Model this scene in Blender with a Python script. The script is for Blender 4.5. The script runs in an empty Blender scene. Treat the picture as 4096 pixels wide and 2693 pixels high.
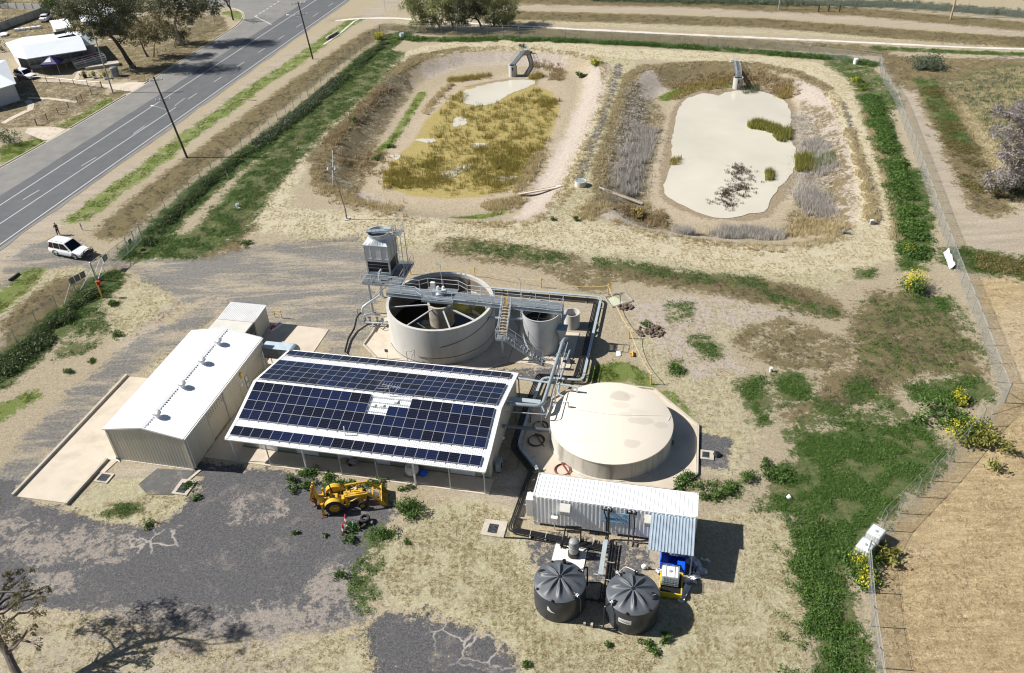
import bpy, math, random
import numpy as np
from mathutils import Vector, Matrix
random.seed(7); RNG=np.random.default_rng(7)
SC=bpy.context.scene; COL=SC.collection
PI=math.pi; R=math.radians
# ---------------------------------------------------------------- camera
CF,CTH,CRO,CH=3302.36,0.623571,-0.0483176,49.3274
PW,PH=4096,2693
F_=Vector((0,math.cos(CTH),-math.sin(CTH))); R0=Vector((1,0,0)); U0=R0.cross(F_)
R_=R0*math.cos(CRO)+U0*math.sin(CRO); U_=-R0*math.sin(CRO)+U0*math.cos(CRO)
cd=bpy.data.cameras.new('camera'); cam=bpy.data.objects.new('camera',cd); COL.objects.link(cam)
cd.sensor_width=36; cd.lens=CF/PW*36; cd.clip_start=1; cd.clip_end=9000
cam.matrix_world=Matrix(((R_.x,U_.x,-F_.x,0),(R_.y,U_.y,-F_.y,0),(R_.z,U_.z,-F_.z,CH),(0,0,0,1)))
SC.camera=cam
# survey helper: turns a spot seen in the drone photo into the ground point it shows (metres)
def G(x,y,h=0.):
    d=R_*((x-PW/2)/CF)+U_*((PH/2-y)/CF)+F_; t=(h-CH)/d.z
    return (d.x*t,d.y*t)
def V(x,y,h=0.): return G(x*1.72101,y*1.72101,h)
def Zm(ox,oy,s): return lambda x,y,h=0.: G(ox+x/s,oy+y/s,h)
PS=-0.24; E1=(math.cos(PS),math.sin(PS)); E2=(-math.sin(PS),math.cos(PS))
def B(a,b): return (a*E1[0]+b*E2[0],a*E1[1]+b*E2[1])     # plant grid -> world
def IB(p): return (p[0]*E1[0]+p[1]*E1[1],p[0]*E2[0]+p[1]*E2[1])
# ---------------------------------------------------------------- world, sun
SUN_EL,SUN_AZ=R(41),R(172)     # azimuth measured from +X, counter-clockwise
sd=Vector((math.cos(SUN_AZ)*math.cos(SUN_EL),math.sin(SUN_AZ)*math.cos(SUN_EL),math.sin(SUN_EL)))
w=bpy.data.worlds.new('World'); SC.world=w; w.use_nodes=True
nt=w.node_tree; bg=nt.nodes['Background']; sk=nt.nodes.new('ShaderNodeTexSky'); sk.sky_type='NISHITA'
sk.sun_disc=False; sk.sun_elevation=SUN_EL; sk.sun_rotation=PI/2-SUN_AZ; sk.air_density=1; sk.dust_density=.6; sk.ozone_density=1
nt.links.new(sk.outputs[0],bg.inputs[0]); bg.inputs[1].default_value=.045
ld=bpy.data.lights.new('sun','SUN'); ld.energy=5.0; ld.angle=R(.53); ld.color=(1,.955,.88)
lo=bpy.data.objects.new('sun',ld); COL.objects.link(lo); lo.rotation_euler=sd.to_track_quat('Z','Y').to_euler(); lo.location=(0,80,90)
SC.render.engine='CYCLES'; SC.view_settings.view_transform='Standard'; SC.view_settings.look='None'
SC.view_settings.exposure=.66; SC.view_settings.gamma=1
SC.cycles.use_denoising=True; SC.cycles.denoiser='OPENIMAGEDENOISE'; SC.cycles.denoising_input_passes='RGB_ALBEDO_NORMAL'; SC.cycles.denoising_prefilter='ACCURATE'; SC.cycles.filter_width=1.15; SC.cycles.use_adaptive_sampling=False; SC.cycles.max_bounces=6; SC.cycles.transparent_max_bounces=24
# ---------------------------------------------------------------- mesh builder
def fillet(pts,rad,n=5):
    P=[Vector(p) for p in pts]; out=[P[0]]
    for i in range(1,len(P)-1):
        a,b,c=P[i-1],P[i],P[i+1]; u=(a-b); v=(c-b); r=min(rad,u.length*.45,v.length*.45)
        p0=b+u.normalized()*r; p1=b+v.normalized()*r
        for k in range(n+1):
            t=k/n; out.append(p0*(1-t)**2+b*2*t*(1-t)+p1*t*t)
    out.append(P[-1]); return out
class MB:
    def __init__(s,o=(0,0,0)): s.v=[]; s.f=[]; s.o=o; s.uv=None; s.mi=[]; s.cm=0
    def add(s,vs,fs):
        n=len(s.v); o=s.o; s.v+=[(p[0]-o[0],p[1]-o[1],p[2]-o[2]) for p in vs]; s.f+=[tuple(i+n for i in f) for f in fs]; s.mi+=[s.cm]*len(fs)
    def box(s,x0,y0,z0,x1,y1,z1):
        x0,x1=min(x0,x1),max(x0,x1); y0,y1=min(y0,y1),max(y0,y1); z0,z1=min(z0,z1),max(z0,z1)
        s.add([(x0,y0,z0),(x1,y0,z0),(x1,y1,z0),(x0,y1,z0),(x0,y0,z1),(x1,y0,z1),(x1,y1,z1),(x0,y1,z1)],[(3,2,1,0),(4,5,6,7),(0,1,5,4),(1,2,6,5),(2,3,7,6),(3,0,4,7)])
    def hexa(s,b,t):   # bottom 4, top 4 (ccw from above)
        s.add(list(b)+list(t),[(3,2,1,0),(4,5,6,7),(0,1,5,4),(1,2,6,5),(2,3,7,6),(3,0,4,7)])
    def beam(s,p,q,w,h=None,up=(0,0,1)):
        h=h or w; p=Vector(p);q=Vector(q); d=(q-p).normalized(); u=Vector(up)
        if abs(d.dot(u))>.98: u=Vector((0,1,0))
        r=d.cross(u).normalized()*w/2; u=r.cross(d).normalized()*h/2
        s.hexa([p-r-u,p+r-u,q+r-u,q-r-u],[p-r+u,p+r+u,q+r+u,q-r+u])
    def tube(s,pts,r,n=8,cap=True,close=False):
        P=[Vector(p) for p in pts]; m=len(P); rr=r if isinstance(r,(list,tuple)) else [r]*m
        vs=[];fs=[];pu=None
        for i,p in enumerate(P):
            if close: t=(P[(i+1)%m]-P[i-1])
            else: t=(P[min(i+1,m-1)]-P[max(i-1,0)])
            t=t.normalized() if t.length>1e-9 else Vector((0,0,1))
            if pu is None: u=Vector((0,0,1)) if abs(t.z)<.9 else Vector((1,0,0))
            else: u=pu
            a=t.cross(u).normalized(); u=a.cross(t).normalized(); pu=u
            k=1.
            if 0<i<m-1:
                c=(P[i]-P[i-1]).normalized().dot(t); k=1/max(.5,c)
            for j in range(n):
                th=2*PI*j/n; vs.append(p+(a*math.cos(th)+u*math.sin(th))*rr[i]*k)
        for i in range(m if close else m-1):
            for j in range(n):
                a0=i*n+j;a1=i*n+(j+1)%n;b0=((i+1)%m)*n+j;b1=((i+1)%m)*n+(j+1)%n; fs.append((a0,a1,b1,b0))
        if cap and not close: fs.append(tuple(range(n-1,-1,-1))); fs.append(tuple(range((m-1)*n,m*n)))
        s.add(vs,fs)
    def cyl(s,p,q,r,r2=None,n=12,cap=True): s.tube([p,q],[r,r if r2 is None else r2],n,cap)
    def lathe(s,prof,c=(0,0,0),n=24,ax=None,cap=True):
        # prof: (radius,height); ax optional axis vector
        c=Vector(c); vs=[];fs=[]
        if ax is None: X,Y,Z=Vector((1,0,0)),Vector((0,1,0)),Vector((0,0,1))
        else:
            Z=Vector(ax).normalized(); X=Z.orthogonal().normalized(); Y=Z.cross(X)
        for (r,h) in prof:
            for j in range(n):
                th=2*PI*j/n; vs.append(c+Z*h+(X*math.cos(th)+Y*math.sin(th))*r)
        for i in range(len(prof)-1):
            for j in range(n): fs.append((i*n+j,i*n+(j+1)%n,(i+1)*n+(j+1)%n,(i+1)*n+j))
        if cap:
            if prof[0][0]>1e-4: fs.append(tuple(range(n-1,-1,-1)))
            if prof[-1][0]>1e-4: fs.append(tuple(range((len(prof)-1)*n,len(prof)*n)))
        s.add(vs,fs)
    def ring(s,c,r0,r1,z0,z1,n=64):
        s.lathe([(r1,z0),(r1,z1),(r0,z1),(r0,z0),(r1,z0)],c,n,cap=False)
    def prism(s,poly,z0,z1,zf=None):
        n=len(poly); a=sum(poly[i][0]*poly[(i+1)%n][1]-poly[(i+1)%n][0]*poly[i][1] for i in range(n))
        if a<0: poly=poly[::-1]
        s.add([(p[0],p[1],z0) for p in poly]+[(p[0],p[1],z1) for p in poly],
              [tuple(range(n-1,-1,-1)),tuple(range(n,2*n))]+[(i,(i+1)%n,n+(i+1)%n,n+i) for i in range(n)])
    def vprism(s,prof,x0,x1,axis='x'):   # profile in (y,z) swept along x, or (x,z) swept along y
        n=len(prof)
        if axis=='x': P=[(x0,p[0],p[1]) for p in prof]+[(x1,p[0],p[1]) for p in prof]
        else: P=[(p[0],x0,p[1]) for p in prof]+[(p[0],x1,p[1]) for p in prof]
        s.add(P,[tuple(range(n-1,-1,-1)),tuple(range(n,2*n))]+[(i,(i+1)%n,n+(i+1)%n,n+i) for i in range(n)])
    def quad(s,a,b,c,d): s.add([a,b,c,d],[(0,1,2,3)])
    def corr(s,o,u,v,lu,lv,pitch,dep,nrm,trap=False,thick=.02):
        # corrugated sheet: origin o, across direction u (profile varies), along v
        o,u,v,nn=Vector(o),Vector(u).normalized(),Vector(v).normalized(),Vector(nrm).normalized()
        k=max(1,round(lu/pitch)); pr=lu/k; xs=[];hs=[]
        for i in range(k):
            if trap: q=[(0,0),(.55,0),(.65,1),(.9,1)]
            else: q=[(0,0),(.25,.85),(.5,1),(.75,.85)] if pitch>.12 else [(0,0),(.5,1)]
            for a,h in q: xs.append((i+a)*pr); hs.append(h*dep)
        xs.append(lu); hs.append(0); m=len(xs)
        vs=[o+u*x+nn*h for x,h in zip(xs,hs)]; vs+=[p+v*lv for p in vs[:m]]
        fs=[(i,i+1,m+i+1,m+i) for i in range(m-1)]
        vs+=[o-nn*thick,o+u*lu-nn*thick,o+u*lu+v*lv-nn*thick,o+v*lv-nn*thick]; t=2*m
        fs+=[(t+3,t+2,t+1,t),(0,t,t+3,m),(m-1,2*m-1,t+2,t+1),(m,t+3,t+2)+tuple(range(2*m-1,m,-1)),(t,)+tuple(range(0,m))+(t+1,)]
        s.add(vs,fs)
    def build(s,name,mat,parent=None,smooth=False,bevel=0,label=None,ang=35):
        me=bpy.data.meshes.new(name); me.from_pydata([tuple(p) for p in s.v],[],s.f)
        ms=mat if isinstance(mat,(list,tuple)) else [mat]
        for m in ms: me.materials.append(m)
        if len(ms)>1: me.polygons.foreach_set('material_index',s.mi)
        if smooth:
            me.polygons.foreach_set('use_smooth',[True]*len(me.polygons)); me.set_sharp_from_angle(angle=R(ang))
        me.update(); o=bpy.data.objects.new(name,me); COL.objects.link(o)
        if parent is not None: o.parent=parent
        if bevel:
            b=o.modifiers.new('bevel','BEVEL'); b.width=bevel; b.segments=2; b.limit_method='ANGLE'
        if label: o['label']=label
        return o
def tag(o,label,cat=None,group=None,kind=None):
    if label: o['label']=label
    if cat: o['category']=cat
    if group: o['group']=group
    if kind: o['kind']=kind
    return o
class Thing:
    def __init__(s,name,label,cat,at=(0,0,0),rz=0,fr=False,group=None,local=False):
        at=tuple(at)+(0,)*(3-len(at)); e=bpy.data.objects.new(name,None); COL.objects.link(e); e.empty_display_size=.3; s.e=e
        if fr: p=B(at[0],at[1]); e.location=(p[0],p[1],at[2]); e.rotation_euler=(0,0,PS)
        else: e.location=at; e.rotation_euler=(0,0,rz)
        s.o=(0,0,0) if local else at; tag(e,label,cat,group)
    def mb(s): return MB(s.o)
def copytree(e,loc,rz=None,label=None,group=None):
    def cp(o,par):
        c=o.copy(); COL.objects.link(c); c.parent=par
        for ch in o.children: cp(ch,c)
        return c
    r=cp(e,None); r.location=loc
    if rz is not None: r.rotation_euler=(r.rotation_euler[0],r.rotation_euler[1],rz)
    if label: r['label']=label
    if group: r['group']=group
    return r
def rail(mb,pts,h=1.0,sp=1.5,r=.028,mid=True,toe=False,close=False):
    P=[Vector(p) for p in pts]; up=Vector((0,0,h))
    if close: P=P+[P[0]]
    mb.tube([p+up for p in P],r,6)
    if mid: mb.tube([p+up*.52 for p in P],r*.8,6)
    for i in range(len(P)-1):
        n=max(1,round((P[i+1]-P[i]).length/sp))
        for k in range(n+(i==len(P)-2)):
            q=P[i].lerp(P[i+1],k/n); mb.tube([q,q+up],r,6)
# ---------------------------------------------------------------- materials
def nd(nt,t,**k):
    n=nt.nodes.new(t)
    for a,b in k.items(): setattr(n,a,b)
    return n
_mc={}
def mat(name,col,rough=.6,metal=0,var=.12,vs=3.,bump=0.,bs=20.,dirt=None,dirts=.6,dirtamt=.5,spec=.5,streak=False):
    if name in _mc: return _mc[name]
    m=bpy.data.materials.new(name); m.use_nodes=True; nt=m.node_tree; b=nt.nodes['Principled BSDF']
    b.inputs['Roughness'].default_value=rough; b.inputs['Metallic'].default_value=metal; b.inputs['Specular IOR Level'].default_value=spec
    tc=nd(nt,'ShaderNodeTexCoord'); co=tc.outputs['Object']
    if streak:
        mp=nd(nt,'ShaderNodeMapping'); mp.inputs['Scale'].default_value=(1,1,.12); nt.links.new(co,mp.inputs[0]); cs=mp.outputs[0]
    else: cs=co
    n1=nd(nt,'ShaderNodeTexNoise'); n1.inputs['Scale'].default_value=vs; n1.inputs['Detail'].default_value=6; nt.links.new(cs,n1.inputs['Vector'])
    r1=nd(nt,'ShaderNodeValToRGB'); r1.color_ramp.elements[0].position=.3; r1.color_ramp.elements[1].position=.72
    c=Vector(col[:3]); r1.color_ramp.elements[0].color=(*(c*(1-var)),1); r1.color_ramp.elements[1].color=(*(c*(1+var*.6)),1)
    nt.links.new(n1.outputs[0],r1.inputs[0]); out=r1.outputs[0]
    if dirt:
        n2=nd(nt,'ShaderNodeTexNoise'); n2.inputs['Scale'].default_value=dirts; n2.inputs['Detail'].default_value=8; n2.inputs['Roughness'].default_value=.65; nt.links.new(cs,n2.inputs['Vector'])
        mr=nd(nt,'ShaderNodeMapRange'); mr.inputs[1].default_value=.5; mr.inputs[2].default_value=.68; mr.inputs[4].default_value=dirtamt
        nt.links.new(n2.outputs[0],mr.inputs[0]); mx=nd(nt,'ShaderNodeMix',data_type='RGBA'); nt.links.new(mr.outputs[0],mx.inputs[0]); nt.links.new(out,mx.inputs[6]); mx.inputs[7].default_value=(*dirt,1); out=mx.outputs[2]
    nt.links.new(out,b.inputs['Base Color'])
    if bump:
        n3=nd(nt,'ShaderNodeTexNoise'); n3.inputs['Scale'].default_value=bs; n3.inputs['Detail'].default_value=4; nt.links.new(co,n3.inputs['Vector'])
        bp=nd(nt,'ShaderNodeBump'); bp.inputs['Strength'].default_value=bump; bp.inputs['Distance'].default_value=.05; nt.links.new(n3.outputs[0],bp.inputs['Height']); nt.links.new(bp.outputs[0],b.inputs['Normal'])
    _mc[name]=m; return m
M=lambda n:_mc[n]
mat('roof_white',(.80,.81,.82),.45,0,.04,.5,dirt=(.68,.68,.66),dirts=.5,dirtamt=.25,streak=False)
mat('roof_pale',(.66,.66,.66),.5,0,.06,.7,dirt=(.5,.5,.47),dirts=.6,dirtamt=.5)
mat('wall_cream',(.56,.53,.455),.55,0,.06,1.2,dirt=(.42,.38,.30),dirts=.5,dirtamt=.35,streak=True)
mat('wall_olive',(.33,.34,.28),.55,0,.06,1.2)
mat('door_cream',(.52,.48,.40),.5,0,.05)
mat('trim_white',(.74,.74,.73),.45,0,.04)
mat('dark_gap',(.02,.02,.02),.8,0,.1)
mat('concrete_slab',(.52,.455,.37),.85,0,.08,.8,.15,30,dirt=(.32,.27,.21),dirts=.35,dirtamt=.55)
mat('concrete_kerb',(.46,.42,.35),.85,0,.12,2.,.2,20,dirt=(.28,.25,.2),dirts=.8,dirtamt=.6)
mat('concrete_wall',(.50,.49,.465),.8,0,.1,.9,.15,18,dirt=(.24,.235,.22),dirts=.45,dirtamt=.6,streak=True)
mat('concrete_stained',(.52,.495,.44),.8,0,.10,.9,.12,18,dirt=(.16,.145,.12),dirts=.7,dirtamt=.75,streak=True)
mat('concrete_mottled',(.34,.31,.26),.85,0,.3,1.4,.15,12,dirt=(.17,.13,.09),dirts=.8,dirtamt=.7)
mat('galv',(.50,.53,.56),.42,.35,.15,6.)
mat('post_grey',(.30,.31,.32),.5,.2,.08)
mat('alu',(.44,.45,.48),.4,.1,.05)
mat('galv_blue',(.31,.36,.40),.42,.25,.12,3.)
mat('galv_dark',(.17,.19,.21),.5,.4,.15,3.)
mat('tray_blue',(.45,.52,.55),.45,.3,.12,1.5)
mat('steel_paint',(.46,.47,.48),.45,.1,.1,1.)
mat('black_pipe',(.014,.014,.016),.35,0,.3,4.)
mat('black_poly',(.036,.042,.052),.38,0,.25,1.2,dirt=(.10,.105,.11),dirts=.9,dirtamt=.35)
mat('white_plastic',(.72,.74,.74),.4,0,.06)
mat('grey_vessel',(.25,.26,.26),.5,0,.1)
mat('rubber',(.018,.018,.02),.75,0,.3,8,.3,30,dirt=(.09,.08,.065),dirts=3,dirtamt=.4)
mat('yellow',(.60,.37,.035),.45,0,.12,3.,dirt=(.22,.10,.025),dirts=2.2,dirtamt=.75)
mat('rust',(.13,.055,.028),.8,0,.4,5)
mat('orange_post',(.66,.40,.08),.5,0,.1)
mat('rope_yellow',(.62,.47,.2),.7,0,.1)
mat('red_paint',(.5,.02,.03),.5,0,.1)
mat('cone_red',(.65,.03,.07),.5,0,.1)
mat('blue_bin',(.006,.10,.62),.35,0,.1)
mat('yellow_bund',(.62,.47,.03),.45,0,.1)
mat('green_sign',(.01,.09,.06),.5,0,.1)
mat('wood_pole',(.085,.066,.052),.85,0,.3,3,.3,12,streak=True)
mat('wood_pale',(.35,.27,.18),.8,0,.2,4)
mat('car_white',(.80,.81,.82),.18,0,.02,.5,spec=.6)
mat('glass_dark',(.004,.005,.012),.12,0,.2,.5,spec=.35)
mat('black_trim',(.012,.012,.013),.5,0,.2)
mat('chrome',(.5,.5,.52),.2,.9,.05)
mat('red_lamp',(.35,.01,.01),.3,0,.05)
mat('head_lamp',(.7,.72,.75),.1,.3,.05)
mat('bark_dark',(.07,.052,.04),.9,0,.4,2.5,.5,8,streak=True)
mat('bark_pale',(.42,.36,.31),.85,0,.4,1.5,.3,8)
mat('bark_grey',(.17,.14,.12),.9,0,.4,2.,.4,8)
mat('cloth_black',(.012,.013,.02),.9,0,.2)
mat('skin',(.42,.24,.16),.6,0,.05)
mat('hair_dark',(.02,.014,.01),.7,0,.2)
mat('bag_white',(.62,.62,.63),.7,0,.15,3,.3,8)
mat('house_wall',(.52,.53,.55),.6,0,.06,1)
mat('house_roof',(.70,.74,.78),.45,0,.06,.4,dirt=(.55,.6,.66),dirts=.4,dirtamt=.5)
mat('window_dark',(.02,.022,.026),.1,0,.2)
mat('fence_brown',(.16,.065,.045),.8,0,.2)
mat('fence_grey',(.33,.33,.31),.7,0,.15,2,streak=True)
mat('purple_cloth',(.04,.025,.16),.7,0,.2,1.5)
mat('pink_cloth',(.30,.05,.09),.8,0,.4,3)
mat('asphalt',(.20,.195,.185),.9,0,.13,.5,.25,30,dirt=(.11,.11,.115),dirts=.18,dirtamt=.5)
mat('asphalt_lane',(.095,.102,.11),.9,0,.13,.6,.25,30,dirt=(.125,.125,.125),dirts=.25,dirtamt=.5)
mat('asphalt_patch',(.10,.10,.10),.9,0,.2,1.5,.25,20,dirt=(.33,.27,.19),dirts=.6,dirtamt=.8)
mat('road_paint',(.55,.55,.54),.7,0,.12,4,dirt=(.2,.2,.2),dirts=4,dirtamt=.5)
mat('white_concrete',(.60,.57,.51),.85,0,.1,.5,.1,10,dirt=(.38,.33,.25),dirts=.4,dirtamt=.7)
mat('grate',(.10,.115,.13),.6,.4,.2)
mat('hose',(.045,.04,.035),.6,0,.2)
mat('hose_red',(.20,.05,.035),.6,0,.2)
mat('clod',(.15,.11,.085),.95,0,.35,4,.4,10)
mat('water_mud',(.55,.515,.43),.14,0,.09,.12,.06,3,dirt=(.47,.44,.36),dirts=.07,dirtamt=.6,spec=.5)
mat('poly_roof',(.075,.085,.10),.5,0,.15,1.2,dirt=(.13,.135,.14),dirts=.9,dirtamt=.4)
mat('inner_stain_shade',(.21,.17,.135),.85,0,.25,1.2,dirt=(.33,.30,.26),dirts=.8,dirtamt=.5,streak=True)  # dirty brown with the shade inside the open tank put into the colour
mat('water_green',(.47,.50,.38),.12,0,.15,.4,spec=.4)
mat('pale_plinth',(.66,.64,.59),.8,0,.06,1)
mat('vent_white',(.74,.74,.75),.4,.2,.08)
mat('duct_blue',(.42,.50,.57),.4,.35,.1,1.5)
mat('sign_board',(.40,.55,.66),.5,0,.03)
mat('ink_blue',(.01,.18,.42),.5,0,.02)
mat('ink_cyan',(.02,.38,.62),.5,0,.02)
mat('ink_pale',(.25,.42,.55),.5,0,.02)
mat('ink_dark',(.03,.03,.04),.5,0,.02)
mat('label_white',(.75,.75,.74),.5,0,.03)
mat('yellow_light',(.75,.48,.12),.5,0,.05)
mat('duct_tape_grey',(.3,.31,.33),.6,0,.1)
mat('bucket_green',(.25,.45,.33),.6,0,.1)
# clarifier water: dark with olive light
mat('tank_water',(.016,.018,.008),.06,0,.5,.25,dirt=(.09,.085,.012),dirts=.14,dirtamt=.9,spec=.5)
def lin_grid(name,col,col2,fx,fy,wx,wy,rough=.35,metal=.0,uv=True):
    m=bpy.data.materials.new(name); m.use_nodes=True; nt=m.node_tree; b=nt.nodes['Principled BSDF']; b.inputs['Roughness'].default_value=rough; b.inputs['Metallic'].default_value=metal
    tc=nd(nt,'ShaderNodeTexCoord'); sp=nd(nt,'ShaderNodeSeparateXYZ'); nt.links.new(tc.outputs['UV' if uv else 'Object'],sp.inputs[0])
    fs=[]
    for ax,f,wd in ((0,fx,wx),(1,fy,wy)):
        a=nd(nt,'ShaderNodeMath',operation='MULTIPLY'); a.inputs[1].default_value=f; nt.links.new(sp.outputs[ax],a.inputs[0])
        c=nd(nt,'ShaderNodeMath',operation='FRACT'); nt.links.new(a.outputs[0],c.inputs[0])
        e=nd(nt,'ShaderNodeMath',operation='LESS_THAN'); e.inputs[1].default_value=wd; nt.links.new(c.outputs[0],e.inputs[0]); fs.append(e)
    mx=nd(nt,'ShaderNodeMath',operation='MAXIMUM'); nt.links.new(fs[0].outputs[0],mx.inputs[0]); nt.links.new(fs[1].outputs[0],mx.inputs[1])
    cm=nd(nt,'ShaderNodeMix',data_type='RGBA'); nt.links.new(mx.outputs[0],cm.inputs[0]); cm.inputs[6].default_value=(*col,1); cm.inputs[7].default_value=(*col2,1)
    _mc[name]=m; return m,nt,b,mx,cm
m,nt,b,mx,cm=lin_grid('solar_cells',(.0035,.006,.022),(.05,.055,.075),10,6,.08,.08,.14)
nt.links.new(cm.outputs[2],b.inputs['Base Color']); b.inputs['Specular IOR Level'].default_value=.3
# slight blue/black difference from module to module, as cells have
oi=nd(nt,'ShaderNodeObjectInfo'); rp=nd(nt,'ShaderNodeValToRGB'); rp.color_ramp.elements[0].color=(.0035,.004,.009,1); rp.color_ramp.elements[1].color=(.005,.012,.05,1); nt.links.new(oi.outputs['Random'],rp.inputs[0]); nt.links.new(rp.outputs[0],cm.inputs[6])
def see_through(name,col,patt,rough=.5,metal=.3):
    m=bpy.data.materials.new(name); m.use_nodes=True; nt=m.node_tree; b=nt.nodes['Principled BSDF']; b.inputs['Base Color'].default_value=(*col,1); b.inputs['Roughness'].default_value=rough; b.inputs['Metallic'].default_value=metal
    tr=nd(nt,'ShaderNodeBsdfTransparent'); mxs=nd(nt,'ShaderNodeMixShader'); out=nt.nodes['Material Output']
    tc=nd(nt,'ShaderNodeTexCoord'); sp=nd(nt,'ShaderNodeSeparateXYZ'); nt.links.new(tc.outputs['UV'] if patt[0]=='d' else tc.outputs['Object'],sp.inputs[0])
    def fr(a,f,wd):
        q=nd(nt,'ShaderNodeMath',operation='MULTIPLY'); q.inputs[1].default_value=f; nt.links.new(a,q.inputs[0])
        c=nd(nt,'ShaderNodeMath',operation='FRACT'); nt.links.new(q.outputs[0],c.inputs[0])
        e=nd(nt,'ShaderNodeMath',operation='LESS_THAN'); e.inputs[1].default_value=wd; nt.links.new(c.outputs[0],e.inputs[0]); return e.outputs[0]
    if patt[0]=='d':
        s1=nd(nt,'ShaderNodeMath',operation='ADD'); s2=nd(nt,'ShaderNodeMath',operation='SUBTRACT')
        for q in (s1,s2): nt.links.new(sp.outputs[0],q.inputs[0]); nt.links.new(sp.outputs[1],q.inputs[1])
        a,c=fr(s1.outputs[0],patt[1],patt[2]),fr(s2.outputs[0],patt[1],patt[2])
    else: a,c=fr(sp.outputs[0],patt[1],patt[2]),fr(sp.outputs[1],patt[3],patt[4])
    mm=nd(nt,'ShaderNodeMath',operation='MAXIMUM'); nt.links.new(a,mm.inputs[0]); nt.links.new(c,mm.inputs[1])
    nt.links.new(mm.outputs[0],mxs.inputs[0]); nt.links.new(tr.outputs[0],mxs.inputs[1]); nt.links.new(b.outputs[0],mxs.inputs[2]); nt.links.new(mxs.outputs[0],out.inputs[0]); _mc[name]=m; return m
see_through('chain_link',(.40,.42,.43),('d',14.,.12))
see_through('chain_link_brown',(.22,.09,.06),('d',14.,.12))
see_through('grating',(.27,.30,.33),('g',22,.38,9,.35))
see_through('grating_dark',(.20,.23,.25),('g',22,.45,9,.4))
see_through('wire_cage',(.5,.52,.53),('g',6,.2,6,.2))
def leafmat(name,c1,c2,trans=.25,rough=.6,ns=.35):
    m=bpy.data.materials.new(name); m.use_nodes=True; nt=m.node_tree; b=nt.nodes['Principled BSDF']; b.inputs['Roughness'].default_value=rough; b.inputs['Specular IOR Level'].default_value=.3
    ge=nd(nt,'ShaderNodeNewGeometry'); tc=nd(nt,'ShaderNodeTexCoord'); n=nd(nt,'ShaderNodeTexNoise'); n.inputs['Scale'].default_value=ns; n.inputs['Detail'].default_value=3; nt.links.new(tc.outputs['Object'],n.inputs['Vector'])
    a=nd(nt,'ShaderNodeMath',operation='ADD'); nt.links.new(ge.outputs['Random Per Island'],a.inputs[0]); nt.links.new(n.outputs[0],a.inputs[1])
    h=nd(nt,'ShaderNodeMapRange'); h.inputs[1].default_value=.35; h.inputs[2].default_value=1.2; nt.links.new(a.outputs[0],h.inputs[0])
    cm=nd(nt,'ShaderNodeMix',data_type='RGBA'); nt.links.new(h.outputs[0],cm.inputs[0]); cm.inputs[6].default_value=(*c1,1); cm.inputs[7].default_value=(*c2,1); nt.links.new(cm.outputs[2],b.inputs['Base Color'])
    tl=nd(nt,'ShaderNodeBsdfTranslucent'); nt.links.new(cm.outputs[2],tl.inputs[0]); ms=nd(nt,'ShaderNodeMixShader'); ms.inputs[0].default_value=trans
    nt.links.new(b.outputs[0],ms.inputs[1]); nt.links.new(tl.outputs[0],ms.inputs[2]); nt.links.new(ms.outputs[0],nt.nodes['Material Output'].inputs[0]); _mc[name]=m
leafmat('lf_green',(.038,.090,.018),(.11,.19,.04))
leafmat('lf_lime',(.10,.16,.03),(.24,.30,.07))
leafmat('lf_dark',(.035,.062,.022),(.10,.14,.05))
leafmat('lf_grey_green',(.06,.085,.05),(.16,.19,.12))
leafmat('lf_straw',(.40,.33,.19),(.60,.51,.32))
leafmat('lf_straw_brown',(.27,.20,.115),(.44,.35,.21))
leafmat('lf_reed',(.17,.16,.045),(.42,.33,.10))
leafmat('lf_olive',(.10,.10,.035),(.22,.19,.07))
leafmat('lf_reed_green',(.14,.16,.035),(.30,.29,.08))
leafmat('lf_dead_grey',(.33,.30,.27),(.56,.53,.49))
leafmat('lf_yellow',(.45,.42,.03),(.70,.62,.06))
leafmat('lf_gum',(.05,.065,.035),(.15,.155,.09))
leafmat('lf_gum_bright',(.18,.20,.08),(.36,.37,.18))
leafmat('lf_gum_grey',(.17,.15,.145),(.36,.33,.32))
leafmat('lf_gum_brown',(.12,.10,.05),(.26,.23,.13))
leafmat('lf_dead_brown',(.06,.045,.03),(.14,.11,.08))
# ================================================================ GROUND
def npoly(pts,h=0.,Z=V): return np.array([Z(x,y,h) for x,y in pts])
def sd_poly(X,Y,P):       # >0 inside
    n=len(P); d=np.full(X.shape,1e9); ins=np.zeros(X.shape,bool)
    for i in range(n):
        a=P[i]; b=P[(i+1)%n]; e=b-a; wx=X-a[0]; wy=Y-a[1]; t=np.clip((wx*e[0]+wy*e[1])/(e@e+1e-12),0,1)
        d=np.minimum(d,(wx-t*e[0])**2+(wy-t*e[1])**2)
        c=((a[1]>Y)!=(b[1]>Y)); xx=(b[0]-a[0])*(Y-a[1])/((b[1]-a[1])+1e-12)+a[0]; ins^=(c&(X<xx))
    d=np.sqrt(d); return np.where(ins,d,-d)
def sd_line(X,Y,P,hw):
    d=np.full(X.shape,1e9)
    for i in range(len(P)-1):
        a=P[i]; e=P[i+1]-a; wx=X-a[0]; wy=Y-a[1]; t=np.clip((wx*e[0]+wy*e[1])/(e@e+1e-12),0,1)
        d=np.minimum(d,(wx-t*e[0])**2+(wy-t*e[1])**2)
    return hw-np.sqrt(d)
PL=npoly([(735,402),(750,365),(770,333),(800,296),(829,262),(858,226),(884,200),(915,171),(945,151),(1000,130),(1070,116),(1150,111),(1230,112),(1320,122),(1380,135),(1408,155),(1412,190),(1402,240),(1385,295),(1362,345),(1340,395),(1325,430),(1300,465),(1265,500),(1225,518),(1150,524),(1050,518),(950,508),(860,492),(790,470),(745,440)])
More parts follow.
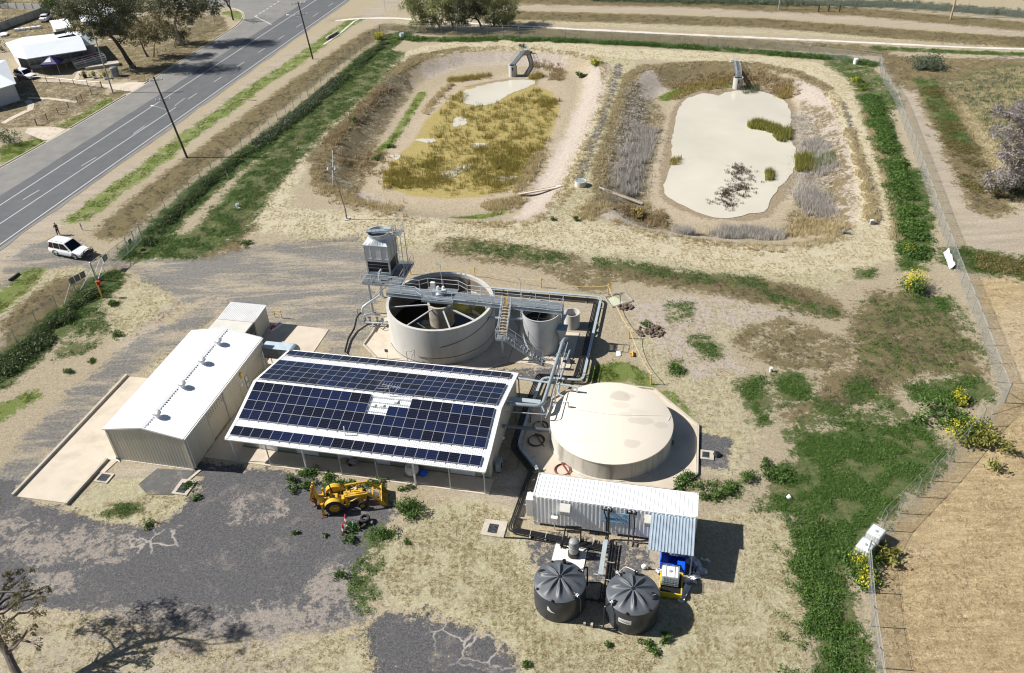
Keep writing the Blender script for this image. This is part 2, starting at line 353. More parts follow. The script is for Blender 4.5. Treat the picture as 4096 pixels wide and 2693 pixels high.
PR=npoly([(1395,470),(1393,420),(1400,370),(1412,325),(1428,285),(1440,235),(1458,190),(1490,160),(1560,150),(1640,146),(1740,150),(1830,165),(1900,190),(1945,230),(1962,280),(1985,340),(2008,400),(2025,450),(2030,500),(2005,530),(1960,550),(1890,568),(1800,578),(1700,572),(1600,560),(1500,542),(1430,520)])
FLOOR=-1.7
def height(X,Y):
    X=np.asarray(X,float); Y=np.asarray(Y,float); H=np.zeros(X.shape)
    for P,wd in ((PL,5.5),(PR,6.)):
        s=sd_poly(X,Y,P); t=np.clip(s/wd,0,1); H=H+FLOOR*(t*t*(3-2*t))
    # small rise of the grass mound east of the ponds
    m=np.exp(-(((X-97)/16)**2+((Y-128)/17)**2)); H=H+2.0*m
    s=sd_line(X,Y,CHAN,2.0); t=np.clip(s/2.,0,1); H=H-.35*t*t*(3-2*t)
    return H
CHAN=npoly([(780,46),(840,40),(920,40),(1000,46),(1100,52),(1200,57),(1350,66),(1500,73),(1650,80),(1800,87),(1950,93),(2100,101),(2250,109),(2380,116),(2700,135)])
def hz(x,y): return float(height(np.array([x]),np.array([y]))[0])
def spaced(a,b,s): return list(np.arange(a,b,s))
def outer(v0,sgn,s=2.,n=26,g=1.27):
    o=[];x=v0
    for i in range(n): x+=sgn*s; s*=g; o.append(x)
    return o
xs=outer(-140,-1)[::-1]+spaced(-140,126,.55)+[126]+outer(126,1)
ys=outer(24,-1,.8)[::-1]+spaced(24,112,.5)+spaced(112,262,.8)+[262]+outer(262,1)
xs=np.array(xs); ys=np.array(ys); NX,NY=len(xs),len(ys); CELLA=np.outer(np.gradient(ys),np.gradient(xs)).ravel()
GX,GY=np.meshgrid(xs,ys); GX=GX.ravel(); GY=GY.ravel(); GZ=height(GX,GY)
me=bpy.data.meshes.new('ground'); me.vertices.add(NX*NY); me.vertices.foreach_set('co',np.stack([GX,GY,GZ],1).ravel())
ii=np.arange((NX-1)*(NY-1)); r_=ii//(NX-1); c_=ii%(NX-1); a_=r_*NX+c_
q=np.stack([a_,a_+1,a_+1+NX,a_+NX],1)
me.loops.add(q.size); me.loops.foreach_set('vertex_index',q.ravel()); me.polygons.add(len(q)); me.polygons.foreach_set('loop_start',np.arange(len(q))*4)
me.polygons.foreach_set('use_smooth',np.ones(len(q),bool)); me.update(calc_edges=True)
ground=bpy.data.objects.new('ground',me); COL.objects.link(ground); ground['kind']='structure'
ZONES={}
def zone(name,kind,pts,hw=2.5,wd=3.,dens=1.,h=0.,Z=V):
    P=npoly(pts,h,Z); lo=P.min(0)-hw-2*wd-2; hi=P.max(0)+hw+2*wd+2
    msk=(GX>lo[0])&(GX<hi[0])&(GY>lo[1])&(GY<hi[1]); 
    if not msk.any(): return
    X,Y=GX[msk],GY[msk]; s=sd_poly(X,Y,P) if kind=='p' else sd_line(X,Y,P,hw)
    v=np.minimum(np.clip(.5+s/(2*wd),0,1),dens)
    a=ZONES.setdefault(name,np.zeros(len(GX))); a[msk]=np.maximum(a[msk],v)
    SHAPES.setdefault(name,[]).append((kind,P,hw,dens))
SHAPES={}
S_=lambda x,y,h=0.:G(x,y,h)
# bare pinkish dirt
zone('dirt','l',[(-60,640),(0,600),(130,515),(250,432),(400,345),(480,285),(560,222),(650,152),(750,90),(850,38),(900,8),(940,-20)],2.4,2.,.78)
zone('dirt','l',[(330,600),(420,650),(560,690),(700,700),(760,750)],1.,1.5,.8)
zone('dirt','l',[(330,600),(450,625),(600,610),(760,600),(840,620)],1.2,1.5,.8)
zone('dirt','l',[(500,700),(430,690),(380,740),(300,800)],1.2,2.,.7)
zone('dirt','p',[(268,1075),(360,1082),(375,1100),(330,1112),(262,1108)],0,1.,.95)
zone('dirt','p',[(1140,670),(1390,700),(1360,850),(1300,880),(1210,860),(1200,700)],0,1.5,.6)
zone('dirt','p',[(1150,1090),(1215,1100),(1210,1180),(1100,1160),(1020,1140)],0,1.5,.62)
zone('dirt','l',[(2115,190),(2150,250),(2185,330),(2225,420),(2265,500),(2300,570)],2.6,2.,.8)
zone('dirt','p',[(2290,500),(2380,470),(2500,520),(2500,620),(2330,600)],0,4.,.68)
zone('dirt','l',[(1180,14),(1400,18),(1700,26),(2000,45),(2380,78),(2500,86)],1.5,1.5,.9)
zone('dirt','l',[(900,60),(870,30),(900,10),(1000,20),(1100,14)],2,2.,.6)
zone('dirt','p',[(-60,180),(0,190),(60,190),(170,190),(240,200),(250,235),(130,290),(0,300),(-60,300)],0,1.5,.8)
zone('dirt','p',[(100,1440),(350,1470),(500,1510),(700,1530),(500,1600),(0,1600),(0,1480)],0,3.,.52)
# dry brown-olive weeds; the pond crest rims also carry painted edge shadow
zone('brown','p',[(-60,185),(60,190),(170,190),(240,200),(250,235),(130,290),(0,300),(-60,300)],0,2,.58)
zone('brown','p',[(250,60),(400,20),(520,40),(540,90),(440,150),(340,190),(240,180),(220,120)],0,2,.6)
zone('brown','l',[(90,318),(200,268),(280,215),(400,165),(520,80)],1.6,1.5,.62)
zone('wet','p',[(x,y) for x,y in [(1590,215),(1640,202),(1700,200),(1765,200),(1825,215),(1850,250),(1850,330),(1864,380),(1850,420),(1815,470),(1790,505),(1730,515),(1640,510),(1580,490),(1535,460),(1530,420),(1545,340),(1560,260)]],0,1.,.95,FLOOR)
zone('wet','p',[(1080,200),(1180,182),(1250,183),(1250,200),(1150,245),(1080,245)],0,1.,.7,FLOOR)
zone('brown','l',[(268,535),(330,475),(420,405),(500,345),(600,268),(700,195),(790,130),(870,75)],2.7,2.,.86)
zone('brown','p',[(0,750),(60,690),(140,640),(225,650),(160,720),(80,790),(0,850)],0,2.,.75)
zone('brown','l',[(480,585),(545,520),(598,440),(645,370),(715,290),(785,212),(845,150),(910,100)],1.7,1.8,.76)
zone('brown','p',[(430,560),(540,500),(600,520),(560,580),(480,600)],0,3,.6)
zone('brown','l',[(1060,575),(1200,590),(1300,610),(1380,650)],2.5,2,.6)
zone('brown','l',[(1100,0),(1300,3),(1600,8),(2000,28),(2380,62)],3.5,3,.8)
zone('brown','l',[(1200,36),(1500,44),(1800,55),(2100,80),(2380,100)],3.6,2,.88)
zone('brown','l',[(1200,72),(1500,88),(1750,102),(2030,118)],3.2,2,.8)
zone('brown','l',[(900,62),(1010,74),(1200,80)],2.5,2,.7)
zone('brown','l',[(2160,200),(2210,290),(2250,370),(2290,440),(2300,480)],2.8,2,.85)
zone('brown','p',[(2040,125),(2380,150),(2380,175),(2200,200),(2130,220),(2080,200)],0,3,.7)
zone('brown','l',[(740,380),(790,320),(840,280),(880,220),(930,170),(980,140)],2,2,.8,-.8)
zone('brown','l',[(760,440),(810,400),(850,370)],2.,2,.58,-1.2)
zone('brown','l',[(1400,480),(1400,400),(1420,330),(1450,250),(1465,200)],1.6,1.5,.65,-.6)
zone('brown','p',[(1500,160),(1640,150),(1740,158),(1850,190),(1830,215),(1740,205),(1640,205),(1560,200)],0,2,.7,-.6)
zone('brown','p',[(0,0),(180,0),(260,60),(200,80),(0,90)],0,3,.6)
zone('brown','l',[(745,425),(738,400),(760,360),(800,310),(850,250),(900,190),(950,150),(1010,128),(1080,116)],1.1,1.2,.78,-.4)  # left pond crest: eroded edge, its dark shadow painted as brown
zone('brown','l',[(1455,185),(1500,158),(1640,150),(1760,153),(1850,172),(1925,210)],1.2,1.2,.7,-.3)  # far crest of the right pond, edge shadow put into the brown
zone('brown','l',[(1395,470),(1395,400),(1418,320),(1440,240),(1458,190)],1.0,1.2,.75,-.4)  # left crest of the right pond, erosion plus painted shadow line
zone('brown','p',[(1480,230),(1520,230),(1550,260),(1530,340),(1510,420),(1515,480),(1600,530),(1700,545),(1500,540),(1420,500),(1420,400),(1450,300)],0,2,.56,-1.)
zone('brown','p',[(1860,230),(1920,260),(1970,400),(1990,500),(1900,550),(1820,540),(1850,470),(1870,380)],0,2,.54,-1.)
zone('brown','p',[(745,430),(760,370),(800,310),(850,250),(905,190),(950,165),(960,200),(920,250),(880,310),(860,360),(850,400),(820,450)],0,1.5,.6,-.7)
# green ground cover
zone('green','l',[(318,585),(360,545),(410,495),(480,432),(560,372),(640,312),(720,250),(800,182),(870,122),(935,80)],2.4,1.7,.95)
zone('green','l',[(350,575),(450,570),(520,530),(560,470),(640,380),(720,300),(820,210),(900,130)],3.4,2.5,.72)
zone('green','l',[(245,655),(180,715),(100,785),(40,835),(-20,885)],2.4,1.7,.95)
zone('green','p',[(170,760),(230,720),(260,760),(200,820),(130,830)],0,2.5,.55)
zone('green','l',[(2018,225),(2040,280),(2065,350),(2090,420),(2110,500),(2120,560)],1.9,1.8,.8)
zone('green','l',[(1062,572),(1130,578),(1220,588),(1300,602)],1.2,2.5,.56)
zone('green','l',[(905,84),(1000,92),(1100,90),(1200,88),(1330,93),(1500,103),(1650,112),(1800,124),(1960,136),(2030,150)],1.7,1.6,.95)
zone('green','l',[(1960,150),(2010,180),(2050,240)],3,2.5,.62)
zone('green','l',[(2040,112),(2200,122),(2380,134),(2500,142)],1.3,1.5,.8)
zone('green','l',[(2150,190),(2190,260),(2230,330)],1.6,2,.7)
zone('green','p',[(2200,190),(2280,160),(2380,150),(2500,160),(2500,330),(2330,330),(2270,250)],0,4,.56,1.)
zone('green','l',[(2235,600),(2300,612),(2380,625),(2450,632)],2.6,2,.72)
zone('green','l',[(1380,-4),(1600,2),(1900,8),(2100,12),(2380,35)],2.4,2,.75)
zone('green','p',[(240,1190),(300,1160),(335,1165),(330,1190),(280,1205),(230,1200)],0,1.,.85)
zone('green','l',[(880,1240),(860,1290),(845,1340),(850,1400)],.8,1.5,.53)
zone('green','p',[(1620,1121),(1700,1130),(1760,1100),(1740,1150),(1660,1160),(1560,1145)],0,1.8,.52)
zone('green','p',[(1330,1430),(1400,1420),(1500,1480),(1480,1540)],0,2,.0)
CR=lambda x,y,h=0.:V(1394.5+x*.7263,464.8+y*.7263,h)
zone('brown','p',[(-20,192),(100,203),(300,233),(500,248),(700,285),(780,340),(800,390),(700,378),(600,352),(500,332),(380,302),(250,288),(100,262),(-20,235)],0,2,.84,0,CR)
zone('green','l',[(0,200),(100,212),(300,246),(480,262),(620,340),(730,360)],1.0,2,.56,0,CR)
zone('brown','p',[(480,400),(600,380),(700,415),(790,445),(810,520),(700,545),(560,530),(470,505),(430,450)],0,2.5,.60,0,CR)
zone('brown','p',[(790,380),(860,300),(1000,280),(1110,330),(1180,420),(1230,510),(1250,580),(1100,560),(1000,580),(900,640),(800,680),(700,700),(600,720),(590,650),(690,610),(700,560),(820,520),(790,440)],0,3,.74,0,CR)
zone('green','p',[(860,330),(1000,300),(1140,345),(1190,430),(1230,510),(1100,540),(960,560),(860,520),(840,430)],0,4,.46,0,CR)
for P_,d_ in (([(560,560),(640,543),(690,575),(695,640),(600,662),(560,625)],.9),([(440,575),(530,558),(552,640),(552,712),(500,722),(460,665)],.74),([(975,590),(1080,572),(1200,560),(1258,590),(1250,645),(1150,655),(1000,645)],.88),([(590,745),(700,735),(800,700),(900,715),(1010,700),(1085,760),(1065,850),(1040,900),(960,940),(560,940),(600,880),(620,820)],.9),([(780,590),(860,560),(885,620),(800,645)],.7),([(1000,300),(1130,310),(1135,360),(1020,365)],.8),([(820,222),(880,222),(875,252),(825,250)],.7),([(700,640),(900,620),(1000,690),(800,710),(680,740),(600,760)],.55),([(280,430),(360,440),(400,490),(360,515),(300,470)],.62),([(225,505),(262,510),(265,565),(230,560)],.6),([(215,330),(290,330),(290,380),(220,385)],.5),([(930,-100),(1030,-100),(1070,60),(1050,230),(960,230),(935,60)],.72)): zone('green','p',P_,0,1.8,d_,0,CR)
zone('green','p',[(1790,1090),(1860,1065),(2050,1060),(2160,1040),(2230,1020),(2160,1120),(2085,1180),(2045,1235),(2015,1290),(1955,1345),(1985,1400),(2018,1490),(2035,1600),(1895,1600),(1885,1490),(1880,1400),(1876,1300),(1858,1205),(1750,1185),(1790,1150)],0,1.8,.93)
zone('straw','p',[(2250,1000),(2100,1190),(2060,1230),(2080,1180),(2180,1060),(2230,1000)],0,1.5,.6)
zone('gravel2','p',[(0,610),(90,560),(160,540),(230,610),(300,590),(420,600),(560,575),(700,560),(830,550),(870,600),(885,650),(865,740),(850,800),(800,850),(740,800),(650,770),(560,705),(470,705),(400,745),(300,800),(200,880),(110,960),(40,1040),(-40,1130),(-40,1210),(30,1150),(80,1095),(200,980),(290,880),(345,850),(430,800),(540,705),(520,690),(430,700),(350,660),(300,620),(200,620),(100,625),(0,690)],0,2.,.82)
zone('dirt','p',[(430,640),(560,620),(760,610),(850,650),(830,760),(740,780),(600,730),(500,700),(450,720),(400,690)],0,4,.52)
zone('vein','p',[(290,1240),(420,1230),(410,1275),(300,1285)],0,1.5,.8)
zone('vein','p',[(640,1470),(720,1465),(820,1475),(830,1500),(700,1500)],0,1.5,.75)
zone('vein','p',[(1000,1430),(1080,1440),(1180,1480),(1210,1560),(1060,1540),(1000,1480)],0,1.5,.9)
zone('vein','l',[(200,870),(330,780)],1,1.5,.7)
zone('dust','p',[(750,1330),(850,1310),(880,1400),(800,1460),(700,1440)],0,3,.56)
zone('dust','p',[(80,1335),(165,1325),(175,1370),(95,1385)],0,1.5,.62)
zone('dust','p',[(540,1160),(640,1150),(660,1200),(560,1210)],0,2,.46)
zone('dust','l',[(0,1240),(120,1270),(260,1270)],1.5,2,.52)
zone('dust','l',[(250,1455),(480,1470),(700,1450)],1.5,2,.55)
# lime grass
zone('lime','l',[(185,505),(260,448),(340,392),(430,322),(520,258),(600,198),(680,150),(730,112),(800,62),(830,45)],1.7,1.8,.64)
zone('lime','l',[(-20,720),(30,680),(70,640)],1.6,2,.7)
zone('lime','p',[(1368,885),(1368,850),(1430,840),(1480,850),(1530,895),(1580,930),(1640,1000),(1610,985),(1540,915),(1470,888),(1400,893)],0,1.2,.82)
zone('lime','l',[(980,212),(955,255),(935,290),(905,325),(880,345)],.9,1.2,.95,-1.2)
zone('lime','l',[(1060,505),(1110,500),(1160,485)],.8,1.2,.8,-1.2)
zone('lime','l',[(1545,225),(1580,205),(1640,195),(1700,195)],1.2,1.2,.75,-1.3)
zone('lime','p',[(0,340),(100,320),(110,330),(0,385)],0,1.5,.8)
zone('lime','l',[(250,232),(200,270),(150,290)],1.1,1.5,.66)
zone('lime','l',[(535,30),(570,40)],2,1.5,.6)
zone('lime','l',[(0,960),(60,930)],1.2,1.6,.7)
# dark yard gravel
zone('gravel','p',[(-40,1110),(40,1120),(60,1165),(170,1188),(225,1212),(350,1222),(425,1182),(462,1130),(456,1075),(540,1082),(720,1108),(900,1150),(925,1190),(880,1250),(845,1330),(838,1395),(870,1430),(800,1465),(700,1475),(600,1495),(480,1480),(330,1448),(220,1422),(110,1418),(-40,1410)],0,1.4,1.)
zone('gravel','p',[(870,1430),(960,1418),(1060,1450),(1150,1482),(1205,1525),(1215,1600),(860,1600),(850,1500)],0,1.8,.80)
zone('gravel','p',[(1610,1015),(1640,1005),(1700,1020),(1695,1090),(1625,1088)],0,.8,.85)
zone('gravel','p',[(860,845),(1000,850),(1140,862),(1290,858),(1260,895),(1215,880),(1000,862)],0,1.4,.62)
zone('gravel','p',[(1050,1120),(1200,1130),(1240,1250),(1120,1230)],0,2,.0)
zone('gravel','l',[(1440,150),(1415,240),(1385,320),(1360,380),(1348,420)],.7,1.5,.57)
zone('gravel','l',[(1960,240),(1990,330),(2025,430),(2045,520)],.4,1.2,.66)
zone('gravel','p',[(1230,1240),(1340,1250),(1500,1260),(1500,1330),(1400,1360),(1240,1310)],0,2,.58)
zone('gravel','l',[(2200,150),(2380,145)],2.5,2.5,.5)
# straw
RINGT=[(600,520),(622,458),(646,410),(698,349),(742,300),(786,253),(830,211),(873,175),(915,150),(960,130),(1000,117),(1048,108),(1150,103),(1300,108),(1440,124),(1600,130),(1750,139),(1880,157),(1955,200),(1990,260),(2020,340),(2045,430),(2060,510),(2035,575),(1940,600),(1800,606),(1650,590),(1500,568),(1380,550),(1280,538),(1100,536),(950,528),(800,520),(700,515),(620,510)]
zone('straw','l',RINGT,3.4,2.5,.9); zone('track','l',RINGT,2.9,1.6,.93); zone('track','p',[(620,510),(800,530),(1100,545),(1300,545),(1500,575),(1800,612),(1960,600),(1900,640),(1700,618),(1500,596),(1300,580),(1100,565),(900,560),(760,555)],0,2,.7)
zone('gravel','l',[(728,395),(765,325),(826,254),(880,193),(942,144)],.3,.8,.62)
zone('straw','l',[(1440,130),(1415,240),(1380,340),(1345,430),(1330,540)],3.,2,.8)
zone('straw','p',[(620,520),(800,530),(1100,545),(1500,580),(1800,615),(1950,610),(1980,650),(1900,680),(1750,650),(1500,610),(1300,595),(1100,580),(900,580),(700,560)],0,3,.75)
zone('straw','p',[(1640,1205),(1740,1185),(1855,1205),(1876,1300),(1880,1400),(1888,1600),(1200,1600),(1190,1510),(1060,1450),(900,1420),(860,1330),(900,1250),(1000,1180),(1100,1150),(1200,1190),(1230,1300),(1300,1440),(1500,1480),(1600,1380),(1700,1360),(1730,1230)],0,2,.82)
zone('straw','p',[(1460,760),(1700,700),(1850,740),(1740,760),(1680,800),(1720,900),(1760,1000),(1700,1100),(1620,1000),(1530,880)],0,3,.58)
zone('straw','p',[(330,640),(420,700),(470,700),(400,740),(280,800),(240,760),(260,690)],0,2,.8)
zone('straw','p',[(0,690),(60,640),(190,620),(230,640),(120,660),(0,740)],0,2,.7)
zone('straw','p',[(340,850),(480,745),(520,720),(470,770),(350,870)],0,1.2,.85)
zone('straw','p',[(150,1190),(260,1100),(400,1100),(470,1140),(430,1190),(350,1230),(200,1210)],0,1.5,.8)
zone('straw','p',[(0,1440),(220,1430),(480,1490),(700,1490),(860,1440),(900,1500),(860,1600),(0,1600)],0,2,.64)
zone('straw','p',[(2190,200),(2380,150),(2500,170),(2500,470),(2350,480),(2290,440),(2230,320)],0,3,.7,1.)
zone('straw','l',[(900,50),(1100,60),(1400,78),(1800,98),(2380,128)],1.2,1.5,.8)
zone('straw','l',[(1200,48),(1500,62),(1900,80),(2380,106)],1.0,1.2,.8)
zone('straw','l',[(560,500),(620,440),(720,330),(820,235)],1.6,2,.6)
# warm paddock
zone('field','p',[(2262,650),(2380,636),(2900,640),(2900,2300),(2050,1700),(2032,1500),(2022,1300),(2090,1215),(2190,1120),(2290,1010),(2350,905),(2300,760)],0,1.5,1.)
# pale silt
zone('pale','l',[(1395,165),(1375,230),(1340,310),(1300,380),(1262,450),(1235,495)],2.2,2,.92,-.8)
zone('pale','l',[(1000,160),(1070,135),(1180,132),(1300,140)],2.,2,.66,-.7)
zone('pale','l',[(940,190),(900,250),(850,310),(810,370)],1.8,2,.62,-.8)
zone('pale','l',[(780,405),(800,435),(850,455)],2,2,.6,-.8)
zone('pale','l',[(900,512),(1000,516),(1100,522),(1200,515),(1260,480)],1.6,1.5,.8,-.5)
zone('pale','p',[(1485,165),(1560,160),(1570,185),(1530,215),(1490,225)],0,1.5,.9,-.7)
zone('pale','l',[(1475,250),(1455,330),(1440,400),(1420,470),(1440,515)],1.8,2,.7,-.9)
zone('pale','l',[(1870,205),(1905,270),(1930,340),(1945,400),(1955,460),(1930,520)],3.,2.5,.8,-.8)
zone('pale','l',[(1450,525),(1560,545),(1700,560)],1.4,1.5,.7,-.7)
zone('pale','p',[(1455,700),(1700,690),(1870,735),(1760,750),(1650,770),(1720,860),(1620,880),(1540,820)],0,3,.56)
zone('pale','p',[(500,445),(560,470),(600,490),(560,500)],0,1.5,.6)
# pond bed and duckweed
zone('mud','p',[(860,440),(880,390),(920,330),(960,270),(1000,215),(1060,188),(1180,175),(1290,185),(1315,215),(1305,270),(1275,340),(1240,400),(1210,450),(1150,478),(1050,482),(950,476)],0,1.5,1.,FLOOR)
zone('mud','p',[(1515,470),(1510,420),(1530,350),(1550,280),(1575,220),(1640,200),(1800,200),(1855,240),(1862,320),(1870,400),(1840,470),(1790,510),(1700,520),(1590,515)],0,1.5,1.,FLOOR)
zone('algae','p',[(1130,195),(1220,188),(1285,215),(1302,250),(1285,300),(1260,350),(1225,405),(1195,440),(1120,458),(1030,462),(950,455),(895,435),(890,405),(920,365),(960,330),(990,280),(1040,235),(1080,205)],0,1.5,.92,FLOOR)
for k,v in ZONES.items():
    at=me.attributes.new('z_'+k,'FLOAT','POINT'); at.data.foreach_set('value',v.astype(np.float32))
def ground_mat():
    m=bpy.data.materials.new('ground_soil'); m.use_nodes=True; nt=m.node_tree; L=nt.links.new; b=nt.nodes['Principled BSDF']; b.inputs['Roughness'].default_value=.95; b.inputs['Specular IOR Level'].default_value=.15
    tc=nd(nt,'ShaderNodeTexCoord'); co=tc.outputs['Object']
    def noise(s,det=5,ro=.6,st=None):
        n=nd(nt,'ShaderNodeTexNoise'); n.inputs['Scale'].default_value=s; n.inputs['Detail'].default_value=det; n.inputs['Roughness'].default_value=ro
        if st:
            mp=nd(nt,'ShaderNodeMapping'); mp.inputs['Rotation'].default_value=(0,0,st[0]); mp.inputs['Scale'].default_value=(st[1],st[2],1); L(co,mp.inputs[0]); L(mp.outputs[0],n.inputs['Vector'])
        else: L(co,n.inputs['Vector'])
        return n.outputs[0]
    def mth(op,a,b_=None,c=None,clamp=False):
        q=nd(nt,'ShaderNodeMath',operation=op); q.use_clamp=clamp
        for i,z in enumerate((a,b_,c)):
            if z is None: continue
            if isinstance(z,(int,float)): q.inputs[i].default_value=z
            else: L(z,q.inputs[i])
        return q.outputs[0]
    def contrast(n,lo,hi):
        r=nd(nt,'ShaderNodeMapRange'); r.inputs[1].default_value=lo; r.inputs[2].default_value=hi; L(n,r.inputs[0]); return r.outputs[0]
    nL=noise(.07,4); nM=noise(.45,7,.72); nF=noise(3.4,5,.8); nX=noise(7.5,3,.8); nT=noise(1.8,7,.85); vein=nd(nt,'ShaderNodeTexVoronoi',feature='DISTANCE_TO_EDGE'); vein.inputs['Scale'].default_value=.9
    wv=nd(nt,'ShaderNodeMix',data_type='RGBA'); wv.inputs[0].default_value=.35; L(co,wv.inputs[6]); wn=nd(nt,'ShaderNodeTexNoise'); wn.inputs['Scale'].default_value=1.6; wn.inputs['Detail'].default_value=5; L(co,wn.inputs['Vector']); L(wn.outputs[1],wv.inputs[7]); L(wv.outputs[2],vein.inputs['Vector'])
    edge=mth('ADD',mth('MULTIPLY',nM,.5),mth('MULTIPLY',nT,.5))    # ~.5
    grain=contrast(nX,.3,.7); fine=contrast(nF,.32,.68); tuft=contrast(nT,.38,.62); med=contrast(nM,.35,.65); big=contrast(nL,.35,.65)
    def mixc(f,a,c):
        q=nd(nt,'ShaderNodeMix',data_type='RGBA')
        if isinstance(f,(int,float)): q.inputs[0].default_value=f
        else: L(f,q.inputs[0])
        for i,z in ((6,a),(7,c)):
            if isinstance(z,tuple): q.inputs[i].default_value=(*z,1)
            else: L(z,q.inputs[i])
        return q.outputs[2]
    def three(a,bb,c,f1,f2): return mixc(f2,mixc(f1,a,bb),c)
    def zf(name,amp=1.5,sharp=8.,ed=None):
        at=nd(nt,'ShaderNodeAttribute'); at.attribute_name='z_'+name
        v=mth('ADD',mth('SUBTRACT',at.outputs['Fac'],.5),mth('MULTIPLY',mth('SUBTRACT',ed or edge,.5),amp*1.6))
        # nothing where the zone is absent
        v=mth('MULTIPLY',mth('ADD',mth('MULTIPLY',v,sharp),.5,clamp=True),mth('GREATER_THAN',at.outputs['Fac'],.02)); return v
    # base: pale soil with straw litter
    base=three((.35,.295,.21),(.47,.405,.285),(.24,.21,.14),tuft,mth('MULTIPLY',fine,.55))
    base=mixc(mth('MULTIPLY',med,.35),base,(.40,.33,.25))
    cols=[]
    cur=base
    cur=mixc(zf('straw'),cur,three((.37,.335,.22),(.53,.49,.335),(.24,.22,.14),tuft,mth('MULTIPLY',mth('MULTIPLY',fine,grain),.7)))
    cur=mixc(zf('dirt'),cur,three((.33,.28,.215),(.45,.385,.30),(.23,.21,.18),contrast(noise(.5,6,.7,(R(-8),.22,1.6)),.38,.62),mth('MULTIPLY',fine,.55)))
    cur=mixc(zf('pale'),cur,three((.45,.395,.345),(.57,.505,.44),(.27,.225,.19),contrast(nT,.42,.6),mth('MULTIPLY',fine,.75)))
    stk=noise(.8,6,.7,(R(70),.35,2.2))
    fieldc=three((.38,.29,.165),(.54,.43,.26),(.22,.155,.08),contrast(stk,.38,.62),mth('MULTIPLY',mth('MULTIPLY',fine,tuft),.75))
    fieldc=mixc(mth('MULTIPLY',contrast(nL,.52,.66),.55),fieldc,(.47,.40,.30))
    cur=mixc(zf('field'),cur,fieldc)
    cur=mixc(zf('track'),cur,three((.50,.45,.32),(.64,.58,.43),(.32,.28,.19),tuft,mth('MULTIPLY',fine,.6)))
    cur=mixc(zf('gravel2'),cur,mixc(mth('MULTIPLY',contrast(noise(.3,6,.72,(R(14),.3,1.5)),.47,.6),.85),three((.18,.172,.16),(.25,.238,.215),(.12,.118,.115),fine,mth('MULTIPLY',grain,.6)),(.38,.325,.245)))
    gravelc=three((.070,.070,.075),(.115,.113,.117),(.25,.225,.20),grain,mth('MULTIPLY',contrast(noise(.3,8,.8),.54,.7),.7))
    gravelc=mixc(mth('MULTIPLY',mth('MULTIPLY',contrast(vein.outputs[0],.05,.02),zf('vein',1.,4.)),.75),gravelc,(.38,.35,.32))
    cur=mixc(zf('gravel'),cur,gravelc); cur=mixc(mth('MULTIPLY',zf('dust'),.75),cur,(.29,.255,.22))
    cur=mixc(mth('MULTIPLY',zf('brown'),.92),cur,three((.185,.14,.07),(.27,.205,.115),(.095,.085,.035),tuft,fine))
    cur=mixc(mth('MULTIPLY',zf('lime'),.95),cur,three((.15,.20,.045),(.235,.27,.075),(.075,.12,.025),tuft,mth('MULTIPLY',fine,.8)))
    cur=mixc(mth('MULTIPLY',zf('green'),.96),cur,three((.040,.075,.018),(.085,.125,.035),(.19,.165,.09),tuft,mth('MULTIPLY',contrast(nM,.45,.68),.7)))
    cur=mixc(zf('mud'),cur,three((.37,.31,.225),(.44,.37,.275),(.28,.23,.165),med,mth('MULTIPLY',fine,.6)))
    cur=mixc(mth('MULTIPLY',zf('wet'),.8),cur,(.22,.175,.115))
    cur=mixc(zf('algae',.8),cur,three((.33,.26,.095),(.40,.33,.15),(.22,.185,.06),contrast(nT,.4,.62),mth('MULTIPLY',fine,.6)))
    spk=contrast(mth('ADD',mth('MULTIPLY',nX,.5),mth('MULTIPLY',nF,.5)),.38,.62); sv=mth('ADD',.60,mth('MULTIPLY',spk,.78)); vm=nd(nt,'ShaderNodeVectorMath',operation='SCALE'); L(cur,vm.inputs[0]); L(sv,vm.inputs['Scale']); cur=vm.outputs[0]
    L(cur,b.inputs['Base Color'])
    # relief: tufts and stones
    hh=mth('ADD',mth('MULTIPLY',nT,1.),mth('MULTIPLY',nX,.22)); 
    fl=nd(nt,'ShaderNodeAttribute'); fl.attribute_name='z_gravel'; fm=nd(nt,'ShaderNodeAttribute'); fm.attribute_name='z_mud'; fd=nd(nt,'ShaderNodeAttribute'); fd.attribute_name='z_dirt'
    st=mth('SUBTRACT',1.,mth('MULTIPLY',mth('MAXIMUM',mth('MAXIMUM',fl.outputs['Fac'],fm.outputs['Fac']),mth('MULTIPLY',fd.outputs['Fac'],.7)),.85))
    bp=nd(nt,'ShaderNodeBump'); bp.inputs['Distance'].default_value=.22; L(mth('MULTIPLY',st,.9),bp.inputs['Strength']); L(hh,bp.inputs['Height']); L(bp.outputs[0],b.inputs['Normal'])
    return m
me.materials.append(ground_mat())
# ---------------------------------------------------------------- flat sheets laid on the ground
def sheet(name,P,z,mt,kind='structure',lab=None,drape=False):
    mb=MB(); n=len(P); mb.add([(p[0],p[1],(hz(*p) if drape else 0)+z) for p in P],[tuple(range(n))])
    o=mb.build(name,mt); 
    a=sum(P[i][0]*P[(i+1)%n][1]-P[(i+1)%n][0]*P[i][1] for i in range(n))
    if a<0: o.data.flip_normals()
    o['kind']=kind
    if lab: o['label']=lab
    return o
def strip(L1,wd,z,mb,drape=False,off=0.):
    P=[Vector((p[0],p[1])) for p in L1]; vs=[]
    for i,p in enumerate(P):
        t=(P[min(i+1,len(P)-1)]-P[max(i-1,0)]).normalized(); nn=Vector((-t.y,t.x))
        a=p+nn*(off+wd/2); c=p+nn*(off-wd/2)
        vs+=[(c.x,c.y,z+(hz(*c) if drape else 0)),(a.x,a.y,z+(hz(*a) if drape else 0))]
    mb.add(vs,[(2*i,2*i+2,2*i+3,2*i+1) for i in range(len(P)-1)])
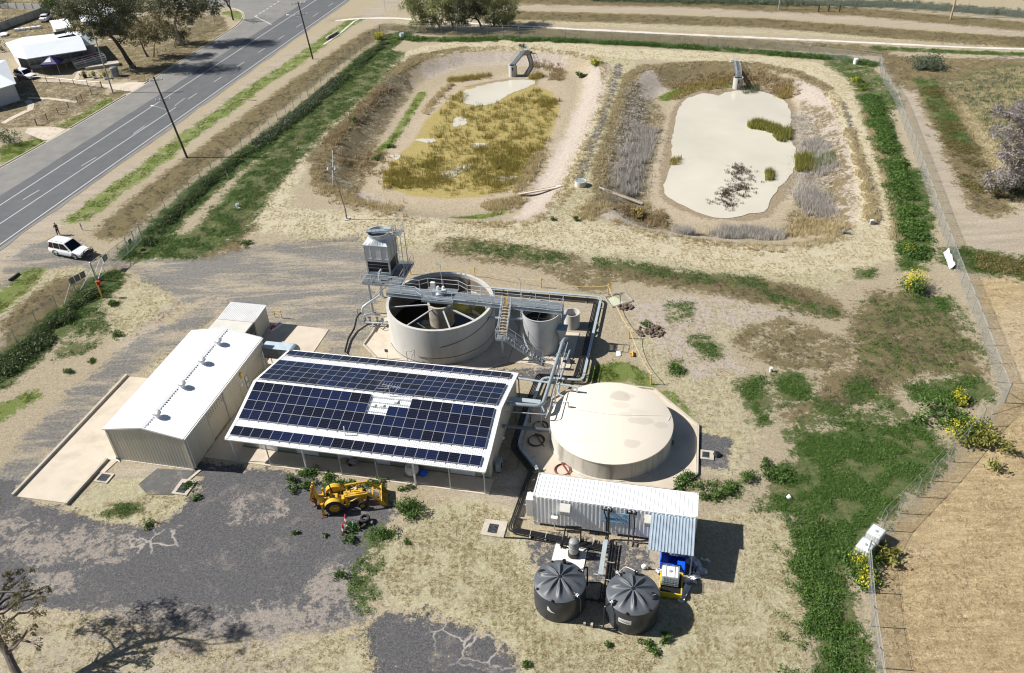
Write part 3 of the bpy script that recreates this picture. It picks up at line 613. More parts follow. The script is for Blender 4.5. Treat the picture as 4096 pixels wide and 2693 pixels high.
def resample(pts,step):
    out=[];P=[Vector(p) for p in pts]
    for i in range(len(P)-1):
        n=max(1,int((P[i+1]-P[i]).length/step))
        for k in range(n): out.append(P[i].lerp(P[i+1],k/n))
    out.append(P[-1]); return out
# the road: lines carried on beyond the picture
def ln(a,b,e0=0,e1=0):
    A=Vector(G(*a)); Bb=Vector(G(*b)); d=(Bb-A).normalized(); return A-d*e0,Bb+d*e1
e0,e1=ln((0,979.6),(1387,0),90,140)      # solid edge line beside the verge
c0,c1=ln((0,896.4),(679.5,446),90,240)   # centre line
l0,l1=ln((0,822.5),(970.6,191.8),90,190)
nrm=Vector((-(e1-e0).y,(e1-e0).x)).normalized()
if nrm.x>0: nrm=-nrm
rd=random.Random(3)
edge=[p-nrm*(1.0+rd.uniform(-.22,.22)) for p in resample([e0,e1],2.5)]
KERB=[G(-700,1050),G(-300,830),G(0,672),G(280,514),G(578,337),G(760,222),G(900,133),G(948,103),G(972,75),G(968,50),G(940,36),G(880,28)]
road=[tuple(p) for p in edge]+[G(1500,-160),G(900,-130),G(700,20),G(880,27),G(940,36),G(968,50),G(972,75),G(948,103),G(900,133),G(760,222),G(578,337),G(280,514),G(0,672),G(-300,830),G(-700,1050)]
# keep the far sides of the road inside the horizon
sheet('road',road,.03,M('asphalt'))
lane=[tuple(p-nrm*.5) for p in resample([e0,e1],3)]+[tuple(p+nrm*(2.1+rd.uniform(-.12,.12))) for p in resample([l1,l0],3)]
sheet('road_lane',lane,.036,M('asphalt_lane'))
mb=MB()
def paint(a,b,wd=.13,z=.041):
    strip([a,b],wd,z,mb)
paint(e0,e1,.16); paint(l0,l1,.15)
ctr=c0+(c1-c0)*0
d=(c1-c0).normalized(); Lc=(c1-c0).length; t=0
a=Vector(G(679.5,446)); paint(c0,a+d*2,.14)
t=6
while t<150: paint(a+d*t,a+d*(t+3),.13); t+=9
for s0,s1 in (((540,536),(585,505)),((705,424),(745,395)),((334,665),(392,630)),((100,800),(165,762))):
    p,q_=Vector(G(*s0)),Vector(G(*s1)); paint(p+nrm*.3,q_+nrm*.3,.12)
for k in range(7):   # dashed give-way line of the side street
    p,q_=Vector(G(1022+k*14.5,66-k*9.2)),Vector(G(1030+k*14.5,61-k*9.2)); paint(p,q_,.3)
paint(Vector(G(1020,66)),Vector(G(1085,99)),.28)
o=mb.build('road_marking',M('road_paint')); o['kind']='structure'
mb=MB(); KP=resample(fillet([(p[0],p[1],0) for p in KERB],6,4),1.5); 
for i in range(len(KP)-1):
    p,q_=KP[i],KP[i+1]; t=(q_-p).normalized(); nn=Vector((-t.y,t.x,0))*.09
    # dropped kerbs at the two driveways
    hh=.15
    for c,r in ((Vector((*G(537,360),0)),3.0),(Vector((*G(222,547),0)),3.2)):
        if (p-c).length<r: hh=.05
    mb.hexa([p-nn,q_-nn,q_+nn,p+nn] if True else None,[v+Vector((0,0,hh)) for v in (p-nn,q_-nn,q_+nn,p+nn)])
o=mb.build('kerb',M('concrete_kerb')); o['kind']='structure'
mb=MB(); strip([(p.x,p.y) for p in KP],.35,.042,mb,off=-.27); o=mb.build('gutter',M('concrete_kerb')); o['kind']='structure'
Z8=Zm(0,0,2.1636)
sheet('driveway',[Z8(1260,716),Z8(1165,790),Z8(1095,792),Z8(900,762),Z8(890,735),Z8(1140,712)],.035,M('concrete_slab'))
sheet('driveway',[Z8(575,1120),Z8(430,1210),Z8(370,1215),Z8(215,1150),Z8(240,1110),Z8(470,1100)],.035,M('concrete_slab'))
mb=MB(); strip([Z8(20,1070),Z8(130,1010),Z8(260,950),Z8(270,910),Z8(240,870)],1.1,.03,mb); strip([Z8(240,850),Z8(430,855),Z8(670,885)],.9,.034,mb); strip([Z8(340,700),Z8(600,700),Z8(900,745)],1.6,.03,mb); strip([Z8(700,610),Z8(660,690)],1.0,.038,mb)
o=mb.build('footpath',M('concrete_slab')); o['kind']='structure'
# white concrete drain across the top of the plant
CH3=resample([(p[0],p[1],0) for p in CHAN],2.)
mb=MB(); strip([(p.x+rd.uniform(-.15,.15),p.y+rd.uniform(-.15,.15)) for p in CH3],1.15,.05,mb,drape=True); o=mb.build('concrete_drain',M('white_concrete')); o['kind']='structure'
# pond water
def blob(pts,h,seed,Z=V,amp=.35,step=1.):
    P=[Vector((*Z(x,y,h),0)) for x,y in pts]; rs=random.Random(seed); Q=[]
    n=len(P)
    for i in range(n):   # Catmull-Rom round
        a,b_,c,d_=P[i-1],P[i],P[(i+1)%n],P[(i+2)%n]; k=max(2,int((c-b_).length/step))
        for j in range(k):
            t=j/k; Q.append(.5*((2*b_)+(c-a)*t+(2*a-5*b_+4*c-d_)*t*t+(3*b_-a-3*c+d_)*t**3)+Vector((rs.uniform(-amp,amp),rs.uniform(-amp,amp),0))*.5)
    return [(q.x,q.y) for q in Q]
WZ=FLOOR+.05
WR=[(1600,228),(1640,216),(1668,222),(1700,212),(1760,211),(1810,226),(1833,250),(1838,290),(1822,312),(1846,338),(1850,378),(1835,408),(1812,436),(1792,462),(1778,492),(1740,497),(1705,507),(1640,500),(1592,478),(1553,458),(1544,430),(1556,400),(1562,360),(1562,320),(1572,272),(1585,240)]
o=sheet('pond_water',blob(WR,WZ,1),WZ,M('water_mud'))
for i,w_ in enumerate([[(1075,235),(1080,212),(1105,203),(1150,193),(1190,186),(1235,186),(1245,194),(1215,208),(1180,222),(1150,240),(1105,246)],[(1050,282),(1075,270),(1085,285),(1060,295)],[(1025,403),(1050,395),(1075,385),(1100,380),(1075,400),(1050,412),(1028,415)],[(1100,335),(1130,332),(1125,342),(1105,348)],[(1155,412),(1190,407),(1205,415),(1170,425)],[(960,325),(1010,322),(1000,332)],[(900,262+100),(930,360),(925,372)]]):
    sheet('pond_water',blob(w_,WZ-.02,i+5,amp=.5,step=.6),WZ-.02,M('water_mud'))
# ================================================================ BUILDINGS OF THE PLANT
CUR=None
def slab(name,poly,z0,z1,mt,kind='structure',fr=True):
    mb=MB(); P=[B(*p) for p in poly] if fr else poly; mb.prism(P,z0,z1); o=mb.build(name,mt); o['kind']=kind; return o
# ---- concrete aprons
slab('concrete_apron',[(-36.3,44.85),(-13.55,44.85),(-13.55,46.6),(-36.3,46.6)],-.2,.055,M('concrete_slab'))
slab('concrete_apron',[(-39.0,44.85),(-36.3,44.85),(-36.3,57.7),(-39.0,57.7)],-.2,.052,M('concrete_slab'))
slab('concrete_apron',[(-42.2,57.75),(-35.6,57.75),(-35.6,64.8),(-42.2,65.0)],-.2,.05,M('concrete_slab'))
slab('concrete_apron',[(-46.2,57.65),(-42.2,57.65),(-42.2,61.8),(-46.2,61.8)],-.2,.06,M('concrete_slab'))
# long gabled shed
T=Thing('metal_shed','long cream corrugated shed with blinding white gable roof and four spinning roof vents','shed',(-46.35,43.35),fr=True)
A0,A1,B0,B1,HW,HR=-46.35,-39.1,43.35,57.6,3.62,4.30; AM=(A0+A1)/2
mb=T.mb()
mb.corr((A0,B0,0),(1,0,0),(0,0,1),A1-A0,HW-.02,.30,.035,(0,-1,0),trap=True)
mb.corr((A1,B0,0),(0,1,0),(0,0,1),3.6,HW,.30,.03,(1,0,0),trap=True)
mb.corr((A1,B0+6.52,0),(0,1,0),(0,0,1),4.2,HW,.30,.03,(1,0,0),trap=True)
mb.corr((A1,B1-.55,0),(0,1,0),(0,0,1),.55,HW,.275,.03,(1,0,0),trap=True)
mb.corr((A1,B0+3.6,3.32),(0,1,0),(0,0,1),2.92,HW-3.32,.30,.03,(1,0,0),trap=True)
mb.corr((A1,B0+10.72,2.42),(0,1,0),(0,0,1),2.98,HW-2.42,.30,.03,(1,0,0),trap=True)
mb.corr((A1,B1,0),(-1,0,0),(0,0,1),A1-A0,HW-.02,.30,.035,(0,1,0),trap=True)
mb.corr((A0,B1,0),(0,-1,0),(0,0,1),B1-B0,HW,.30,.03,(-1,0,0),trap=True)
for y in (B0,B1): mb.add([(A0,y-.02,HW-.03),(A1,y-.02,HW-.03),(AM,y-.02,HR-.03),(A0,y+.02,HW-.03),(A1,y+.02,HW-.03),(AM,y+.02,HR-.03)],[(0,1,2),(5,4,3),(0,2,5,3),(1,4,5,2)])
k=round((A1-A0)/.30)
for y,s in ((B0,-1),(B1,1)):      # gable ribs
    for i in range(k):
        x=A0+(i+.72)*(A1-A0)/k; zt=HW+(HR-HW)*(1-abs(x-AM)/(AM-A0))-.04
        if zt>HW+.03: mb.box(x-.045,y+s*.02,HW-.03,x+.045,y+s*.034,zt)
mb.build('wall',M('wall_cream'),T.e)
mb=T.mb(); 
for x,y in ((A0,B0),(A1,B0),(A0,B1),(A1,B1)): mb=T.mb(); mb.box(x-.09,y-.09,0,x+.09,y+.09,HW-.04); mb.build('corner_flashing',M('wall_cream'),T.e)
mb=T.mb(); mb.box(A0-.12,B0-.1,-.02,A1+.1,B0-.001,.06); mb.build('sill',M('wall_cream'),T.e)
mb=T.mb(); sl=math.hypot(AM-A0+.12,HR-HW)
mb.corr((A0-.12,B0-.12,HW),(0,1,0),(AM-A0+.12,0,HR-HW),B1-B0+.24,sl,.25,.02,(-.18,0,.98),trap=True,thick=.03)
mb.corr((A1+.12,B1+.12,HW),(0,-1,0),(AM-A1-.12,0,HR-HW),B1-B0+.24,sl,.25,.02,(.18,0,.98),trap=True,thick=.03)
rf=mb.build('roof',M('roof_white'),T.e)
mb=T.mb()
mb.hexa([(AM-.3,B0-.13,HR-.02),(AM+.3,B0-.13,HR-.02),(AM+.3,B1+.13,HR-.02),(AM-.3,B1+.13,HR-.02)],[(AM-.02,B0-.13,HR+.06),(AM+.02,B0-.13,HR+.06),(AM+.02,B1+.13,HR+.06),(AM-.02,B1+.13,HR+.06)])
for y in (B0-.14,B1+.12):
    mb.hexa([(A0-.15,y-.02,HW-.08),(AM,y-.02,HR-.08),(AM,y+.02,HR-.08),(A0-.15,y+.02,HW-.08)],[(A0-.15,y-.02,HW+.06),(AM,y-.02,HR+.07),(AM,y+.02,HR+.07),(A0-.15,y+.02,HW+.06)])
    mb.hexa([(AM,y-.02,HR-.08),(A1+.15,y-.02,HW-.08),(A1+.15,y+.02,HW-.08),(AM,y+.02,HR-.08)],[(AM,y-.02,HR+.07),(A1+.15,y-.02,HW+.06),(A1+.15,y+.02,HW+.06),(AM,y+.02,HR+.07)])
o=mb.build('ridge_cap',M('roof_white'),rf)
mb=T.mb()
for i in range(48): 
    y=B0+.35+i*.29; 
    if min(abs(y-v) for v in (44.9,48.9,52.4,55.4))<.3: continue
    mb.box(AM+.37,y,HR-.1,AM+.40,y+.12,HR-.03)
mb.build('ridge_vent_slots',M('dark_gap'),rf)
mb=T.mb()
for x,s in ((A0-.16,-1),(A1+.16,1)):
    mb=T.mb(); mb.vprism([(x,HW-.12),(x+.09*s,HW-.12),(x+.09*s,HW-.01),(x,HW-.03)],B0-.15,B1+.15,'y'); mb.build('gutter',M('trim_white'),T.e)
for P in ([(A1+.14,B0+.12,HW-.1),(A1+.14,B0+.12,.1)],[(A0-.1,B0-.14,.35),(A0-.1,B0-.16,.12),(A0+.3,B0-.3,.05)]): mb=T.mb(); mb.tube(P,.045,8); mb.build('downpipe',M('trim_white'),T.e)
for y0,y1,zt in ((B0+3.6,B0+6.5,3.3),(B0+10.74,B1-.57,2.4)):
    mb=T.mb(); mb.corr((A1-.06,y0,.06),(0,0,1),(0,1,0),zt-.06,y1-y0,.12,.015,(1,0,0)); d=mb.build('roller_door',M('door_cream'),T.e)
    mb=T.mb(); mb.box(A1-.05,y1-.05,.06,A1+.04,y1+.12,zt+.02); mb.box(A1-.05,y0-.03,.06,A1+.05,y0+.02,zt+.02); mb.build('door_track',M('steel_paint'),d)
    mb=T.mb()
    for i in range(7):
        yy=y0+.35+i*(y1-y0-.7)/6
        for zz in ((.32,.5,.68) if zt<3 else (2.5,2.7,2.9)): mb.box(A1-.035,yy-.03,zz,A1-.02,yy+.05,zz+.07)
    mb.build('vent_slots',M('dark_gap'),d)
mb=T.mb(); mb.box(A1+.03,52.45,.1,A1+.05,53.25,2.2); d=mb.build('door',M('door_cream'),T.e)
mb=T.mb(); mb.box(A1+.02,52.38,2.2,A1+.07,53.32,2.26); mb.box(A1+.02,53.25,.1,A1+.06,53.31,2.2); mb.box(A1+.052,52.7,1.5,A1+.056,52.98,1.78); mb.build('door_frame',M('trim_white'),d)
mb=T.mb(); mb.box(A1+.045,52.9,2.42,A1+.2,53.12,3.0); mb.build('wall_light',M('yellow_light'),T.e,bevel=.03)
for (y0,y1,z0,z1) in ((53.5,53.95,1.35,2.0),(53.5,53.95,.72,1.28),(57.15,57.42,1.3,2.3)):
    mb=T.mb(); mb.box(A1+.034,y0,z0,A1+.05,y1,z1); s_=mb.build('notice_board',M('black_trim'),T.e)
    mb=T.mb(); mb.box(A1+.05,y0+.04,z0+.04,A1+.054,y1-.04,z1-.04); mb.build('notice',M('label_white'),s_)
    mb=T.mb(); 
    for q in range(4): mb.box(A1+.054,y0+.09,z0+.1+q*.1,A1+.056,y1-.1,z0+.135+q*.1)
    mb.build('notice_text',M('ink_pale'),s_)
# turbine ventilators
def turbine(x,y,z):
    mb=T.mb(); mb.lathe([(.28,-.1),(.22,.0),(.2,.06),(.2,.18)],(x,y,z),16); v=mb.build('roof_vent',M('vent_white'),rf,smooth=True)
    mb=T.mb(); n=20
    prof=[(.20,0),(.33,.08),(.37,.18),(.33,.29),(.2,.37),(.02,.4)]; vs=[];fs=[]
    for i,(r,h) in enumerate(prof):
        for j in range(n*2):
            th=2*PI*j/(n*2)+h*1.5; rr=r*(1 if j%2 else .86); vs.append((x+rr*math.cos(th),y+rr*math.sin(th),z+.18+h))
    m2=n*2
    for i in range(len(prof)-1):
        for j in range(m2): fs.append((i*m2+j,i*m2+(j+1)%m2,(i+1)*m2+(j+1)%m2,(i+1)*m2+j))
    fs.append(tuple(range(5*m2,6*m2))); mb.add(vs,fs); mb.build('vent_head',M('vent_white'),v)
for y in (44.9,48.9,52.4,55.4): turbine(-42.15,y,HR-.08)
# wheelchair style link duct between the sheds
T=Thing('covered_link','pale blue curved metal awning bridging the gap between the two sheds','awning',(-39.2,57.55),fr=True)
mb=T.mb(); 
prof=[(57.4,3.0),(58.55,3.0)]
mb.corr((-39.05,57.3,2.72),(0,1,0),(1,0,0),1.15,2.9,.15,.02,(0,0,1)); mb.build('roof_sheet',M('duct_blue'),T.e)
mb=T.mb()
for i in range(6):
    a0=PI/2*i/6;a1=PI/2*(i+1)/6; f=lambda a:(-36.15+math.sin(a)*.55,2.19+math.cos(a)*.55)
    p,q_=f(a0),f(a1); mb.hexa([(p[0],57.3,p[1]-.03),(q_[0],57.3,q_[1]-.03),(q_[0],58.45,q_[1]-.03),(p[0],58.45,p[1]-.03)],[(p[0],57.3,p[1]),(q_[0],57.3,q_[1]),(q_[0],58.45,q_[1]),(p[0],58.45,p[1])])
mb.box(-35.63,57.3,.05,-35.6,58.45,2.19); mb.build('curved_end',M('galv_blue'),T.e,smooth=True)
mb=T.mb(); mb.box(-39.0,57.32,1.5,-36.1,57.36,2.68); mb.build('fascia',M('galv_dark'),T.e)
for x in (-39.0,-36.2): mb=T.mb(); mb.beam((x,58.4,.05),(x,58.4,2.7),.07); mb.build('post',M('galv'),T.e)
# small store shed behind
T=Thing('store_shed','small box shed with flat pale grey roof and open wire bay, behind the long shed','shed',(-46.1,57.7),fr=True)
mb=T.mb()
mb.corr((-42.15,61.85,.06),(0,1,0),(0,0,1),2.65,2.35,.09,.012,(1,0,0)); mb.corr((-46.1,61.85,.06),(1,0,0),(0,0,1),3.93,2.2,.09,.012,(0,-1,0)); mb.corr((-42.17,64.5,.06),(-1,0,0),(0,0,1),3.93,2.35,.09,.012,(0,1,0)); mb.corr((-46.12,64.5,.06),(0,-1,0),(0,0,1),6.75,2.2,.09,.012,(-1,0,0))
mb.build('wall',M('wall_cream'),T.e)
mb=T.mb(); mb.corr((-46.2,61.72,2.36),(1,0,0),(0,1,.06),4.15,2.95,.19,.025,(0,0,1),trap=True,thick=.03); mb.build('roof',M('roof_pale'),T.e)
mb=T.mb(); mb.corr((-46.3,57.72,2.30),(1,0,0),(0,1,.0),4.1,4.0,.1,.02,(0,0,1),thick=.03); mb.build('lean_to_roof',M('pale_plinth'),T.e)
mb=T.mb()
for y in (57.75,59.2,60.6,61.78): mb.beam((-42.22,y,.06),(-42.22,y,2.25),.06)
mb.beam((-42.22,57.75,1.2),(-42.22,61.8,1.2),.05); mb.beam((-42.22,57.75,2.2),(-42.22,61.8,2.2),.06); mb.build('bay_frame',M('galv'),T.e)
mb=T.mb(); mb.box(-46.2,64.68,2.44,-42.05,64.78,2.56); mb.build('gutter',M('galv_dark'),T.e)
# yellow rail beside it, trolley tray on slab
T=Thing('guard_rail','short yellow guard rail standing behind the small store shed','rail',(-41.7,66.0),fr=True)
mb=T.mb()
for x in (-42.3,-41.5): mb.tube([(x,66,0),(x,66,.95)],.04,8)
mb.tube([(-42.3,66,.95),(-41.5,66,.95)],.04,8); mb.tube([(-42.3,66,.55),(-41.5,66,.55)],.03,8); mb.build('frame',M('orange_post'),T.e)
T=Thing('hand_trolley','white framed trolley lying on the concrete by the store shed','trolley',(-41.5,64.2),fr=True)
mb=T.mb(); 
for a,b_ in (((-41.95,63.5,.12),(-41.3,65.0,.12)),((-41.55,63.4,.12),(-40.95,64.9,.12)),((-41.95,63.5,.12),(-41.55,63.4,.12)),((-41.3,65.0,.12),(-40.95,64.9,.12))): mb.beam(a,b_,.1,.14)
mb.build('frame',M('white_plastic'),T.e)
mb=T.mb(); mb.box(-41.85,63.75,.05,-41.45,64.4,.2); mb.build('tray',M('red_paint'),T.e,bevel=.02)
# ---- solar shed
C0,C1=-36.15,-13.75; D0,DW,DR,D1=44.80,46.75,50.8,57.45; Z0,ZW,ZR,Z1=2.72,3.03,4.12,2.65
T=Thing('solar_shed','wide low workshop with verandah whose white ribbed roof carries the solar panels','shed',(C0,D0),fr=True)
mb=T.mb()
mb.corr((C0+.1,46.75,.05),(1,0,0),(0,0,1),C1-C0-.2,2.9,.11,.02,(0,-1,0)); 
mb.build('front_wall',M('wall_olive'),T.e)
mb=T.mb()
mb.corr((C1-.1,D1-.15,.0),(0,-1,0),(0,0,1),D1-46.9,2.62,.11,.015,(1,0,0)); mb.corr((C0+.1,46.75,.0),(0,1,0),(0,0,1),D1-46.9,2.62,.11,.015,(-1,0,0)); mb.corr((C1-.1,D1-.15,0),(-1,0,0),(0,0,1),C1-C0-.2,2.6,.11,.015,(0,1,0))
for x in (C1-.13,C0+.13):
    mb.add([(x-.02,46.8,2.6),(x-.02,D1-.15,2.6),(x-.02,DR,ZR-.06),(x-.02,46.8,ZW-.06),(x+.02,46.8,2.6),(x+.02,D1-.15,2.6),(x+.02,DR,ZR-.06),(x+.02,46.8,ZW-.06)],[(0,1,2,3),(7,6,5,4),(0,4,5,1),(1,5,6,2),(2,6,7,3),(3,7,4,0)])
mb.build('side_wall',M('wall_cream'),T.e)
def slopesheet(mb,y0,z0,y1,z1,x0,x1,pitch=.19):
    d=(0,y1-y0,z1-z0); l=math.hypot(d[1],d[2]); mb.corr((x0,y0,z0),(1,0,0),d,x1-x0,l,pitch,.03,(0,-d[2],d[1]),trap=True,thick=.03)
mb=T.mb(); slopesheet(mb,D0,Z0,DW,ZW,C0,C1); slopesheet(mb,DW,ZW+.004,DR,ZR,C0,C1); slopesheet(mb,DR,ZR,D1,Z1,C0,C1)
rf=mb.build('roof',M('roof_white'),T.e)
mb=T.mb()
mb.hexa([(C0-.02,DR-.2,ZR+.0),(C1+.02,DR-.2,ZR+.0),(C1+.02,DR+.2,ZR),(C0-.02,DR+.2,ZR)],[(C0-.02,DR-.03,ZR+.07),(C1+.02,DR-.03,ZR+.07),(C1+.02,DR+.03,ZR+.07),(C0-.02,DR+.03,ZR+.07)]); 
for x in (C0,C1):
    for (ya,za,yb,zb) in ((D0,Z0,DW,ZW),(DW,ZW,DR,ZR),(DR,ZR,D1,Z1)):
        mb.hexa([(x-.13,ya,za-.1),(x+.13,ya,za-.1),(x+.13,yb,zb-.1),(x-.13,yb,zb-.1)],[(x-.13,ya,za+.05),(x+.13,ya,za+.05),(x+.13,yb,zb+.05),(x-.13,yb,zb+.05)])
mb.build('barge_and_ridge_cap',M('trim_white'),rf)
for a in ((C0-.1,D0-.10,Z0-.10,C1+.1,D0-.012,Z0-.01),(C0-.1,D1+.01,Z1-.12,C1+.1,D1+.13,Z1-.01)): mb=T.mb(); mb.box(*a); mb.build('gutter',M('trim_white'),T.e)
for x in (C1-.1,C0+.3): mb=T.mb(); mb.tube([(x,D0-.06,Z0-.08),(x,D0-.0,Z0-.3),(x,D0+.3,Z0-.42)],.06,8); mb.build('downpipe',M('trim_white'),T.e)
for i,x in enumerate((-35.9,-32.7,-29.4,-26.2,-23.0,-19.75,-16.75,-13.85)):
    wide=i in (2,5); mb=T.mb(); w_=.07 if wide else .035; mb.box(x-w_,44.92-w_,.05,x+w_,44.92+w_,Z0+.0); mb.build('post',M('trim_white' if wide else 'galv'),T.e)
for x0,x1,l in ((-34.5,-32.9,1),(-31.0,-29.1,1),(-27.2,-26.0,0),(-23.7,-22.6,0),(-17.2,-15.2,1)):
    mb=T.mb(); mb.box(x0,46.68,.07,x1,46.715,2.15); d=mb.build('door',M('white_plastic'),T.e)
    mb=T.mb(); mb.box(x0-.06,46.66,.07,x0,46.72,2.2); mb.box(x1,46.66,.07,x1+.06,46.72,2.2); mb.box(x0-.06,46.66,2.15,x1+.06,46.72,2.22); mb.build('door_frame',M('trim_white'),d)
mb=T.mb(); mb.tube([(-13.8,49.4,2.1),(-13.35,49.55,2.2)],.03,6); mb.lathe([(.04,0),(.13,.12),(.13,.2)],(-13.35,49.5,2.15),12,ax=(.5,-.2,-.5)); mb.build('wall_lamp',M('white_plastic'),T.e)
# panels
def panelmesh():
    mb=MB(); PWd,PHt=1.80,.965
    mb.cm=0; mb.box(-PWd/2,-PHt/2,0,PWd/2,PHt/2,.035)
    nb=len(mb.v); mb.cm=1; e=.014; z=.0365
    mb.add([(-PWd/2+e,-PHt/2+e,z),(-.011,-PHt/2+e,z),(-.011,PHt/2-e,z),(-PWd/2+e,PHt/2-e,z),(.011,-PHt/2+e,z),(PWd/2-e,-PHt/2+e,z),(PWd/2-e,PHt/2-e,z),(.011,PHt/2-e,z)],[(0,1,2,3),(4,5,6,7)])
    me=bpy.data.meshes.new('solar_panel'); me.from_pydata([tuple(v) for v in mb.v],[],mb.f); me.materials.append(M('alu')); me.materials.append(M('solar_cells')); me.polygons.foreach_set('material_index',mb.mi)
    uv=me.uv_layers.new(name='uv')
    for p in me.polygons:
        if p.material_index==1:
            for k,li in enumerate(p.loop_indices): uv.data[li].uv=((0,0),(1,0),(1,1),(0,1))[k]
    return me
PM=panelmesh(); pproto=bpy.data.objects.new('solar_panel',PM)
def array(label,y0,z0,y1,z1,ylo,rows,skip=(),pt=1.0):
    # rows of modules on the slope, lower edge at grid line ylo
    t=math.atan2(z1-z0,y1-y0); zl=z0+(ylo-y0)*(z1-z0)/(y1-y0)
    if y1<y0: t=math.atan2(z0-z1,y0-y1); zl=z0+(ylo-y0)*(z1-z0)/(y1-y0)
    e=bpy.data.objects.new('solar_array',None); COL.objects.link(e); p=B(-36.0,ylo); e.location=(p[0],p[1],zl)
    e.rotation_euler=(Matrix.Rotation(PS,3,'Z')@Matrix.Rotation(t,3,'X')).to_euler(); tag(e,label,'solar array','solar arrays on the workshop roof')
    for r in range(rows):
        for c in range(12):
            if (r,c) in skip: continue
            o=pproto.copy(); COL.objects.link(o); o.parent=e; o.location=(.97+c*1.815,pt/2+r*pt,.14)
    mb=MB()
    for r in range(rows):
        for q in (.25,.75): mb.box(.0,r*pt+q,.075,21.85,r*pt+q+.04,.138)
    for i in range(25): mb.box(.05+i*.9,-.12,.03,.09+i*.9,.25,.08); 
    mb.build('mounting_rail',M('galv'),e)
    return e
array('single eave row of twelve solar panels above the verandah posts',D0,Z0,DW,ZW,45.12,1)
array('solar array on the near roof slope with a white gap near its middle',DW,ZW,DR,ZR,46.9,4,skip=((3,6),(3,7),(2,6)),pt=.985)
array('unbroken solar array of four rows on the far roof slope below the ridge',DR,ZR,D1,Z1,51.15,4,pt=.985)
array('single row of solar panels along the far eave of the workshop roof',DR,ZR,D1,Z1,56.15,1,pt=1.02)
# roof aerial and small vents
T=Thing('roof_antenna','spindly television aerial standing in the white gap on the solar roof','antenna',(-23.4,50.7,3.9),fr=True)
mb=T.mb(); mb.cyl((-23.4,50.7,3.9),(-23.4,50.7,5.4),.03,n=6); mb.beam((-24.1,51.0,5.2),(-22.3,50.6,5.4),.03)
for i in range(7):
    x=-24.0+i*.27; y=50.98-i*.06; mb.beam((x,y-.35,5.21+i*.03),(x,y+.35,5.21+i*.03),.018)
mb.beam((-24.5,50.7,4.95),(-23.4,50.7,5.05),.03); mb.build('mast_and_elements',M('galv'),T.e)
for a_,b_,lab in ((-22.75,50.25,'nearest the ridge'),(-24.6,49.65,'left one of the lower pair'),(-23.85,49.7,'right one of the lower pair')):
    z=ZW+(b_-DW)*(ZR-ZW)/(DR-DW); T=Thing('roof_flashing','small white vent box on the solar roof, '+lab,'roof vent',(a_,b_,z),fr=True,group='vent boxes in the panel gap'); mb=T.mb(); mb.box(a_-.13,b_-.13,z,a_+.13,b_+.13,z+.16); mb.box(a_-.17,b_-.17,z+.16,a_+.17,b_+.17,z+.18); mb.build('box',M('trim_white'),T.e)
T=Thing('vent_pipe','thin white vent pipe rising through the verandah roof','vent pipe',(-26.1,46.6,2.9),fr=True)
mb=T.mb(); mb.cyl((-26.1,46.6,2.9),(-26.1,46.6,3.95),.05,n=8); mb.lathe([(.12,0),(.06,.08)],(-26.1,46.6,3.0),10); mb.build('pipe',M('trim_white'),T.e,smooth=True)
# things under the verandah
T=Thing('bulk_bag','bulging white bulk bag on a pallet under the verandah','bag',(-20.4,46.0),fr=True)
mb=T.mb(); mb.lathe([(.42,.2),(.56,.35),(.6,.6),(.55,.9),(.42,1.05),(.2,1.0)],(-20.4,46.05,0),14); mb.build('bag',M('bag_white'),T.e,smooth=True)
mb=T.mb()
for i in range(4): mb.box(-20.95,45.55+i*.28,.14,-19.85,45.73+i*.28,.2)
for i in range(3): mb.box(-20.95+i*.5,45.55,.055,-20.85+i*.5,46.57,.14)
mb.build('pallet',M('wood_pale'),T.e)
T=Thing('barrow','grey wheeled pump trolley standing in front of the verandah wall','trolley',(-25.6,46.2),fr=True)
mb=T.mb(); mb.tube([(-26.1,46.0,.3),(-25.4,46.0,.35),(-25.1,46.2,.9)],.03,6); mb.tube([(-26.1,46.4,.3),(-25.4,46.4,.35),(-25.1,46.5,.9)],.03,6); mb.box(-25.95,46.0,.32,-25.4,46.4,.6); mb.build('frame',M('duct_tape_grey'),T.e)
for y in (45.97,46.43): mb=T.mb(); mb.lathe([(.16,-.03),(.16,.03)],(-25.9,y,.22),14,ax=(0,1,0)); mb.build('wheel',M('rubber'),T.e)
T=Thing('crate','brown cardboard carton on the verandah beside the pump trolley','box',(-26.5,46.3),fr=True); mb=T.mb(); mb.box(-26.8,46.1,.055,-26.3,46.5,.4); mb.box(-26.82,46.28,.4,-26.28,46.32,.406); mb.build('carton',M('wood_pale'),T.e,bevel=.01)
T=Thing('tarp_bundle','blue tarpaulin bundle heaped against the bulk bag','tarpaulin',(-19.5,46.2),fr=True); mb=T.mb(); mb.lathe([(.36,.055),(.38,.2),(.25,.42),(.08,.5)],(-19.5,46.2,0),9); mb.build('bundle',M('blue_bin'),T.e,smooth=True)
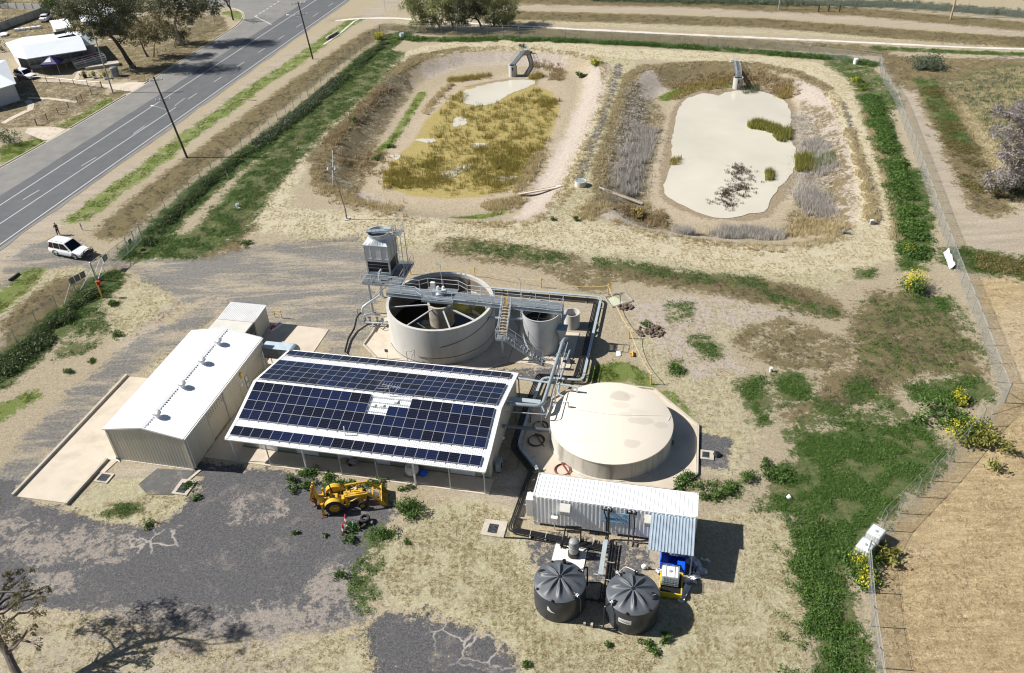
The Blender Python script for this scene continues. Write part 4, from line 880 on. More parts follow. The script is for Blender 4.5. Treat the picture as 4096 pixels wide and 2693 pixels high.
# things against the right wall
T=Thing('air_conditioner','grey outdoor cooling unit beside the right wall of the solar shed','air conditioner',(-13.35,47.6),fr=True)
mb=T.mb(); mb.box(-13.55,47.4,.12,-13.15,48.3,.95); mb.build('cabinet',M('duct_tape_grey'),T.e,bevel=.02)
mb=T.mb(); mb.lathe([(.28,0),(.28,.02),(.05,.03)],(-13.14,47.8,.55),16,ax=(1,0,0)); mb.build('fan_grille',M('dark_gap'),T.e)
for y in (47.45,48.15): mb=T.mb(); mb.box(-13.5,y,0,-13.2,y+.1,.12); mb.build('foot',M('rubber'),T.e)
T=Thing('pallet','weathered pallet lying in the shade beside the solar shed','pallet',(-12.5,48.5),fr=True)
mb=T.mb()
for i in range(6): mb.box(-12.9,47.9+i*.2,.1,-12.0,48.03+i*.2,.13)
for i in range(3): mb.box(-12.9+i*.4,47.9,0,-12.8+i*.4,49.03,.1)
mb.build('boards',M('wood_pale'),T.e)
# ramp slab west of the long shed
RP=[(-52.5,37.7),(-46.95,37.9),(-47.3,43.6),(-46.5,57.5),(-50.4,57.5),(-50.4,53.9),(-52.4,53.6)]
slab('loading_ramp',[(-52.5,37.8),(-47.6,37.9),(-47.4,43.0),(-46.5,43.2),(-46.5,54.2),(-52.4,54.0)],-.1,.07,M('concrete_slab'))
mb=MB(); 
for p,q_,h in (((-52.62,37.8),(-52.52,54.1),.28),((-47.5,37.7),(-47.3,43.1),.26)):
    a,b_=B(*p),B(*q_); mb.beam((*a,h/2),(*b_,h/2),.22,h)
o=mb.build('kerb',M('concrete_kerb')); o['kind']='structure'
mb=MB(); P=[B(*p) for p in ((-47.2,41.6),(-46.9,43.3),(-46.3,43.3),(-46.6,41.6))]; mb.prism(P,-.05,.05); o=mb.build('footpath',M('concrete_slab')); o['kind']='structure'
slab('asphalt_patch',[(-42.3,42.9),(-39.0,43.2),(-38.9,42.2),(-39.3,40.3),(-41.5,40.0),(-42.9,40.9)],-.02,.035,M('asphalt_patch'))
def pit(name,label,a0,a1,b0,b1,g0,g1,h0,h1):
    T=Thing(name,label,'drain',((a0+a1)/2,(b0+b1)/2),fr=True,group='concrete drain pits'); mb=T.mb()
    mb.box(a0,b0,-.1,a1,h0,.09); mb.box(a0,h1,-.1,a1,b1,.09); mb.box(a0,h0,-.1,g0,h1,.0901); mb.box(g1,h0,-.1,a1,h1,.0901); mb.build('surround',M('concrete_kerb'),T.e)
    mb=T.mb(); n=int((g1-g0)/.09)
    for i in range(n): mb.box(g0+i*.09,h0,.03,g0+i*.09+.035,h1,.075)
    for i in range(3): y=h0+(h1-h0)*(i+.5)/3; mb.box(g0,y-.02,.035,g1,y+.02,.07)
    mb.build('grate',M('grate'),T.e); mb=T.mb(); mb.box(g0,h0,-.1,g1,h1,.01); mb.build('pit_floor',M('dark_gap'),T.e)
pit('drain_pit','concrete drain pit with steel grate at the foot of the ramp',-46.9,-45.6,40.5,41.6,-46.7,-45.8,40.65,41.45)
pit('drain_pit','drain pit with long grate below the shaded corner of the long shed',-39.5,-38.1,40.4,42.1,-39.2,-38.4,40.6,41.7)
pit('drain_pit','square concrete pit with round-edged grate in the straw left of the container',-13.2,-11.4,40.7,42.3,-12.75,-12.0,41.0,41.9)
pit('drain_pit','small half shaded drain pit right of the covered tank',3.0,4.1,51.9,53.0,3.15,3.75,52.1,52.8)
mb=MB(); a,b_=B(-38.9,42.1),B(-38.5,43.4); mb.beam((*a,.02),(*b_,.02),.25,.1); o=mb.build('gutter',M('concrete_kerb')); o['kind']='structure'
# ================================================================ TANKS, BRIDGE, TOWER, PIPEWORK
# covered tank
TCX,TCY,TR,TH=-4.66,53.26,5.22,1.96     # plant grid (a,b)
TCX,TCY=IB((8.13,52.84))
slab('concrete_apron',[(-2.2,60.35),(-1.5,60.3),(2.6,56.0),(2.7,50.0),(.8,48.0),(-9.75,47.9),(-12.0,50.4),(-12.0,55.6),(-9.4,58.7),(-5.5,60.4)],-.2,.06,M('concrete_slab'))
mb=MB(); Q=[(-5.5,60.4),(-2.2,60.4),(-1.45,60.35),(2.7,56.0),(2.8,50.0),(.85,47.9),(-9.8,47.85)]
Q2=[(-9.8,47.85),(-12.1,50.3),(-12.1,55.6),(-9.5,58.7),(-5.5,60.4)]
for L_ in (Q,Q2):
    for i in range(len(L_)-1): mb.beam((*B(*L_[i]),.1),(*B(*L_[i+1]),.1),.15,.24)
o=mb.build('kerb',M('concrete_kerb')); o['kind']='structure'
T=Thing('covered_water_tank','large round concrete tank with a smooth cream flat roof','tank',(TCX,TCY),fr=True)
mb=T.mb(); mb.lathe([(TR-.04,.05),(TR-.04,TH-.12)],(TCX,TCY,0),96); mb.lathe([(TR+.12,.05),(TR+.12,.13),(TR-.05,.15)],(TCX,TCY,0),96); mb.build('wall',M('concrete_stained'),T.e,smooth=True)
mroof=mat('tank_roof',(.66,.60,.505),.75,0,.05,.25,.05,10,dirt=(.40,.355,.28),dirts=.22,dirtamt=.0)
def roofmat():
    m=M('tank_roof'); nt=m.node_tree; b=nt.nodes['Principled BSDF']; L=nt.links.new
    src=b.inputs['Base Color'].links[0].from_socket; tc=nd(nt,'ShaderNodeTexCoord'); cur=src
    nz=nd(nt,'ShaderNodeTexNoise'); nz.inputs['Scale'].default_value=.9; nz.inputs['Detail'].default_value=5; L(tc.outputs['Object'],nz.inputs['Vector'])
    for (x,y,rx,ry,am) in ((.35,3.35,1.0,.75,.85),(1.3,3.5,.6,.35,.4),(.45,2.2,.8,.5,.35),(1.1,1.0,.6,.35,.3),(2.6,.35,1.2,.45,.5),(4.1,.1,.7,.45,.45),(1.9,-2.5,.75,.55,.55),(-1.6,-2.9,.9,.35,.25),(2.1,1.5,.8,.3,.2),(-2.5,1.8,.5,.4,.15)):
        # ponding stains left where rainwater dries
        mp=nd(nt,'ShaderNodeMapping'); mp.inputs['Location'].default_value=(-x/rx,-y/ry,0); mp.inputs['Scale'].default_value=(1/rx,1/ry,0); L(tc.outputs['Object'],mp.inputs[0])
        ln_=nd(nt,'ShaderNodeVectorMath',operation='LENGTH'); L(mp.outputs[0],ln_.inputs[0])
        ad=nd(nt,'ShaderNodeMath',operation='MULTIPLY_ADD'); L(nz.outputs[0],ad.inputs[0]); ad.inputs[1].default_value=1.6; L(ln_.outputs['Value'],ad.inputs[2])
        mr=nd(nt,'ShaderNodeMapRange'); mr.interpolation_type='SMOOTHSTEP'; mr.inputs[1].default_value=1.9; mr.inputs[2].default_value=1.6; mr.inputs[3].default_value=0; mr.inputs[4].default_value=am*.75; L(ad.outputs[0],mr.inputs[0])
        mx=nd(nt,'ShaderNodeMix',data_type='RGBA'); L(mr.outputs[0],mx.inputs[0]); L(cur,mx.inputs[6]); mx.inputs[7].default_value=(.42,.38,.32,1); cur=mx.outputs[2]
    L(cur,b.inputs['Base Color'])
roofmat()
mb=T.mb(); mb.lathe([(TR,TH-.14),(TR+.02,TH-.03),(TR-.03,TH),(0.01,TH+.06)],(TCX,TCY,0),96); rf=mb.build('roof',M('tank_roof'),T.e,smooth=True)
mb=T.mb(); x,y=TCX-3.9,TCY+1.1; mb.tube(fillet([(x,y,TH),(x,y,TH+.62),(x-.42,y+.04,TH+.62),(x-.42,y+.04,TH+.38)],.22),.08,10); mb.build('vent_pipe',M('trim_white'),rf,smooth=True)
mb=T.mb(); mb.tube([(TCX-5.0,TCY+1.2,TH+.03),(TCX-3,TCY+.9,TH+.06),(TCX,TCY+.7,TH+.09),(TCX+4.7,TCY+1.4,TH+.05)],.018,5); mb.tube([(TCX+4.9,TCY+1.4,TH+.04),(TCX+4.75,TCY+.8,TH+.04)],.025,5); mb.build('cable_conduit',M('trim_white'),rf)
mb=T.mb(); mb.tube([(TCX+5.3,TCY-.3,.3),(TCX+5.3,TCY-.3,.8)],.08,8); mb.lathe([(.15,0),(.15,.1)],(TCX+5.32,TCY-.3,.55),10,ax=(1,0,0)); mb.build('drain_valve',M('galv_dark'),T.e)
for (cx,cy,r,n,c,lab) in ((-10.9,53.6,.62,2,'hose','thick grey hose coiled on the slab left of the covered tank'),(-10.95,51.7,.66,3,'hose','black ribbed hose coiled beside the kerb left of the covered tank'),(-8.15,48.6,.62,3,'hose_red','red brown hose coiled behind the white container')):
    T=Thing('coiled_hose',lab,'hose',(cx,cy),fr=True,group='hoses lying by the covered tank'); mb=T.mb(); P=[]
    for i in range(n*24+8):
        a=2*PI*i/24; rr=r*(1+.07*math.sin(a*.7)+.03*(i//24)); P.append((cx+rr*math.cos(a),cy+rr*math.sin(a),.10+.035*(i//24)))
    P.append((cx+r*1.25,cy-.6,.1)); mb.tube(P,.032,6); mb.build('hose',M(c),T.e,smooth=True)
# black pit box beside small pit
T=Thing('rubbish_bag','crumpled black bag on the asphalt right of the covered tank','bag',(4.35,52.6),fr=True); mb=T.mb(); mb.lathe([(.3,0),(.34,.12),(.2,.3),(.05,.33)],(4.35,52.6,0),8); mb.build('bag',M('black_trim'),T.e,smooth=True)
# clarifier
KX,KY=IB((-7.04,69.56)); KR,KH=5.41,4.24
slab('concrete_apron',[(-30.9,62.7),(-28.9,60.85),(-17.6,60.7),(-15.8,62.4),(-15.9,68.0),(-19,73.5),(-27,73.5),(-30.6,67.4)],-.2,.05,M('concrete_slab'))
slab('concrete_apron',[(-15.75,62.35),(-9.65,62.15),(-9.6,68.2),(-15.75,68.2)],-.2,.07,M('concrete_slab'))
mb=MB(); Q=[(-30.6,67.4),(-30.95,62.7),(-28.9,60.8),(-17.6,60.65)]
for i in range(3): mb.beam((*B(*Q[i]),.1),(*B(*Q[i+1]),.1),.12,.24)
o=mb.build('kerb',M('concrete_kerb')); o['kind']='structure'
T=Thing('clarifier_tank','huge open round concrete tank crossed by a steel walkway bridge','tank',(KX,KY),fr=True)
mb=T.mb(); mb.lathe([(KR,.04),(KR,KH),(KR-.28,KH),(KR-.28,KH-.4)],(KX,KY,0),112,cap=False); mb.build('wall',M('concrete_wall'),T.e,smooth=True); mb=T.mb(); mb.lathe([(KR-.285,KH-.4),(KR-.29,1.0)],(KX,KY,0),112,cap=False); mb.build('inner_wall',M('inner_stain_shade'),T.e,smooth=True)
mb=T.mb(); mb.ring((KX,KY,0),KR-.02,KR+.14,.04,.14,112); mb.build('base_ring',M('concrete_kerb'),T.e)
mb=T.mb(); mb.lathe([(KR-.29,1.55),(.01,1.56)],(KX,KY,0),64,cap=False); mb.build('water',M('tank_water'),T.e)
mb=T.mb(); mb.lathe([(1.27,1.2),(1.27,KH-.35),(1.15,KH-.35),(1.15,1.2)],(KX,KY,0),48,cap=False); col=mb.build('feed_well',M('concrete_mottled'),T.e,smooth=True)
mb=T.mb(); mb.ring((KX,KY,0),1.1,1.3,KH-.35,KH-.22,48); mb.build('rim',M('concrete_kerb'),col)
for k_,a in enumerate((-62,-118,-165,-28,38,150)):
    c,s=math.cos(R(a)),math.sin(R(a)); mb=T.mb(); mb.beam((KX+1.25*c,KY+1.25*s,KH-.5),(KX+5.15*c,KY+5.15*s,KH-.55 if k_<4 else KH-1.0),.13,.13); mb.build('strut',M('steel_paint'),T.e)
mb=T.mb(); # launder channel arc inside the far wall
for i in range(14):
    a0=R(-60+i*8.8);a1=R(-60+(i+1)*8.8)
    for r0,r1,z0,z1 in ((4.55,4.6,2.5,2.95),(4.6,5.13,2.5,2.55)):
        f=lambda r,a,z:(KX+r*math.cos(a),KY+r*math.sin(a),z); mb.hexa([f(r0,a0,z0),f(r1,a0,z0),f(r1,a1,z0),f(r0,a1,z0)],[f(r0,a0,z1),f(r1,a0,z1),f(r1,a1,z1),f(r0,a1,z1)])
mb.build('launder',M('concrete_wall'),T.e)
mb=T.mb(); P=[]
for i in range(30):
    a=R(-75+i*3.1); P.append((KX+(KR+.03)*math.cos(a),KY+(KR+.03)*math.sin(a),2.3+.055*i))
mb.tube(P,.022,5)
for zz,a0,a1 in ((1.0,-100,20),(.35,-150,-80)): mb.tube([(KX+(KR+.03)*math.cos(R(a)),KY+(KR+.03)*math.sin(R(a)),zz) for a in range(a0,a1,5)],.02,5)
mb.build('cable',M('black_pipe'),T.e)
mb=T.mb(); cx,cy=KX-1.7,KY-KR-.42; mb.tube([(cx-.35,cy+.25,.05),(cx-.35,cy+.25,1.9)],.04,6); mb.tube(fillet([(cx-.35,cy+.2,1.9),(cx-.2,cy-.1,2.0),(cx+.3,cy-.1,2.0),(cx+.5,cy+.3,1.9)],.2),.03,6); mb.tube([(cx+.5,cy+.3,1.9),(cx-.25,cy-.6,.1)],.035,6); mb.tube([(cx+.5,cy-.2,.05),(cx+.5,cy+.3,1.9)],.02,6); mb.build('sampling_pipe',M('steel_paint'),T.e)
T=Thing('small_sign','small square sign on a thin stake on the clarifier slab','sign',(-29.3,63.2),fr=True); x,y=IB(Zm(1350,850,2.1636)(435,1265)); mb=T.mb(); mb.cyl((x,y,0),(x,y,1.0),.02,n=6); T.e.location=(*B(x,y),0); mb.v=[]; mb.f=[]; mb.mi=[]; mb.o=(x,y,0); mb.cyl((x,y,.05),(x,y,1.0),.02,n=6); mb.build('stake',M('steel_paint'),T.e); mb=MB((x,y,0)); mb.box(x-.2,y-.02,.8,x+.15,y+.02,1.15); mb.build('plate',M('galv_dark'),T.e)
# bridge
T=Thing('walkway_bridge','long galvanised walkway bridge with handrails spanning the open tank and the steel tank','walkway',(-28.9,66.0),fr=True)
ZD=4.72; bA,bB=(-28.95,66.35),(-10.9,65.75); bw=.62
def bp(t,o_=0,z=ZD): 
    ax=bA[0]+(bB[0]-bA[0])*t; ay=bA[1]+(bB[1]-bA[1])*t+o_; return (ax,ay,z)
tK=(KX-bA[0])/(bB[0]-bA[0])
mb=T.mb(); mb.hexa([bp(0,-bw,ZD-.03),bp(1,-bw,ZD-.03),bp(1,bw,ZD-.03),bp(0,bw,ZD-.03)],[bp(0,-bw),bp(1,-bw),bp(1,bw),bp(0,bw)])
mb.hexa([(KX-1.6,KY-.9,ZD-.03),(KX+1.6,KY-.9,ZD-.03),(KX+1.6,KY+1.5,ZD-.03),(KX-1.6,KY+1.5,ZD-.03)],[(KX-1.6,KY-.9,ZD-.001),(KX+1.6,KY-.9,ZD-.001),(KX+1.6,KY+1.5,ZD-.001),(KX-1.6,KY+1.5,ZD-.001)])
mb.build('deck',M('grating'),T.e)
mb=T.mb(); 
for o_ in (-bw,bw): mb.beam(bp(0,o_,ZD-.2),bp(1,o_,ZD-.2),.09,.38); mb.beam(bp(0,o_,ZD-.01),bp(1,o_,ZD-.01),.16,.02); mb.beam(bp(0,o_,ZD-.39),bp(1,o_,ZD-.39),.16,.02)
for i in range(15): mb.beam(bp(i/14,-bw,ZD-.25),bp(i/14,bw,ZD-.25),.07,.12)
mb.beam((KX-1.6,KY-.95,ZD-.12),(KX+1.6,KY-.95,ZD-.12),.07,.26); mb.build('beam',M('galv_blue'),T.e)
mb=T.mb(); z=Vector((0,0,0))
fr_=[bp(0,-bw),bp(tK-.13,-bw),(KX-1.6,KY-.9,ZD),(KX+1.6,KY-.9,ZD),bp(tK+.15,-bw),bp(.69,-bw)]
rail(mb,fr_,1.0,1.5); rail(mb,[bp(.78,-bw),bp(1,-bw),bp(1,bw)],1.0,1.5)
rail(mb,[bp(0,bw),bp(tK-.13,bw),(KX-1.6,KY+1.5,ZD),(KX+1.6,KY+1.5,ZD),bp(tK+.15,bw),bp(1,bw)],1.0,1.5); mb.build('handrail',M('galv'),T.e,smooth=True)
mb=T.mb(); mb.lathe([(.5,ZD),(.5,ZD+.25),(.34,ZD+.4),(.34,ZD+.55)],(KX,KY+.25,0),20); mb.box(KX-.75,KY-.05,ZD,KX-.2,KY+.5,ZD+.5); mb.build('drive_base',M('galv_blue'),T.e,bevel=.02)
mb=T.mb(); 
for dx,dy in ((-.18,.3),(.35,.35)): mb.lathe([(.14,0),(.15,.3),(.12,.42),(.03,.46)],(KX+dx,KY+dy,ZD+.5),14)
mb.lathe([(.11,-.2),(.11,.25)],(KX+.4,KY+.1,ZD+.62),12,ax=(1,.3,0)); mb.build('drive_motor',M('white_plastic'),T.e,smooth=True)
mb=T.mb(); mb.box(KX-1.1,KY+.7,ZD+.0,KX-.65,KY+1.0,ZD+1.0); mb.build('control_cabinet',M('pale_plinth'),T.e,bevel=.02)
for t_,o_ in ((tK-.01,1.4),(.76,.66)):
    mb=T.mb(); x,y,_=bp(t_,o_); h=ZD+(2.6 if o_>1 else 2.3); mb.cyl((x,y,ZD-.2),(x,y,h),.03,n=6); lp=mb.build('lamp_post',M('galv'),T.e)
    mb=T.mb(); mb.beam((x,y,h),(x-.45,y+.1,h+.14),.16,.06); mb.build('lamp_head',M('galv'),lp)
mb=T.mb(); P=bp(.685,-.1); mb.add([(P[0]-.02,P[1]-.5,ZD),(P[0]+.35,P[1]-.6,ZD),(P[0]+.3,P[1]-.6,ZD+.9),(P[0],P[1]-.5,ZD+.9)],[(0,1,2,3),(3,2,1,0)]); mb.build('gate_panel',M('orange_post'),T.e)
for t_ in (.995,):
    for o_ in (-bw,bw): mb=T.mb(); x,y,_=bp(t_,o_); mb.beam((x,y,.07),(x,y,ZD-.4),.15); mb.box(x-.2,y-.2,.06,x+.2,y+.2,.1); mb.build('leg',M('galv_blue'),T.e)
# stairs from the bridge down: upper flight, landing, lower flight
T=Thing('access_stair','steel stair with landing and caged handrails between open tank and steel tank','stair',(-14.5,62.9),fr=True)
sx0,sx1=-16.75,-15.95; yT=bp(.7)[1]-bw; LZ=2.75
mb=T.mb()
for x in (sx0,sx1): mb.beam((x,yT,ZD-.12),(x,63.0,LZ-.08),.05,.22)
for y in (62.2,62.98): mb.beam((sx0-.1,y,LZ-.08),(sx1+.1,y,LZ-.08),.06,.16)
dn=[(-15.95,62.25,LZ-.08),(-12.35,62.25,.12)]
for dy in (0,.75): mb.beam((dn[0][0],dn[0][1]+dy,dn[0][2]),(dn[1][0],dn[1][1]+dy,dn[1][2]),.05,.24)
mb.build('stringer',M('galv_blue'),T.e)
mb=T.mb(); mb.box(sx0-.1,62.2,LZ-.03,sx1+.1,63.0,LZ); mb.build('landing',M('grating'),T.e)
for i in range(10):
    t=(i+.5)/10; y=yT+(63.0-yT)*t; z=ZD+(LZ-ZD)*t; mb=T.mb(); mb.box(sx0,y-.13,z-.03,sx1,y+.13,z); mb.build('tread',M('wood_pale'),T.e)
for i in range(12):
    t=(i+.5)/12; x=-15.95+3.6*t; z=LZ+(.12-LZ)*t; mb=T.mb(); mb.box(x-.12,62.27,z-.03,x+.12,62.98,z); mb.build('tread',M('galv'),T.e)
mb=T.mb()
for x in (sx0-.05,sx1+.05): rail(mb,[(x,yT,ZD),(x,63.0,LZ)],1.0,1.0)
rail(mb,[(sx0-.1,63.0,LZ),(sx0-.1,62.2,LZ),(sx1,62.2,LZ)],1.0,.8)
for y in (62.22,63.02): rail(mb,[(-15.9,y,LZ),(-12.4,y,.15)],1.0,1.2)
mb.tube(fillet([(-12.4,62.22,1.15),(-12.0,62.22,1.0),(-12.0,62.22,.5),(-12.4,62.22,.5)],.15),.028,6); mb.build('handrail',M('galv'),T.e,smooth=True)
mb=T.mb(); mb.beam((-16.3,62.6,.2),(-16.3,62.6,LZ-.1),.2,.16); mb.build('column',M('galv_blue'),T.e); mb=T.mb(); mb.box(-16.6,62.3,.05,-16.0,62.9,.25); mb.build('footing',M('concrete_kerb'),T.e)
# steel tank
SX,SY=IB((2.94,66.75)); 
T=Thing('steel_tank','open cylindrical grey steel tank with mixing gear inside, under the bridge end','tank',(SX,SY),fr=True)
mb=T.mb(); mb.lathe([(1.85,.06),(1.85,4.18),(1.9,4.2),(1.9,4.26),(1.8,4.26),(1.8,.5)],(SX,SY,0),64,cap=False); mb.build('shell',M('steel_paint'),T.e,smooth=True)
mb=T.mb(); mb.lathe([(1.8,3.0),(.01,3.0)],(SX,SY,0),32,cap=False); mb.build('water',M('tank_water'),T.e)
mb=T.mb(); 
for y in (-.7,.1): mb.beam((SX-1.6,SY+y,3.25),(SX+1.6,SY+y,3.25),.05,.1)
mb.beam((SX-.3,SY-1.5,3.3),(SX-.3,SY+1.5,3.3),.05,.1); mb.build('internal_frame',M('galv_dark'),T.e)
mb=T.mb(); mb.tube([(SX-1.95,SY-.5,.2),(SX-1.95,SY-.5,4.4)],.02,5); mb.tube([(SX-1.75,SY-.85,.2),(SX-1.75,SY-.85,4.4)],.02,5)
for i in range(13): mb.tube([(SX-1.95,SY-.5,.4+i*.32),(SX-1.75,SY-.85,.4+i*.32)],.015,5)
mb.build('ladder',M('galv'),T.e)
# small concrete tank
QX,QY=IB((6.26,69.93)); T=Thing('small_round_tank','small open concrete tub behind the steel tank','tank',(QX,QY),fr=True)
mb=T.mb(); mb.lathe([(.8,.0),(.8,1.72),(.7,1.72),(.7,.3)],(QX,QY,0),40,cap=False); mb.build('wall',M('concrete_wall'),T.e,smooth=True)
mb=T.mb(); mb.lathe([(.7,.9),(.01,.9)],(QX,QY,0),24,cap=False); mb.build('floor',M('concrete_mottled'),T.e)
# link pipe between clarifier and steel tank
def pipe(name,label,cat,pts,r,mt,rad=.35,legs=(),group=None,mt2='galv',n=12,flanges=()):
    T=Thing(name,label,cat,(pts[0][0],pts[0][1],0),fr=True,group=group); mb=T.mb(); mb.tube(fillet(pts,rad) if rad else pts,r,n); mb.build('pipe',M(mt),T.e,smooth=True)
    for (x,y,z) in legs: m2=T.mb(); m2.beam((x,y,0),(x,y,z),.1); m2.box(x-.22,y-.22,0,x+.22,y+.22,.14); m2.build('support',M(mt2),T.e)
    for (x,y,z,ax) in flanges: m2=T.mb(); m2.lathe([(r*1.55,-.03),(r*1.55,.03)],(x,y,z),14,ax=ax); m2.build('flange',M(mt2),T.e)
    return T
pipe('link_pipe','short grey pipe joining the open tank to the steel tank','pipe',[(KX+KR-.1,64.6,3.5),(SX-1.7,64.9,3.5)],.15,'galv_blue',0)
# overhead main from steel tank to the solar shed
pipe('overhead_pipe','thick grey overhead pipe running from the steel tank and bending into the shed wall','pipe',[(-10.3,64.6,1.9),(-10.35,62.9,2.95),(-10.6,53.0,2.95),(-13.7,52.85,2.95)],.17,'galv_blue',.7,legs=((-10.45,60.9,2.75),(-10.1,56.6,2.75),(-10.75,53.1,2.75)),flanges=((-10.37,62.2,2.95,(0,1,0)),(-10.42,60.4,2.95,(0,1,0)),(-13.3,52.86,2.95,(1,0,0))))
pipe('thin_conduit','thin bright conduit running alongside the overhead pipe','conduit',[(-10.0,63.2,2.4),(-10.2,60.5,2.75),(-10.1,52.4,2.6),(-13.7,52.2,2.6)],.045,'galv',.3)
pipe('thin_conduit','second thin conduit beside the overhead pipe, nearer the covered tank','conduit',[(-9.9,62.6,2.9),(-9.95,52.5,2.9),(-10.2,52.3,2.3)],.035,'galv',.3)
pipe('cross_pipe','straight grey pipe from the shed wall into the side of the covered tank','pipe',[(-13.7,50.9,2.1),(-9.6,51.9,1.3)],.16,'galv_dark',0,flanges=((-13.4,50.97,2.04,(1,.24,-.2)),(-9.75,51.86,1.33,(1,.24,-.2))))
T=pipe('cable_tray','pale blue cable tray bridging from the shed roof to the covered tank','cable tray',[(-13.6,56.7,2.55),(-13.5,56.7,2.55)],.03,'tray_blue',0)
mb=T.mb(); mb.beam((-13.7,56.75,2.72),(-8.0,56.5,2.62),.22,.06); mb.beam((-8.1,56.5,2.62),(-8.1,56.45,1.9),.12,.12); mb.build('tray',M('tray_blue'),T.e); mb=T.mb(); mb.beam((-13.45,56.7,0),(-13.45,56.7,2.7),.09); mb.build('post',M('galv_dark'),T.e)
T=Thing('cable_tray','wide pale blue tray leaving the solar shed wall below the roof end','cable tray',(-13.6,54.0),fr=True); mb=T.mb(); mb.box(-13.75,53.75,2.5,-10.95,54.25,2.58); mb.beam((-11.0,54.1,2.5),(-10.5,53.3,2.1),.1); mb.build('tray',M('tray_blue'),T.e)
for x in (-13.2,-11.9): mb=T.mb(); mb.beam((x,54.0,0),(x,54.0,2.5),.1); mb.build('post',M('galv_dark'),T.e)
pipe('riser_pipe','thick pale pipe dropping beside the steel tank from the small tub','pipe',[(QX-.3,QY-.9,2.6),(QX-.6,QY-2.6,2.3),(QX-.9,QY-4.3,.9)],.17,'galv_blue',.5)
T=Thing('valve_box','blue grey hopper and valves bolted beside the steel tank','valve',(-11.1,65.0),fr=True)
mb=T.mb(); mb.hexa([(-11.15,64.6,2.3),(-10.45,64.6,2.3),(-10.45,65.3,2.3),(-11.15,65.3,2.3)],[(-11.3,64.4,2.9),(-10.3,64.4,2.9),(-10.3,65.5,2.9),(-11.3,65.5,2.9)]); mb.hexa([(-10.95,64.8,1.6),(-10.65,64.8,1.6),(-10.65,65.1,1.6),(-10.95,65.1,1.6)],[(-11.15,64.6,2.299),(-10.45,64.6,2.299),(-10.45,65.3,2.299),(-11.15,65.3,2.299)]); mb.build('hopper',M('galv_blue'),T.e)
mb=T.mb(); mb.tube([(-10.8,64.95,.07),(-10.8,64.95,1.65)],.1,10); mb.build('outlet_pipe',M('galv'),T.e,smooth=True)
T=Thing('pump_set','pumps and valves packed on the slab below the overhead pipe','pump',(-10.4,63.0),fr=True)
mb=T.mb(); 
for x,y in ((-10.3,63.9),(-10.0,63.1)): mb.lathe([(.17,0),(.17,.5)],(x,y,.35),14,ax=(0,1,0)); mb.lathe([(.28,-.08),(.28,.08)],(x,y,.35),16,ax=(0,1,0)); mb.box(x-.25,y-.2,.07,x+.25,y+.6,.16)
mb.build('pump',M('galv_dark'),T.e,smooth=True)
mb=T.mb(); mb.tube(fillet([(-9.95,64.2,.4),(-9.9,64.2,.9),(-10.0,62.2,.9),(-10.1,59.6,.9),(-10.1,57.9,.4),(-9.4,57.6,.35),(-8.6,56.6,.7)],.3),.1,10); mb.build('discharge_pipe',M('galv_blue'),T.e,smooth=True)
mb=T.mb(); mb.box(-10.9,61.9,.6,-10.5,62.2,1.1); mb.box(-10.75,62.0,.07,-10.65,62.1,.6); mb.build('junction_box',M('steel_paint'),T.e)
mb=T.mb(); 
for x,y in ((-10.05,59.0),(-10.1,62.0)): mb.lathe([(.2,-.03),(.2,.03)],(x,y,1.1),12); mb.cyl((x,y,.9),(x,y,1.12),.03,n=6)
mb.build('hand_wheel',M('black_trim'),T.e)
# cable trough and black pipe bundle round the site
TP=[(-20.5,74.6),(-8.15,74.55),(-8.1,60.1),(-11.9,59.95),(-12.2,55.2),(-12.25,50.5),(-10.3,48.2),(-10.15,47.9)]
T=Thing('cable_trough','long pale blue covered cable trough running round the process area','cable trough',(-8.1,67),fr=True)
mb=T.mb(); P=fillet([(x,y,.5) for x,y in TP],.7,6)
for i in range(len(P)-1): mb.beam(P[i],P[i+1]+(P[i+1]-P[i]).normalized()*.03,.26,.09)
mb.build('cover',M('tray_blue'),T.e)
k=0
for i in range(len(TP)-1):
    a_,b_=Vector((*TP[i],0)),Vector((*TP[i+1],0)); n=max(1,int((b_-a_).length/2.6))
    for j in range(n):
        p=a_.lerp(b_,(j+.5)/n); d_=(b_-a_).normalized(); s_=Vector((-d_.y,d_.x,0)); 
        cc=Vector((-14,62,0)); s_=s_ if (p+s_-cc).length<(p-s_-cc).length else -s_
        mb=T.mb(); mb.beam(p+s_*.75+Vector((0,0,.06)),p-s_*.2+Vector((0,0,.06)),.14,.12); mb.beam(p+Vector((0,0,.1)),p+Vector((0,0,.46)),.08); mb.build('support',M('concrete_kerb'),T.e)
def offs(pts,d_):
    out=[]
    for i,p in enumerate(pts):
        p=Vector(p); a_=(p-Vector(pts[i-1])).normalized() if i else None; b_=(Vector(pts[i+1])-p).normalized() if i<len(pts)-1 else None
        t=((a_ or b_)+(b_ or a_)).normalized(); n_=Vector((-t.y,t.x)); k=1/max(.5,(n_.dot(Vector((-(a_ or b_).y,(a_ or b_).x))))); out.append(p+n_*d_*k)
    return out
T=Thing('pipe_bundle','bundle of black plastic pipes following the cable trough round to the container','pipes',(-10,60),fr=True)
BP=TP+[(-10.35,44.6),(-10.5,41.85),(-3.7,41.35)]
for j,(d_,z_,r_) in enumerate(((.0,0,.055),(.13,.0,.055),(.26,.0,.055),(.40,0,.07))):
    base=[Vector(p) for p in BP]; O=offs(base,-(.24+d_)); 
    # beyond the trough end the bundle continues where the trough stops
    mb=T.mb(); mb.tube(fillet([(p.x,p.y,.33 if i<7 else .30) for i,p in enumerate(O)],.45,5),r_,8); mb.build('pipe',M('black_pipe'),T.e,smooth=True)
mb=T.mb()
